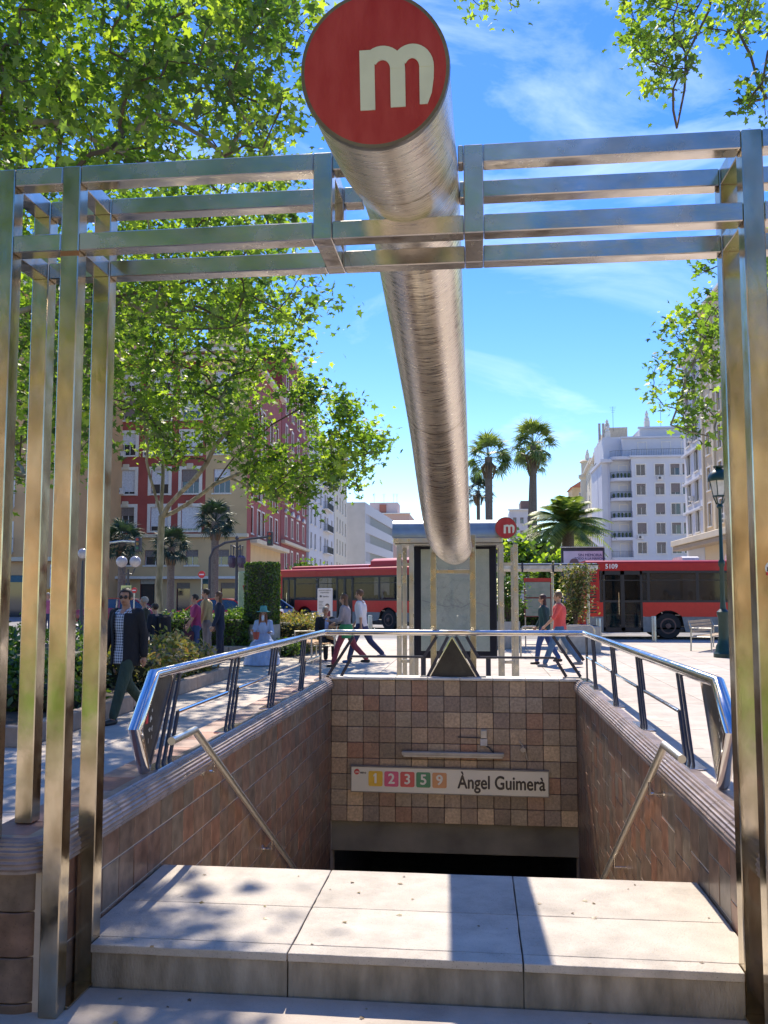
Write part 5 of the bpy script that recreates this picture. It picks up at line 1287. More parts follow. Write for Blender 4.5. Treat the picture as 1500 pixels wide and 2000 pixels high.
# lamps with globes, traffic-light masts
M_globe = mat('globe_glass', (.42, .40, .41), .2, bump=0)
def globe_lamp(px, py_top, Y, lab, n=2, r=.19, py=None):
    c = at(px, py_top, 'Y', Y); t = thing('globe_lamp', lab, 'street lamp', (c.x, Y, 0))
    MB().lathe([(.14, 0), (.14, .3), (.07, .5), (.05, c.z-.7), (.04, c.z-.3)], n=10).build('post', M_iron, t, smooth=40)
    for k in range(n):
        x = (k-(n-1)/2)*.55; MB().ell((x, 0, c.z), r, r, r, 16, 10).build('globe', M_globe, t, smooth=True)
        MB().tube([(0, 0, c.z-.45), (x*.6, 0, c.z-.5), (x, 0, c.z-.25)], .025, 6).build('arm', M_iron, t)
globe_lamp(251, 1097, 33, 'dark post with two white globe lamps above the man in sunglasses', 2, .22)
globe_lamp(162, 1081, 33, 'white globe lamp seen between the two right-hand steel posts of the left group', 1, .2)
def lantern_post(px, pyt, pyl, Y, lab):
    c = at(px, pyt, 'Y', Y); l = at(px, pyl, 'Y', Y); t = thing('lantern_post', lab, 'street lamp', (c.x, Y, 0))
    MB().lathe([(.2, 0), (.16, .8), (.08, 1), (.06, l.z), (.05, c.z), (.1, c.z+.1), (.02, c.z+.2)], n=10).build('post', M_iron, t, smooth=40)
    for k in range(4):
        a = R(45+90*k); x, y = .3*math.cos(a), .3*math.sin(a)
        MB().tube([(0, 0, l.z+.6), (x, y, l.z+.75), (x, y, l.z+.3)], .02, 5).build('arm', M_iron, t)
        MB().lathe([(.05, l.z+.3), (.13, l.z+.2), (.14, l.z-.05), (.05, l.z-.25)], (x, y, 0), 8).build('lantern', mat('lantern_dark', (.07, .05, .09), .3), t)
lantern_post(463, 1055, 1098, 38, 'ornate dark post with four hanging lanterns left of the column hedge')
def mast(P, Y, lab, head=None):
    Q = [at(x, y, 'Y', Y) for x, y in P]; t = thing('traffic_mast', lab, 'traffic light', (Q[0].x, Y, 0)); 
    Q[0].z = 0; wl_(MB().tube(Q, [.09]+[.06]*(len(Q)-1), 8).build('mast', M_iron if head != 'pale' else M_galv, t, smooth=40), t)
    e = Q[-1]; wl_(MB().cbox(e.x-.14, e.x+.14, Y-.15, Y+.1, e.z-.45, e.z+.25, .03).build('signal_head', M_iron, t), t)
    for k in range(3): wl_(MB().lathe([(.07, 0), (.07, .03)], (e.x, Y-.16, e.z+.12-.2*k), 12, Rx90).build('lens', mat('lens_%d' % k, [(.35, .02, .01), (.25, .14, .01), (.01, .12, .05)][k], .3), t), t)
mast([(408, 1220), (410, 1090), (418, 1072), (440, 1060), (490, 1052), (528, 1048)], 42, 'traffic light mast with a long arm reaching right over the street')
mast([(196, 1220), (198, 1075), (215, 1060), (240, 1057), (271, 1059)], 40, 'pale traffic light mast arm at the left behind the steel posts', 'pale')
pl = MB()
c = at(403, 1163, 'Y', 41); t = thing('pedestrian_signal', 'pedestrian signal showing a red figure on the mast pole', 'traffic light', (c.x, 41, 0))
MB().cbox(-.14, .14, -.12, .1, c.z-.3, c.z+.3, .02).build('housing', M_iron, t); MB().lathe([(.08, 0), (.08, .02)], (0, -.125, c.z+.12), 12, Rx90).build('lens', mat('lens_red', (.7, .05, .03), .3), t); MB().tube([(0, .12, 0), (0, .12, c.z)], .05, 8).build('pole', M_iron, t)

# planters
def planter_round(px, py, r, h, lab):
    b = gr(px, py); t = thing('round_planter', lab, 'planter', (b.x, b.y+r, 0))
    MB().lathe([(r*.92, 0), (r, .05), (r, h-.05), (r*.98, h), (r*.86, h), (r*.86, h-.1)], n=28).build('pot', mat('planter_concrete', (.38, .37, .34), .85, var=.12), t, smooth=35)
    MB().lathe([(r*.85, h-.12), (r*.85, h-.1)], n=20).build('soil', mat('soil', (.06, .045, .03), .95), t); return t
pr1 = planter_round(990, 1268, .42, .82, 'round concrete planter right behind the lift shelter')
b = gr(1135, 1276); sp = thing('square_planter', 'square concrete planter with a brown top panel behind the man in the coral shirt', 'planter', (b.x, b.y+.5, 0))
MB().cbox(-.55, .55, -.5, .5, 0, .75, .02).build('pot', mat('planter_concrete', (.38, .37, .34)), sp); MB().box(-.5, .5, -.45, .45, .74, .76).build('soil', mat('soil', (.06, .045, .03)), sp)
def hoop(px, py, lab):
    b = gr(px, py); t = thing('bike_hoop', lab, 'bike rack', (b.x, b.y, 0), R(4), 'steel bicycle hoops')
    P = [(-.38, 0, 0), (-.38, 0, .68)]+[(-.38+.12-.12*math.cos(R(a)), 0, .68+.12*math.sin(R(a))) for a in (30, 60, 90)]
    P += [(-x, 0, z) for x, y, z in reversed(P)]; MB().tube(P, .025, 8).build('hoop', M_galv, t, smooth=40)
hoop(1046, 1284, 'steel bicycle hoop left of the walking couple'); hoop(1134, 1280, 'steel bicycle hoop in front of the square planter')

# ================================================================== vegetation
M_leafA = leaf_mat('plane_leaf', [(0.040, 0.09, 0.014), (0.09, 0.175, 0.02), (0.17, 0.29, 0.03), (0.33, 0.44, 0.055)], .64)
M_leafH = leaf_mat('hedge_leaf', [(0.03, 0.07, 0.014), (0.07, 0.15, 0.022), (0.17, 0.27, 0.035)], .4)
M_leafY = leaf_mat('golden_hedge_leaf', [(0.06, 0.10, 0.02), (0.22, 0.24, 0.05), (0.34, 0.28, 0.09), (0.36, 0.20, 0.10)], .35)
M_leafD = leaf_mat('palm_leaf', [(0.06, 0.11, 0.03), (0.13, 0.20, 0.05), (0.28, 0.34, 0.10)], .45)
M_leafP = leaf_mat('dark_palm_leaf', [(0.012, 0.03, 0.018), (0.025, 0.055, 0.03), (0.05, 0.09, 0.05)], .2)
M_bark = mat('plane_bark', (0.14, 0.125, 0.085), .9, col2=(0.36, 0.33, 0.24), scale=6, bump=.5, bscale=25, stretch=(1, 1, .4))
M_twig = mat('twig', (0.10, 0.075, 0.05), .9)
M_pbark = mat('palm_bark', (0.11, 0.085, 0.065), .95, col2=(0.24, 0.20, 0.16), scale=14, bump=.9, bscale=40, stretch=(1, 1, 3))
def plane_tree(lab, base, limbs, polys, leafm=M_leafA, **k):
    t = thing('plane_tree', lab, 'tree', base)
    tg = []
    for i, (P, y0, y1, n) in enumerate(polys): tg += targets(P, y0, y1, n, 31*i+7)
    lf = k.pop('leaf', .12)
    seed = k.get('seed', 3)
    tr, tw, C_, T_ = grow_tree(None, limbs, tg, M_bark, leafm, **k)
    wl_(tr.build('trunk', M_bark, t, smooth=60, fix=False), t)
    o = wl_(tw.build('twigs', M_twig, t, smooth=60, fix=False), t); o['kind'] = 'stuff'
    o = wl_(link('crown', leaf_mesh('crown', C_, lf, leafm, seed=seed, tint=T_), t), t); o['kind'] = 'stuff'
    return t
V = lambda px, py, Y: tuple(at(px, py, 'Y', Y))
YT = 25.0; tb0 = at(313, 1272, 'Y', YT); tb0.z = 0
# middle plane tree: trunk with spread of limbs
limbs = [[(tb0.x, YT, 0), V(312, 1200, YT), V(313, 1100, YT), V(316, 1010, YT)],
         [V(316, 1010, YT), V(300, 955, YT), V(286, 900, YT-.3), V(283, 840, YT-.6), V(285, 760, YT-.8)],
         [V(316, 1012, YT), V(318, 940, YT), V(325, 860, YT+.2), V(338, 790, YT+.3), V(347, 700, YT+.3), V(350, 620, YT)],
         [V(347, 710, YT+.3), V(380, 680, YT), V(430, 650, YT-.5)],
         [V(318, 1005, YT), V(350, 965, YT-.5), V(385, 930, YT-1), V(420, 870, YT-1.5), V(470, 820, YT-2)],
         [V(322, 1012, YT), V(365, 985, YT-.3), V(420, 945, YT-.6), V(480, 918, YT-1), V(540, 915, YT-1.5), V(640, 900, YT-2), V(700, 890, YT-2.2)],
         [V(420, 945, YT-.6), V(460, 890, YT-1), V(530, 830, YT-1.5), V(620, 780, YT-2)],
         [V(325, 860, YT+.2), V(260, 800, YT+1), V(190, 760, YT+2)]]
P1 = [(150, 560), (560, 560), (590, 700), (640, 745), (700, 790), (750, 835), (738, 900), (700, 950), (655, 975), (640, 920), (600, 930), (540, 975), (480, 965), (440, 900), (370, 880), (345, 930), (240, 830), (150, 800)]
plane_tree('tall mottled plane tree with spreading limbs, trunk rising behind the hedges', tuple(tb0), limbs,
           [(P1, YT-3.6, YT+1.5, 270), ([(640, 750), (755, 835), (735, 910), (690, 950), (640, 960)], YT-3, YT-1.5, 20), ([(470, 900), (640, 900), (600, 985), (490, 975)], YT-3, YT-1, 16)],
           per=44, clump=.58, seed=5, leaf=.16, rmin=.010, kexp=.40, thick=1.05)
# near plane tree on the left, mostly overhead
TL = Vector((-9.2, 12.5, 0))
limbs = [[tuple(TL), (-9.1, 12.4, 2.5), (-8.9, 12.2, 4.6)],
         [(-8.9, 12.2, 4.6), (-7.6, 12.8, 6.0), V(120, 590, 13.5), V(230, 578, 14), V(330, 560, 14.5), V(420, 540, 15)],
         [(-8.9, 12.2, 4.6), (-8.2, 11.6, 7.0), V(10, 40, 11), V(120, 20, 11), V(230, -60, 11)],
         [(-8.2, 11.6, 7.0), V(0, 210, 10), V(120, 240, 10), V(240, 300, 10.5)],
         [(-8.9, 12.2, 4.6), (-7.6, 13, 8.4), (-5.5, 13, 10.6), V(400, 0, 12.5), V(455, 110, 12), V(490, 220, 12), V(520, 300, 12)],
         [V(400, 0, 12.5), V(520, 20, 12), V(640, 90, 12)],
         [V(230, 578, 14), V(330, 640, 15), V(450, 640, 16), V(560, 620, 16.5)],
         [(-5.5, 13, 10.6), V(250, 160, 14), V(380, 330, 15), V(480, 430, 16)]]
P2 = [(-60, -60), (640, -60), (610, 60), (590, 150), (600, 280), (540, 325), (-60, 345)]
P3 = [(150, 340), (590, 300), (600, 420), (590, 545), (640, 560), (690, 680), (640, 700), (600, 640), (480, 640), (380, 620), (210, 640)]
plane_tree('large leafy plane tree overhanging the portal from the left', tuple(TL), limbs,
           [(P2, 9.0, 12.5, 200), ([(-60, -60), (560, -60), (500, 300), (-60, 345)], 12.5, 16, 90), (P3, 13, 17, 120), ([(-40, 540), (210, 540), (200, 900), (-40, 960)], 13, 17, 110)],
           per=36, clump=.50, seed=8, leaf=.125, rmin=.006, kexp=.43, thick=1.1)
# a second crown further back whose shade dapples the left of the plaza
TB = Vector((-13.5, 19.5, 0))
limbs = [[tuple(TB), (-13.4, 19.5, 3), (-13.2, 19.4, 5.5)], [(-13.2, 19.4, 5.5), (-11, 19, 8), (-8, 18.5, 10), (-5.6, 18.5, 11)], [(-13.2, 19.4, 5.5), (-12, 20, 9), (-9, 20, 12.5)], [(-13.2, 19.4, 5.5), (-14, 19, 9)]]
plane_tree('plane tree at the far left edge whose crown fills the space behind the steel posts', tuple(TB), limbs,
           [([(-100, 360), (560, 330), (560, 560), (210, 660), (200, 860), (-100, 900)], 17.5, 22, 230)], per=40, clump=.6, seed=12, leaf=.15, rmin=.008)
# right-hand tree with thin hanging branches
TRt = Vector((8.6, 12.5, 0))
limbs = [[tuple(TRt), (8.6, 12.5, 3), (8.5, 12.4, 6)],
         [(8.5, 12.4, 6), (7.4, 12.6, 9.2), V(1500, -90, 12.5), V(1400, -60, 12.5), V(1330, 70, 12.5), V(1290, 140, 12.5)],
         [V(1400, -60, 12.5), V(1385, 20, 12.6), V(1340, 110, 12.6), V(1322, 250, 12.6)],
         [V(1400, -60, 12.5), V(1250, -140, 12.5), V(1100, -130, 12), V(980, -110, 12)],
         [(8.5, 12.4, 6), V(1560, 480, 13), V(1460, 540, 13.5), V(1390, 640, 14), V(1340, 740, 14), V(1310, 830, 14)],
         [V(1460, 540, 13.5), V(1400, 520, 13.5), V(1350, 545, 13.5)],
         [(7.4, 12.6, 9.2), V(1560, 60, 11), V(1500, 100, 11)]]
pols = [([(1225, -40), (1520, -40), (1500, 60), (1440, 95), (1400, 60), (1360, 130), (1290, 170), (1240, 130), (1205, 80)], 11.5, 13.5, 60),
        ([(1210, 90), (1350, 60), (1330, 190), (1290, 230), (1250, 220)], 12, 13.2, 12), ([(1440, 160), (1510, 130), (1510, 240), (1440, 235)], 10.5, 12, 7),
        ([(905, -60), (965, -60), (955, 30), (910, 50)], 11.5, 12.5, 4), ([(985, -60), (1030, -60), (1018, 30), (1000, 40)], 11.5, 12.5, 2),
        ([(1345, 510), (1420, 500), (1420, 600), (1370, 600)], 13, 14.5, 9), ([(1300, 600), (1420, 590), (1420, 780), (1380, 800), (1330, 760), (1285, 700)], 13, 15, 46),
        ([(1270, 700), (1330, 700), (1350, 800), (1320, 870), (1275, 830)], 13.5, 14.5, 11), ([(1340, 760), (1410, 780), (1400, 870), (1350, 860)], 13.5, 14.5, 6), ([(1480, 380), (1520, 380), (1520, 700), (1480, 700)], 12, 14, 14)]
plane_tree('sparse plane tree reaching in from the right with thin drooping branches', tuple(TRt), limbs, pols, per=17, clump=.24, seed=21, leaf=.105, rmin=.0055, kexp=.36, thick=1.0, hang=.35)
# trees behind, mirrored in the steel; overhead crown added unseen for green reflections
for i, (x, y) in enumerate(((-9, -16.5), (5, -17), (15, -15), (-4.5, -6.5))):
    pts = [Vector((x+rng.gauss(0, 2.2), y+rng.gauss(0, 1.6), 8.6+rng.gauss(0, 1.8))) for _ in range(80)] if i < 3 else [Vector((x+rng.uniform(-4, 5), y+rng.uniform(-4.5, 3), rng.uniform(5.5, 10))) for _ in range(110)]
    t = thing('plane_tree', ['leafy plane tree behind the photographer, left', 'leafy plane tree behind the photographer, middle', 'leafy plane tree behind the photographer, right', 'plane tree whose crown hangs over the photographer'][i], 'tree', (x, y, 0))
    tr, tw, C_, T_ = grow_tree(None, [[(x, y, 0), (x, y, 2.5), (x+.3, y, 5)]], pts, M_bark, M_leafA, per=30, clump=.9, seed=40+i, rmin=.012)
    wl_(tr.build('trunk', M_bark, t, smooth=60, fix=False), t); o = wl_(link('crown', leaf_mesh('crown', C_, .3, M_leafA, tmpl=TRI, seed=i, tint=T_), t), t); o['kind'] = 'stuff'

def hedge(lab, x0, x1, y0, y1, z0, z1, leafm, n, leaf, seed, name='clipped_hedge', rough=.05, cat='hedge', tmpl=OVAL, inner=True, lump=0.0):
    t = thing(name, lab, cat, ((x0+x1)/2, (y0+y1)/2, 0)); g = np.random.default_rng(seed); dx, dy, dz = x1-x0, y1-y0, z1-z0
    areas = np.array([dx*dz, dx*dz*.4, dy*dz, dy*dz, dx*dy]); f = g.choice(5, n, p=areas/areas.sum()); u, v = g.random(n), g.random(n); d = np.abs(g.normal(0, rough, n))-rough*.6
    C_ = np.empty((n, 3))
    C_[:, 0] = np.select([f == 0, f == 1, f == 2, f == 3], [x0+u*dx, x0+u*dx, x0-d, x1+d], x0+u*dx)
    C_[:, 1] = np.select([f == 0, f == 1, f == 2, f == 3], [y0-d, y1+d, y0+u*dy, y0+u*dy], y0+v*dy)
    C_[:, 2] = np.where(f == 4, z1+d, z0+v*dz)
    if lump: C_[:, 2] += lump*(np.sin(C_[:, 0]*5.1+seed)+np.sin(C_[:, 0]*2.3+C_[:, 1]*3))*((C_[:, 2]-z0)/dz); C_[:, 1] += lump*.6*np.sin(C_[:, 0]*4.3+C_[:, 2]*5)
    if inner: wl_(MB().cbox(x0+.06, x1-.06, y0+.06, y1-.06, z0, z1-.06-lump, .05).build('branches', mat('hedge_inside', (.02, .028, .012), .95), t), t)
    o = wl_(link('foliage', leaf_mesh('foliage', C_, leaf, leafm, tmpl, up=.3, seed=seed), t), t); o['kind'] = 'stuff'; return t
def xat(px, Y): return at(px, 1200, 'Y', Y).x
def zat(py, Y): return at(500, py, 'Y', Y).z
# column hedge on its planter
Yc = 23.6; r_ = 36/1700*Yc
pc = thing('round_planter', 'grey cylindrical planter under the tall clipped column hedge', 'planter', (xat(512, Yc), Yc, 0)); zc = zat(1219, Yc)
MB().lathe([(r_*.95, 0), (r_, .03), (r_, zc), (r_*.9, zc)], n=28).build('pot', mat('planter_concrete', (.38, .37, .34)), pc, smooth=35)
ch = thing('column_hedge', 'tall clipped dark green column hedge behind the seated woman in the teal hat', 'hedge', (xat(512, Yc), Yc, zc))
g = np.random.default_rng(3); n = 5200; th = g.random(n)*6.283; zz = g.random(n); zt = zat(1101, Yc)-zc; rr = r_*(.97+.02*g.normal(size=n)); top = g.random(n) < .14
sq_ = 1/np.maximum(np.abs(np.cos(th)), np.abs(np.sin(th)))**.55
C_ = np.stack([np.where(top, np.sqrt(g.random(n)), 1)*rr*sq_*np.cos(th)*.93, np.where(top, np.sqrt(g.random(n)), 1)*rr*sq_*np.sin(th)*.93, np.where(top, zt+.02*g.normal(size=n), zz*zt)], 1)
o = link('foliage', leaf_mesh('foliage', C_, .075, M_leafH, OVAL, up=.2, seed=2), ch); o['kind'] = 'stuff'
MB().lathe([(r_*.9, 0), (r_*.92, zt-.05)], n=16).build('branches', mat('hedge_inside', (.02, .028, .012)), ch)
# beds on the left with kerbs
M_bedk = mat('bed_kerb', (.34, .26, .20), .85, var=.15)
bed = thing('planting_bed', 'brown kerb round the near planting bed beside the man in sunglasses', 'kerb', (-4.9, 13, 0))
for i in range(8): wl_(MB().cbox(-5.02, -4.86, 9.2+i*.95, 9.2+i*.95+.94, 0, .22, .01).build('kerb_block', M_bedk, bed), bed)
for i in range(5): wl_(MB().cbox(-4.86-.95*(i+1), -4.87-.95*i, 16.8, 16.95, 0, .22, .01).build('kerb_block', M_bedk, bed), bed)
for i in range(9): wl_(MB().cbox(-4.86-.95*(i+1), -4.87-.95*i, 9.05, 9.2, 0, .22, .01).build('kerb_block', M_bedk, bed), bed)
struct(MB().box(-14, -5.02, 9.2, 16.8, -.01, .16).build('bed_soil', mat('soil', (.06, .045, .03))))
hedge('variegated golden shrub at the right end of the near bed, by the railing', -6.3, -5.1, 13.4, 16.5, .15, .72, M_leafY, 3400, .095, 5, 'golden_shrub', .08, 'shrub', lump=.08)
hedge('dark green shrubs in the near bed behind the legs of the man in sunglasses', -8.6, -6.4, 11.8, 16.3, .15, .85, M_leafH, 4200, .10, 6, 'green_shrub', .09, 'shrub', lump=.1)
hedge('low dark shrubs at the near edge of the bed beside the steel posts', -9.2, -5.15, 10.6, 11.7, .15, .62, M_leafH, 2800, .10, 16, 'green_shrub', .08, 'shrub', lump=.08)
hedge('bright lime green shrub seen between the left steel posts', -9.6, -6.8, 9.6, 10.9, .15, 1.0, M_leafY, 2600, .10, 7, 'lime_shrub', .10, 'shrub', lump=.1)
hedge('tall dark glossy shrub at the far left beyond the steel posts', -12.6, -9.3, 11.6, 13.8, .15, 1.45, M_leafH, 3600, .13, 9, 'tall_shrub', .12, 'shrub', lump=.12)
# second bed: wall, hedges
Yb = 22.5
bw = thing('bed_wall', 'low grey stone wall of the second bed behind the three people', 'wall', (-7, Yb, 0)); X0, X1 = xat(300, Yb), xat(548, Yb)
for i in range(5): wl_(MB().cbox(X0+(X1-X0)*i/5+.005, X0+(X1-X0)*(i+1)/5-.005, Yb, Yb+.3, 0, zat(1263, Yb), .01).build('stone_block', mat('bed_stone', (.30, .28, .26), .85, var=.2), bw), bw)
hedge('clipped green hedge behind the three people', xat(300, Yb+.4), xat(478, Yb+.4), Yb+.4, Yb+1.6, .1, zat(1206, Yb), M_leafH, 5200, .10, 10, rough=.07, lump=.03)
hedge('bright yellow green clipped hedge left of the column hedge', xat(425, Yb+.7), xat(486, Yb+.7), Yb+1.7, Yb+2.8, .1, zat(1196, Yb+2)+.05, M_leafH, 2200, .10, 20, rough=.07)
Yh = 25.0
hedge('long golden variegated hedge between the seated woman and the bench', xat(545, Yh), xat(622, Yh), Yh-1.2, Yh+1, .05, zat(1208, Yh), M_leafY, 5200, .085, 11, rough=.09, lump=.04)
hedge('pale shrub in front of the golden hedge foot, right of the seated woman', xat(548, 23.4), xat(590, 23.4), 22.6, 23.6, .05, zat(1255, 23.4), M_leafH, 900, .09, 12, 'low_shrub', .09, 'shrub')
# shrubs in planters on the right
def bush(lab, c, rx, ry, h, z0, leafm, n, leaf, seed, cat='shrub', name='potted_shrub'):
    t = thing(name, lab, cat, (c[0], c[1], z0)); g = np.random.default_rng(seed); k = 22
    cc = np.stack([g.uniform(-rx, rx, k)*.6, g.uniform(-ry, ry, k)*.6, g.uniform(.15, .9, k)*h], 1)
    C_ = cc[g.integers(0, k, n)]+g.normal(size=(n, 3))*np.array([rx, ry, h*.25])*.36
    C_[:, 2] = np.clip(C_[:, 2], .02, h)
    s = MB()
    for q in cc: s.tube([(q[0]*.1, q[1]*.1, 0), (q[0]*.5, q[1]*.5, q[2]*.5), tuple(q)], [.02, .014, .006], 5)
    s.build('stems', M_twig, t, fix=False); o = link('foliage', leaf_mesh('foliage', C_, leaf, leafm, OVAL, seed=seed), t); o['kind'] = 'stuff'
M_leafO = leaf_mat('oleander_leaf', [(.03, .06, .015), (.08, .12, .03), (.20, .20, .06), (.25, .16, .08)], .4)
bush('tall speckled oleander in the square planter beside bus 5109', (xat(1123, 26.5), 26.4), .5, .4, zat(1104, 26.4)-.75, .75, M_leafO, 2600, .095, 14)
bush('dark green shrub in the round planter behind the lift shelter', (xat(992, 27), gr(990, 1268).y+.4), .45, .4, zat(1125, 27)-.8, .75, M_leafH, 2000, .10, 15)
# palms
def fan_leaf(seed, blades=17, L=1.0, pet=.8):
    g = random.Random(seed); mb = MB(); mb.tube([(0, 0, 0), (pet*.5, 0, .04), (pet, 0, .0)], .014, 3, cap=False)
    for k in range(blades):
        a = R(-105+210*k/(blades-1)); l = L*(1-.28*abs(a)/1.9)*g.uniform(.9, 1.05); d = Vector((math.cos(a), math.sin(a), 0)); n = Vector((-d.y, d.x, 0)); o = Vector((pet, 0, 0))
        m_ = o+d*l*.55+Vector((0, 0, .03)); e = o+d*l*1.12+Vector((0, 0, -.5*l*g.uniform(.4, 1.4)))
        w = .052*L; b = len(mb.v); mb.add([tuple(o), tuple(m_+n*w), tuple(m_-n*w), tuple(e)], [(0, 2, 1), (1, 2, 3)])
    return mb
def palm(lab, X, Y, ztr, r0, r1, crown, kind='fan', n=46, lean=0.0, leafm=M_leafD, seed=1, zbase=0.0, skirt=True):
    t = thing('palm_tree', lab, 'palm tree', (X, Y, zbase)); g = random.Random(seed); H = ztr-zbase
    P = [(lean*(k/10)**2, 0, H*k/10) for k in range(11)]; rs = [r0+(r1-r0)*min(1, k/3) for k in range(11)]; rs[0] *= 1.25
    MB().tube(P, rs, 12, cap=False).build('trunk', M_pbark, t, smooth=60, fix=False)
    if kind == 'fan': protos = [fan_leaf(s, 17, crown*.42, crown*.52) for s in (1, 2)]
    V_ = []; F_ = []; top = Vector(P[-1])
    mbv = []; mbf = []; rn = []
    for k in range(n):
        az = g.uniform(0, 6.283); q = (k+.5)/n; el = R(84-122*q**.95+g.uniform(-10, 10)) if skirt else R(80-110*q+g.uniform(-8, 8))
        if kind == 'fan':
            pm = protos[k % 2]; M_ = Matrix.Translation(top+Vector((0, 0, .1-.25*q))) @ Matrix.Rotation(az, 4, 'Z') @ Matrix.Rotation(-el, 4, 'Y') @ Matrix.Rotation(g.uniform(-.6, .6), 4, 'X')
            b = len(mbv); mbv += [M_ @ Vector(v) for v in pm.v]; mbf += [[b+i for i in f] for f in pm.f]; rn += [g.random()*.5+.5*(1-q)]*len(pm.v)
        else:
            L = crown*g.uniform(.85, 1.1); Z = Matrix.Rotation(az, 4, 'Z'); pts = []
            for s in range(13):
                u = s/12; x = L*u*math.cos(el)*(1-.08*u) ; z = L*u*math.sin(el)-L*.5*u*u*(1.0 if el > 0 else .3); pts.append(Vector((x, 0, z)))
            for s in range(12):
                for ii in range(2):
                    u = (s+.5*ii)/12; p = pts[s].lerp(pts[s+1], .5*ii); d = (pts[s+1]-pts[s]).normalized()
                    ll = crown*.22*math.sin(math.pi*min(1, u*.9+.12))+.05
                    for sd in (-1, 1):
                        e = p+d*ll*.55+Vector((0, sd*ll*.8, -.35*ll)); w = d*.045*crown/2.5; b = len(mbv)
                        mbv += [Z @ (p-w)+top, Z @ (p+w)+top, Z @ (e)+top]; mbf.append([b, b+1, b+2]); rn += [g.random()]*3
    me = bpy.data.meshes.new('crown'); me.from_pydata([tuple(v) for v in mbv], [], mbf); a_ = me.attributes.new('rnd', 'FLOAT', 'POINT'); a_.data.foreach_set('value', rn); me.materials.append(leafm)
    o = link('crown', me, t); o['kind'] = 'stuff'
    if kind == 'fan' and skirt:
        sk = MB(); [sk.tube([(top.x, 0, top.z-.1), (top.x+.5*crown*.5*math.cos(a), .25*crown*math.sin(a), top.z-crown*.35), (top.x+crown*.16*math.cos(a), crown*.16*math.sin(a), top.z-crown*.75)], [.03, .05, .015], 4) for a in [g.uniform(0, 6.28) for _ in range(26)]]
        sk.build('dead_fronds', mat('dead_frond', (.17, .12, .07), .9), t, fix=False)
    return t
def zy(py, Y): return at(960, py, 'Y', Y).z
palm('left tall fan palm beside the curved tube', xat(957, 60), 60, zy(893, 60), .34, .26, 2.0, n=46, seed=2)
palm('right tall fan palm, slimmer and higher than its neighbour', xat(1046, 62), 62, zy(872, 62), .28, .21, 2.2, n=46, seed=3)
palm('thin leaning palm trunk just left of the right tall palm', xat(1033, 66), 66, zy(900, 66), .16, .14, 1.6, n=34, seed=4, lean=.4)
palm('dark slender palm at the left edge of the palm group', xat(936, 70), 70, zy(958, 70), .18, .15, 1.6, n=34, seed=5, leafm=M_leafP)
palm('broad feathery date palm with arching fronds above the billboard', xat(1112, 45), 45, zy(1026, 45), .32, .3, 2.9, 'feather', n=84, seed=6, skirt=False)
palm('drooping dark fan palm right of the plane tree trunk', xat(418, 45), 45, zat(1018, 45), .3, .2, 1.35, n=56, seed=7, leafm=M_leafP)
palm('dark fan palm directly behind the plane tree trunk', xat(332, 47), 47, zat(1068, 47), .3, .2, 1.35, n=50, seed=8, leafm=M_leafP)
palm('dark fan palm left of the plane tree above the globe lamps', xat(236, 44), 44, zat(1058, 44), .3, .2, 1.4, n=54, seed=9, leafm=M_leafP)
palm('low fan palm among the trees behind the bus shelter', xat(985, 52), 52, zy(1060, 52), .2, .18, 1.3, n=40, seed=10)
def round_tree(lab, px, Y, pyt, pyb, wpx, n, seed, leaf=.28, leafm=M_leafA, name='broadleaf_tree'):
    X = xat(px, Y); zt, zb = at(px, pyt, 'Y', Y).z, at(px, pyb, 'Y', Y).z; rx = wpx/1700*Y/2; g = random.Random(seed); t = thing(name, lab, 'tree', (X, Y, 0))
    pts = []
    while len(pts) < n:
        q = Vector((g.uniform(-1, 1), g.uniform(-1, 1), g.uniform(-1, 1)))
        if q.length < 1: pts.append(Vector((X+q.x*rx, Y+q.y*rx*.8, (zt+zb)/2+q.z*(zt-zb)/2)))
    tr, tw, C_, T_ = grow_tree(None, [[(X, Y, 0), (X+.1, Y, max(.5, zb*.6)), (X, Y, max(1, zb))]], pts, M_bark, leafm, per=34, clump=.75, seed=seed, rmin=.014)
    wl_(tr.build('trunk', M_bark, t, smooth=60, fix=False), t); o = wl_(link('crown', leaf_mesh('crown', C_, leaf, leafm, TRI, seed=seed, tint=T_), t), t); o['kind'] = 'stuff'
round_tree('dense green tree behind the lift shelter, left of the tall palms', 955, 50, 1030, 1130, 80, 40, 50, leafm=M_leafH)
round_tree('green tree behind the bus route board', 1010, 43, 1062, 1140, 70, 36, 51)
round_tree('green tree under the two tall palms', 1062, 48, 1045, 1130, 80, 40, 52, leafm=M_leafH)
round_tree('green tree left of the billboard behind the shelter roof', 1085, 40, 1090, 1150, 60, 26, 53)
round_tree('small street tree on the far left pavement before the white apartments', 598, 66, 1104, 1130, 60, 22, 54, leafm=M_leafH)
hedge('low dark hedge on the far side of the road beyond the bus shelter', xat(930, 40), xat(1140, 40), 39.5, 40.5, .0, 1.1, M_leafH, 3000, .16, 55, tmpl=TRI)

# fallen leaves and grit on the landing and the pavement
g = np.random.default_rng(77); n = 60
C_ = np.stack([g.uniform(-1.7, 1.1, n), g.uniform(2.6, 4.7, n), np.zeros(n)], 1); C_[:, 2] = np.where(C_[:, 1] > 3.66, .174, .004)
lm = leaf_mesh('fallen_leaves', C_, .022, leaf_mat('dry_leaf', [(.10, .06, .03), (.22, .15, .07), (.30, .26, .12)], .2), PLANE, up=3.0, seed=5)
o = link('fallen_leaves', lm); o['kind'] = 'stuff'
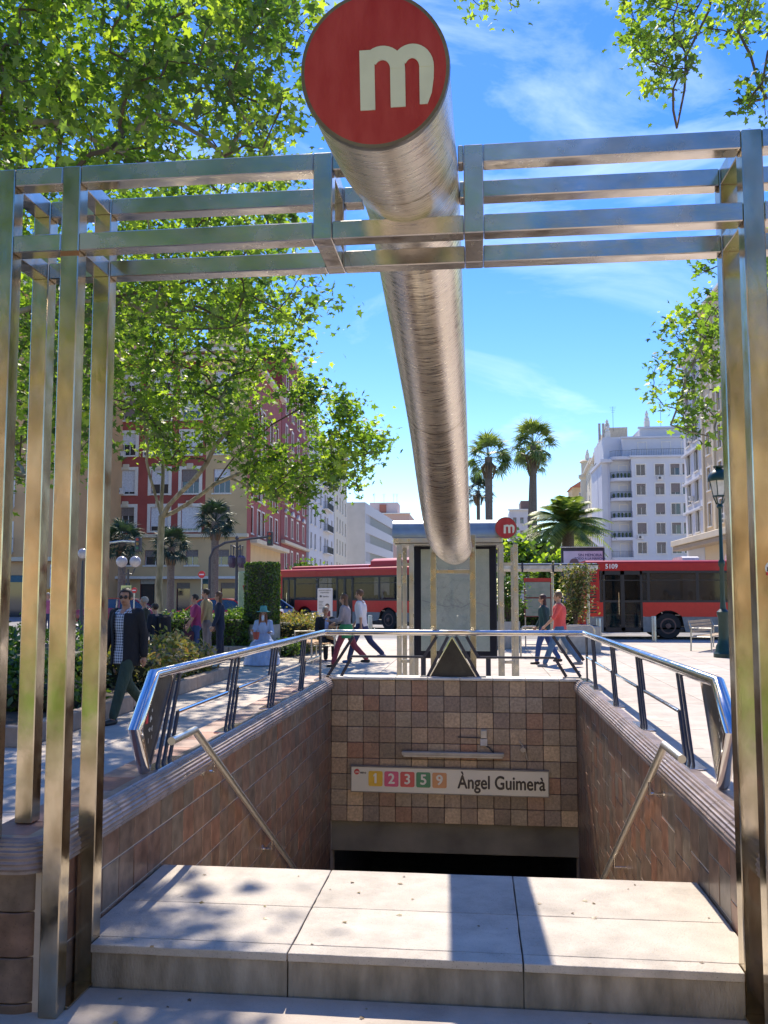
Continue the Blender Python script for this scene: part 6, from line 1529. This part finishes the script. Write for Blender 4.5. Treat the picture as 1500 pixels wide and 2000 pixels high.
# ================================================================== people
M_skin = mat('skin', (0.46, 0.25, 0.16), .55, var=.06, bump=.05); M_skin2 = mat('tanned_skin', (0.38, 0.20, 0.12), .55, var=.06, bump=.05)
def cloth(n, c, var=.18, sc=9):
    m = mat('cloth_'+n, c, .85, var=var, scale=sc, bump=.9, bscale=9, stretch=(1.2, 1.2, .55))
    for q in m.node_tree.nodes:
        if q.type == 'BUMP': q.inputs['Distance'].default_value = .05
    return m
M_hd = mat('dark_hair', (.025, .016, .012), .6, bump=.5); M_hb = mat('brown_hair', (.12, .055, .025), .6, bump=.5); M_hg = mat('grey_hair', (.34, .31, .28), .7, bump=.5)
M_shoe = mat('dark_shoe', (.02, .018, .016), .5); M_eye = mat('eye_dark', (.015, .012, .01), .3); M_lip = mat('lip', (.35, .11, .09), .5)
def cap(mb, p0, r0, p1, r1, n=12):
    p0, p1 = Vector(p0), Vector(p1); d = (p1-p0); L = d.length; d = d/L if L > 1e-6 else Vector((0, 0, 1))
    pts = []; rs = []
    for a in (-80, -45, 0): pts.append(p0+d*r0*math.sin(R(a))); rs.append(max(.002, r0*math.cos(R(a))))
    for a in (0, 45, 80): pts.append(p1+d*r1*math.sin(R(a))); rs.append(max(.002, r1*math.cos(R(a))))
    mb.tube(pts, rs, n)
def rings(mb, secs, n=16):
    """horizontal elliptical sections (centre, rx, ry)"""
    b = len(mb.v)
    for c, rx, ry in secs:
        for j in range(n): a = 2*math.pi*j/n; mb.v.append((c[0]+rx*math.cos(a), c[1]+ry*math.sin(a), c[2]))
    for i in range(len(secs)-1):
        for j in range(n): mb.f.append([b+i*n+j, b+i*n+(j+1) % n, b+(i+1)*n+(j+1) % n, b+(i+1)*n+j]); mb.m.append(0)
    mb.f.append([b+j for j in range(n)]); mb.m.append(0); e = b+(len(secs)-1)*n; mb.f.append([e+j for j in range(n)]); mb.m.append(0)
def figure(lab, loc, rz, h=1.7, legs=((0, 0), (0, 0)), arms=((0, 10, 8), (0, 10, 8)), lean=0, wide=1.0, female=False, top=None, sleeve=1.0, bottom=None, hair=M_hd, hairlong=0.0, shoe=M_shoe, skin=M_skin,
           jacket=None, head=(0, 0), vox=.014, sit=None, group=None, skirt=None, topz=None):
    """legs: (thigh swing, knee bend) in degrees, left then right; arms: (swing, elbow bend, outward)"""
    t = thing('person', lab, 'person', loc, rz, group); k = h/1.7
    hz = .90*k if sit is None else sit; LT, LS = .43*k, .42*k
    hips = [Vector((s*.088*k*wide, 0, hz)) for s in (-1, 1)]; J = []
    for i, s in enumerate((-1, 1)):
        a, kn = R(legs[i][0]), R(legs[i][1]); kp = hips[i]+Vector((s*.01, math.sin(a)*LT, -math.cos(a)*LT)); b = a-kn
        ap = kp+Vector((0, math.sin(b)*LS, -math.cos(b)*LS)); J.append((hips[i], kp, ap, b))
    low = min(j[2].z for j in J)-.075*k if sit is None else 0
    dz = -low if sit is None else 0.0
    sh = Vector((0, 0, dz)); J = [(a+sh, b+sh, c+sh, d) for a, b, c, d in J]; pel = Vector((0, 0, hz+dz))
    le = R(lean); ax = Vector((0, math.sin(le), math.cos(le)))
    chest = pel+ax*.36*k; neck = pel+ax*.545*k; hc = neck+Vector((0, .03*k, .155*k)); sw = (.165 if female else .19)*k*wide
    A = []
    for i, s in enumerate((-1, 1)):
        sp = pel+ax*.50*k+Vector((s*sw, 0, 0)); a, e, o_ = arms[i]; a, e, o_ = R(a), R(e), R(o_)
        d1 = Vector((s*math.sin(o_), math.sin(a)*math.cos(o_), -math.cos(a)*math.cos(o_))); ep = sp+d1*.29*k
        inw = s*-.25*abs(math.sin(e)) ; d2 = Vector((s*math.sin(o_)*.5+inw, math.sin(a+e), -math.cos(a+e))).normalized(); wp = ep+d2*.25*k; A.append((sp, ep, wp, d2))
    def torso(mb, g, up=.53, lowr=-.10):
        if lowr < -.101: rings(mb, [(pel+ax*(lowr*k), (.165*wide)*k+g+.006, .118*wide*k+g+.006), (pel+ax*(.02*k), .165*wide*k+g+.004, .115*wide*k+g+.004)])
        wst = .125 if female else .14; F = wide
        S = [(lowr, .155, .105), (0, .165*(1.04 if female else .97), .115), (.12, (wst+.01)*1.0, .10), (.22, wst*1.02, .10), (.34, .16 if not female else .15, .12), (.44, .17 if not female else .155, .115), (.50, .15, .095), (.545, .075, .07)]
        S = [(z, rx*F*k+g, ry*(1+(F-1)*.9)*k+g) for z, rx, ry in S if z <= up+.02 and z >= lowr-.001]
        rings(mb, [(pel+ax*z*k, rx, ry) for z, rx, ry in S])
    body = MB(); torso(body, 0)
    cap(body, neck-ax*.06*k, .058*k, hc-Vector((0, .01, .06*k)), .05*k)
    for a, b, c, d in J:
        cap(body, a, .088*k*wide, b, .055*k); cap(body, b, .055*k, b.lerp(c, .35), .052*k); cap(body, b.lerp(c, .35), .052*k, c, .036*k)
        cap(body, c+Vector((0, -.03, -.035)), .034*k, c+Vector((0, .13*k, -.045)), .028*k)
    for a, b, c, d in A:
        cap(body, a, .049*k, b, .040*k); cap(body, b, .040*k, c, .026*k); cap(body, a, .050*k, pel+ax*.475*k, .052*k)
        cap(body, c, .026*k, c+d*.075*k, .036*k)
    yw, pt = R(head[0]), R(head[1]); HM = Matrix.Translation(hc) @ Matrix.Rotation(yw, 4, 'Z') @ Matrix.Rotation(pt, 4, 'X')
    def hp(x, y, z): return tuple(HM @ Vector((x*k, y*k, z*k)))
    H3 = HM.to_3x3()
    body.ell(hp(0, -.008, .03), .074*k, .09*k, .085*k, 14, 10, HM); body.ell(hp(0, .018, -.03), .055*k, .065*k, .075*k, 14, 10, HM)
    cap(body, hp(0, .078, .0), .010*k, hp(0, .098, -.032), .014*k); 
    for s in (-1, 1): body.ell(hp(s*.075, -.01, -.01), .012*k, .022*k, .03*k, 8, 6, HM)
    bm_ = baked(body, vox*k, 3, [skin, M_eye, M_lip])
    ex = MB()
    for a, b, c, d in A:                                    # fingers and thumb
        s = 1 if a.x > 0 else -1; side = Vector((0, 1, 0)).cross(d)
        side = Vector((0, .9, .1)) if abs(d.y) < .7 else Vector((s, 0, 0)); side = (side-d*side.dot(d)).normalized()
        for q, ln in zip((-1.5, -.5, .5, 1.5), (.055, .07, .075, .062)):
            p = c+d*.085*k+side*q*.017*k; m1 = p+d*ln*.5*k; ex.tube([p, m1, m1+(d+Vector((-s*.5, 0, 0))).normalized()*ln*.45*k], [.0095*k, .0085*k, .007*k], 6)
        p = c+d*.04*k+side*.028*k; ex.tube([p, p+(d*.6+side).normalized()*.035*k, p+(d+side*.5).normalized()*.06*k], [.011*k, .010*k, .008*k], 6)
    e2 = ex.mesh('x', [skin]); bmm = bmesh.new(); bmm.from_mesh(bm_); bmm.from_mesh(e2)
    f = MB(); f.slot(1)
    for s in (-1, 1): f.ell(hp(s*.03, .072, .008), .013*k, .008*k, .007*k, 8, 6, HM); f.ell(hp(s*.031, .078, .027), .018*k, .006*k, .005*k, 8, 5, HM)
    f.slot(2).ell(hp(0, .082, -.055), .022*k, .008*k, .007*k, 8, 5, HM)
    e3 = f.mesh('y', [skin, M_eye, M_lip]); bmm.from_mesh(e3)
    bmm.to_mesh(bm_); bmm.free(); bm_.name = 'body'; link('body', bm_, t)
    # hair
    if hair:
        hm = MB(); hm.ell((0, -.014, .036), .084, .098, .092, 20, 14)
        keep = []; 
        for f_ in hm.f:
            c_ = sum((Vector(hm.v[i]) for i in f_), Vector())/len(f_)
            if c_.y > .035 and c_.z < .075: continue
            if c_.z < -.025 and c_.y > -.03: continue
            if c_.z < -.035 and not hairlong: continue
            keep.append(f_)
        hm.f = keep; hm.m = [0]*len(keep)
        hm.v = [tuple(Vector(v)*(1+.03*mnoise.noise(Vector(v)*40))) for v in hm.v]
        if hairlong:
            hm.ell((0, -.055, -.06-hairlong*.3), .078, .05, .10+hairlong*.5, 14, 10)
        hm.v = [hp(*v) for v in hm.v]
        o = hm.build('hair', hair, t, smooth='all'); so = o.modifiers.new('s', 'SOLIDIFY'); so.thickness = .012*k; so.offset = -1
    if bottom:
        mb = MB(); rings(mb, [(pel+ax*z*k, rx*wide*k+.016, ry*wide*k+.016) for z, rx, ry in ((-.12, .15, .11), (-.04, .160, .115), (.03, .150, .108), (.06, .14, .10))])
        for a, b, c, d in J:
            cap(mb, a, .10*k*wide, b, .073*k); cap(mb, b, .073*k, c+(b-c).normalized()*.03, .058*k)
        link('trousers', baked(mb, .018*k, 3, bottom), t)
    if skirt:
        sk_, zl = skirt; link('skirt', baked_skirt(pel, k, zl, wide), t).data.materials.append(sk_)
    if top:
        mb = MB(); torso(mb, .018, .50, topz if topz is not None else -.08)
        for a, b, c, d in A:
            cap(mb, a, .067*k, pel+ax*.485*k, .072*k); e = b if sleeve <= .5 else b.lerp(c, (sleeve-.5)*2*.95); 
            if sleeve <= .5: cap(mb, a+Vector((0, 0, -.01)), .062*k, a.lerp(b, sleeve*2), .062*k)
            else: cap(mb, a+Vector((0, 0, -.01)), .060*k, b, .052*k); cap(mb, b, .056*k, e, .045*k)
        link('top', baked(mb, .018*k, 3, top), t)
    if jacket:
        jm, zl = jacket; mb = MB(); torso(mb, .035, .50, zl)
        for a, b, c, d in A: cap(mb, a, .078*k, pel+ax*.47*k, .078*k); cap(mb, a, .078*k, b, .066*k); cap(mb, b, .066*k, c+(b-c)*.05, .055*k)
        link('jacket', baked(mb, .018*k, 3, jm), t)
    if shoe:
        for a, b, c, d in J:
            mb = MB(); cap(mb, c+Vector((0, -.035, -.04)), .042*k, c+Vector((0, .13*k, -.05)), .034*k); me = baked(mb, .012, 3, shoe); link('shoe', me, t)
    t['_'] = 0; del t['_']
    return t, dict(pel=pel, ax=ax, k=k, A=A, J=J, hp=hp, hc=hc, HM=HM)
def gp(px, py): p = gr(px, py); return (p.x, p.y, 0)
# man in sunglasses, near left
M_check = bpy.data.materials.new('checked_shirt'); M_check.use_nodes = True
nn_, ll_ = M_check.node_tree.nodes, M_check.node_tree.links; tcc = nn_.new('ShaderNodeTexCoord'); sx_ = nn_.new('ShaderNodeSeparateXYZ'); ll_.new(tcc.outputs['Object'], sx_.inputs[0])
def band(ch):
    a = nn_.new('ShaderNodeMath'); a.operation = 'MULTIPLY'; a.inputs[1].default_value = 28; ll_.new(sx_.outputs[ch], a.inputs[0])
    b = nn_.new('ShaderNodeMath'); b.operation = 'FRACT'; ll_.new(a.outputs[0], b.inputs[0]); c = nn_.new('ShaderNodeMath'); c.operation = 'GREATER_THAN'; c.inputs[1].default_value = .55; ll_.new(b.outputs[0], c.inputs[0]); return c
b1, b2 = band('X'), band('Z'); ad = nn_.new('ShaderNodeMath'); ad.operation = 'ADD'; ll_.new(b1.outputs[0], ad.inputs[0]); ll_.new(b2.outputs[0], ad.inputs[1])
dv = nn_.new('ShaderNodeMath'); dv.operation = 'MULTIPLY'; dv.inputs[1].default_value = .5; ll_.new(ad.outputs[0], dv.inputs[0])
rpc = nn_.new('ShaderNodeValToRGB'); rpc.color_ramp.elements[0].color = (.55, .6, .66, 1); rpc.color_ramp.elements[1].color = (.02, .035, .07, 1); ll_.new(dv.outputs[0], rpc.inputs['Fac']); ll_.new(rpc.outputs['Color'], nn_['Principled BSDF'].inputs['Base Color']); nn_['Principled BSDF'].inputs['Roughness'].default_value = .85
p = gp(243, 1408)
t, q = figure('man in sunglasses, checked shirt, black jacket and green trousers walking toward the stairs', p, R(160), 1.74, ((24, 4), (-20, 26)), ((-12, 12, 8), (10, 14, 9)), 0, 1.04, top=M_check, bottom=cloth('dark_green', (.035, .06, .04)), hair=M_hd, head=(22, 0), skin=M_skin2, vox=.010, topz=-.14)
k = q['k']; mb = MB(); fr = []
def open_jacket(q, mt, zl, g=.04, wide=1.04, gap=.38):
    mb = MB(); pel, ax, k = q['pel'], q['ax'], q['k']; n = 26; S = [(zl, .165, .12), (0, .17, .12), (.15, .16, .112), (.34, .175, .128), (.45, .18, .122), (.515, .15, .10)]
    for z, rx, ry in S:
        for j in range(n+1): a = R(90)+gap+(2*math.pi-2*gap)*j/n; mb.v.append(tuple(pel+ax*z*k+Vector((math.cos(a)*(rx*wide*k+g), math.sin(a)*(ry*wide*k+g), 0))))
    for i in range(len(S)-1):
        for j in range(n): mb.f.append([i*(n+1)+j, i*(n+1)+j+1, (i+1)*(n+1)+j+1, (i+1)*(n+1)+j]); mb.m.append(0)
    return mb
jb_ = open_jacket(q, None, -.17)
oj = jb_.build('jacket', cloth('black', (.010, .011, .015)), t, smooth='all'); so = oj.modifiers.new('s', 'SOLIDIFY'); so.thickness = .014; so.offset = -1; ss = oj.modifiers.new('u', 'SUBSURF'); ss.levels = ss.render_levels = 1
sl = MB()
for a, b, c, d in q['A']: cap(sl, a, .076*k, q['pel']+q['ax']*.485*k+Vector((.08 if a.x > 0 else -.08, -.015, 0)), .078*k); cap(sl, a+Vector((0, 0, -.012)), .070*k, b, .060*k); cap(sl, b, .060*k, c+(b-c)*.06, .055*k)
link('jacket_sleeves', baked(sl, .016, 3, cloth('black', (.010, .011, .015))), t)
cl = MB(); pel = q['pel']; [cap(cl, pel+q['ax']*.50*k+Vector((s*.05, .09, 0)), .02, pel+q['ax']*.555*k+Vector((s*.045, .0, 0)), .022) for s in (-1, 1)]; cl.build('collar', M_check, t, smooth='all')
sg_ = MB(); hp = q['hp']; HM = q['HM']
for s in (-1, 1): sg_.ell(hp(s*.032, .083, .006), .027, .008, .02, 10, 6, HM); sg_.tube([hp(s*.06, .075, .01), hp(s*.082, -.01, .006)], .004, 5)
sg_.tube([hp(-.01, .09, .01), hp(.01, .09, .01)], .004, 5); sg_.build('sunglasses', M_eye, t, smooth='all')
# people behind him
figure('short dark haired person in a navy jacket standing behind the near planting bed', (xat(305, 17.6), 17.6, 0), R(70), 1.42, ((0, 0), (0, 0)), ((5, 15, 8), (5, 15, 8)), 3, 1.0, top=cloth('navy', (.014, .018, .032)), bottom=cloth('ink_blue', (.02, .025, .04)), hair=M_hd)[0]
t2 = bpy.data.objects[-1] if False else None
bk = thing('backpack', 'dark backpack with a light strap on the back of the short person in navy', 'backpack', (xat(305, 17.6)+.20, 17.55, 1.02)); MB().cbox(-.14, .14, -.09, .06, -.22, .2, .05).build('bag', cloth('bag_black', (.02, .018, .022)), bk); MB().tube([(.08, .07, .16), (.1, .14, .24), (.1, .2, .1)], .012, 6).build('strap', mat('strap_tan', (.4, .3, .2), .7), bk)
figure('white haired person half hidden behind the man in sunglasses', (xat(283, 18.4), 18.4, 0), R(120), 1.55, ((0, 0), (0, 0)), ((0, 8, 6), (0, 8, 6)), 0, 1.0, top=cloth('dull_green', (.05, .05, .035)), bottom=cloth('brown', (.05, .035, .03)), hair=M_hg)
# the three standing by the second bed
figure('woman in a magenta top and blue jeans standing with two others by the second bed', (xat(383, 21.2), 21.2, 0), R(112), 1.60, ((3, 4), (-5, 2)), ((15, 10, 8), (8, 30, 6)), 2, 1.12, True, top=cloth('magenta', (.32, .035, .13)), bottom=cloth('jeans', (.035, .07, .18)), hair=M_hd, sleeve=.45)
figure('man in a khaki shirt and dark cap standing between the magenta and navy women', (xat(405, 21.8), 21.8, 0), R(100), 1.74, ((2, 3), (-3, 3)), ((5, 12, 6), (5, 12, 6)), 3, 1.18, top=cloth('khaki', (.34, .27, .13)), bottom=cloth('grey_trousers', (.17, .16, .17)), hair=M_hd)
figure('woman with long dark hair in a navy dress standing right of the khaki shirt', (xat(430, 20.6), 20.6, 0), R(105), 1.66, ((2, 3), (-3, 3)), ((8, 14, 6), (5, 12, 6)), 3, .95, True, top=cloth('deep_navy', (.012, .02, .045)), bottom=cloth('deep_navy', (.012, .02, .045)), hair=M_hb, hairlong=.35)
hb = thing('handbag', 'dark handbag hanging beside the woman in magenta', 'handbag', (xat(367, 21.0), 21.0, .62)); MB().cbox(-.16, .16, -.06, .06, -.18, .12, .04).build('bag', cloth('bag_purple', (.06, .015, .03)), hb); MB().tube([(-.1, 0, .1), (-.06, 0, .42), (.06, 0, .42), (.1, 0, .1)], .012, 6).build('strap', M_shoe, hb)
# seated woman in the pale blue costume
px0 = gr(508, 1298); t, q = figure('seated woman in a wide pale blue dress and teal hat with long auburn hair', (px0.x+.05, px0.y+.1, 0), R(185), 1.64, ((78, 70), (78, 70)), ((25, 70, 14), (28, 75, 14)), 2, 1.0, True, top=cloth('pale_blue', (.42, .50, .66), .08), hair=mat('auburn_hair', (.22, .08, .035), .6, bump=.5), hairlong=.55, shoe=None, sit=.50)
dr = MB(); n = 44; secs = [(.02, .42, .44, .22), (.12, .40, .42, .20), (.35, .34, .38, .16), (.52, .26, .33, .08), (.60, .18, .17, 0), (.72, .14, .12, 0)]
for z, rx, ry, oy in secs:
    for j in range(n): a = 2*math.pi*j/n; w = 1+.06*math.sin(j*3.0+z*3)*(1-z)+.03*math.sin(j*7.7); dr.v.append((rx*w*math.cos(a), oy+ry*w*math.sin(a), z))
for i in range(len(secs)-1):
    for j in range(n): dr.f.append([i*n+j, i*n+(j+1) % n, (i+1)*n+(j+1) % n, (i+1)*n+j]); dr.m.append(0)
dr.build('dress', cloth('dress_blue', (.38, .47, .66), .12), t, smooth='all')
lc = MB(); 
for zz, rr in ((.2, .375), (.36, .335)):
    for j in range(60): a = 2*math.pi*j/60; r1 = rr*(1+.03*math.sin(j*5)); lc.ell((r1*1.02*math.cos(a), .2+r1*.95*math.sin(a), zz+.012*math.sin(j*2.1)), .03, .03, .022, 5, 4)
lc.build('ruffles', cloth('ruffle_white', (.62, .64, .68), .06), t, smooth='all')
hp = q['hp']; ht = MB().lathe([(.17, .0), (.165, .012), (.10, .02), (.088, .06), (.08, .13), (.06, .15), (.01, .152)], (0, 0, 0), 24, None); ht.v = [hp(x, y-.01, z+.055) for x, y, z in ht.v]; ht.build('hat', cloth('teal', (.10, .32, .30), .1), t, smooth=50)
bd = MB(); bd.ell(hp(0, .085, -.09), .035, .02, .075, 10, 8); bd.build('lace_collar', cloth('ruffle_white', (.62, .64, .68)), t, smooth='all')
for s in (-1, 1): hh_ = MB(); cap(hh_, hp(s*.07, .03, -.0), .028, hp(s*.085, .05, -.28), .03); link('hair_lock', baked(hh_, .012, 2, mat('auburn_hair', (.22, .08, .035))), t)
rb_ = thing('red_pot', 'small red collecting pot held in the lap of the woman in pale blue', 'pot', (px0.x-.02, px0.y-.32, .60)); MB().lathe([(.05, 0), (.075, .1), (.08, .17), (.07, .17), (.05, .03)], n=16).build('pot', mat('pot_red', (.42, .08, .05), .5), rb_, smooth=40)
# seat under her
stl = thing('stool', 'low stool under the seated woman in pale blue', 'stool', (px0.x+.05, px0.y+.12, 0)); MB().cbox(-.18, .18, -.15, .15, .38, .42, .01).build('seat', M_bk, stl)
for sx in (-.15, .15):
    for sy in (-.12, .12): MB().box(sx-.015, sx+.015, sy-.015, sy+.015, 0, .38).build('leg', M_bk, stl)
# seated man in dark suit
b = gr(640, 1288); figure('grey haired man in a dark suit and pale blue shirt sitting on the wooden bench', (b.x-.08, b.y+.1, 0), R(205), 1.68, ((85, 85), (80, 80)), ((15, 60, 10), (15, 60, 10)), -2, 1.05, top=cloth('suit', (.014, .016, .022)), bottom=cloth('suit', (.014, .016, .022)), hair=M_hg, jacket=None, sit=.52, skin=M_skin2)
pt_ = [o for o in bpy.data.objects if o.get('label', '').startswith('grey haired man in a dark suit')][0]
q2 = dict(pel=Vector((0, 0, .52)), ax=Vector((0, math.sin(R(-2)), math.cos(R(-2)))), k=1.68/1.7)
sf = MB(); sf.ell((0, .112, .52+.33), .055, .035, .19, 12, 10); sf.build('shirt_front', cloth('shirt_blue', (.25, .33, .55)), pt_, smooth='all')
# walking couple, left
t, q = figure('walking woman in red trousers and grey top with a green sweater round her waist', gp(676, 1303), R(82), 1.66, ((24, 8), (-24, 22)), ((12, 75, 6), (10, 60, 6)), 4, .98, True, top=cloth('grey_mauve', (.27, .24, .26)), bottom=cloth('dusky_red', (.26, .045, .06)), hair=M_hb, hairlong=.18, sleeve=.95)
gm_ = cloth('green', (.04, .22, .08)); mb = MB(); pel, ax, k = q['pel'], q['ax'], q['k']; rings(mb, [(pel+ax*z, rx, ry) for z, rx, ry in ((-.20, .19, .16), (-.05, .195, .165), (.07, .18, .145), (.12, .17, .13))]); link('tied_sweater', baked(mb, .016, 3, gm_), t)
figure('walking man in a white shirt and navy trousers beside the woman in red trousers', (gp(690, 1298)[0]+.12, gp(690, 1298)[1]+.55, 0), R(82), 1.76, ((22, 6), (-26, 20)), ((-14, 12, 6), (16, 16, 6)), 3, 1.05, top=cloth('white', (.66, .62, .62), .06), bottom=cloth('jeans_navy', (.03, .04, .10)), hair=M_hb, sleeve=.5, shoe=mat('blue_shoe', (.03, .12, .3), .6))
# walking couple, right
figure('walking woman in a dark green top and blue jeans, left of the man in coral', gp(1064, 1297), R(84), 1.62, ((18, 10), (-18, 14)), ((-10, 12, 6), (12, 20, 6)), 1, 1.08, True, top=cloth('bottle_green', (.012, .05, .055)), bottom=cloth('jeans_blue', (.03, .065, .20)), hair=mat('dark_brown_hair', (.05, .018, .012), .6, bump=.5), hairlong=.16, sleeve=.95)
figure('walking man in a coral T-shirt and blue jeans crossing behind the right railing', (gp(1092, 1300)[0], gp(1092, 1300)[1]-.35, 0), R(84), 1.74, ((26, 4), (-24, 12)), ((24, 22, 8), (-18, 12, 6)), 1, 1.16, top=cloth('coral', (.62, .085, .075), .08), bottom=cloth('faded_jeans', (.07, .14, .25)), hair=mat('sandy_hair', (.12, .07, .04), .6, bump=.5), sleeve=.55, shoe=cloth('trainer_grey', (.25, .25, .26)))
figure('distant person in a pink shirt and blue trousers between the left posts', (xat(93, 33), 33, 0), R(190), 1.66, ((6, 4), (-6, 6)), ((10, 20, 8), (0, 12, 8)), 0, 1.05, top=cloth('pink', (.38, .10, .20)), bottom=cloth('jeans_navy', (.03, .04, .10)), hair=M_hg, vox=.02)
# passengers in the buses
for i, (bs_, xs_) in enumerate(((bus1, (3.0, 3.9, 4.7, 8.6)), (bus2, (5.2, 7.2, 9.1, 10.3)))):
    for j, x in enumerate(xs_):
        w_ = bs_.matrix_world if False else (Matrix.Translation(bs_.location) @ Matrix.Rotation(bs_.rotation_euler.z, 4, 'Z')); p = w_ @ Vector((x, .62, .95-.52+.50))
        t = thing('person', ['dark haired passenger in the first seat behind the rear door of bus 5109', 'passenger with a grey jacket in the middle window of bus 5109', 'dark passenger third from the left in bus 5109', 'passenger near the front of bus 5109', 'passenger behind the middle door of the left bus', 'passenger in the teal tinted window of the left bus', 'passenger in the right window of the left bus, beside the shelter post', 'passenger in the front part of the left bus'][i*4+j], 'person', p, bs_.rotation_euler.z-math.pi/2)
        mb = MB(); rings(mb, [((0, 0, 0), .17, .14), ((0, 0, .3), .18, .12), ((0, 0, .46), .2, .1), ((0, 0, .55), .08, .07)]); mb.ell((0, .02, .70), .08, .095, .12); cap(mb, (0, 0, .5), .055, (0, 0, .65), .05)
        for s in (-1, 1): cap(mb, (s*.2, 0, .46), .05, (s*.23, .08, .2), .04); cap(mb, (s*.23, .08, .2), .04, (s*.15, .3, .14), .03); cap(mb, (s*.09, .0, .02), .08, (s*.09, .4, .02), .06)
        link('body', baked(mb, .02, 2, cloth('coat_%d' % (j % 3), [(.03, .03, .035), (.14, .13, .14), (.08, .03, .03)][j % 3])), t)
        h_ = MB(); h_.ell((0, 0, .73), .088, .1, .115, 12, 8); h_.build('hair', M_hd, t, smooth='all')
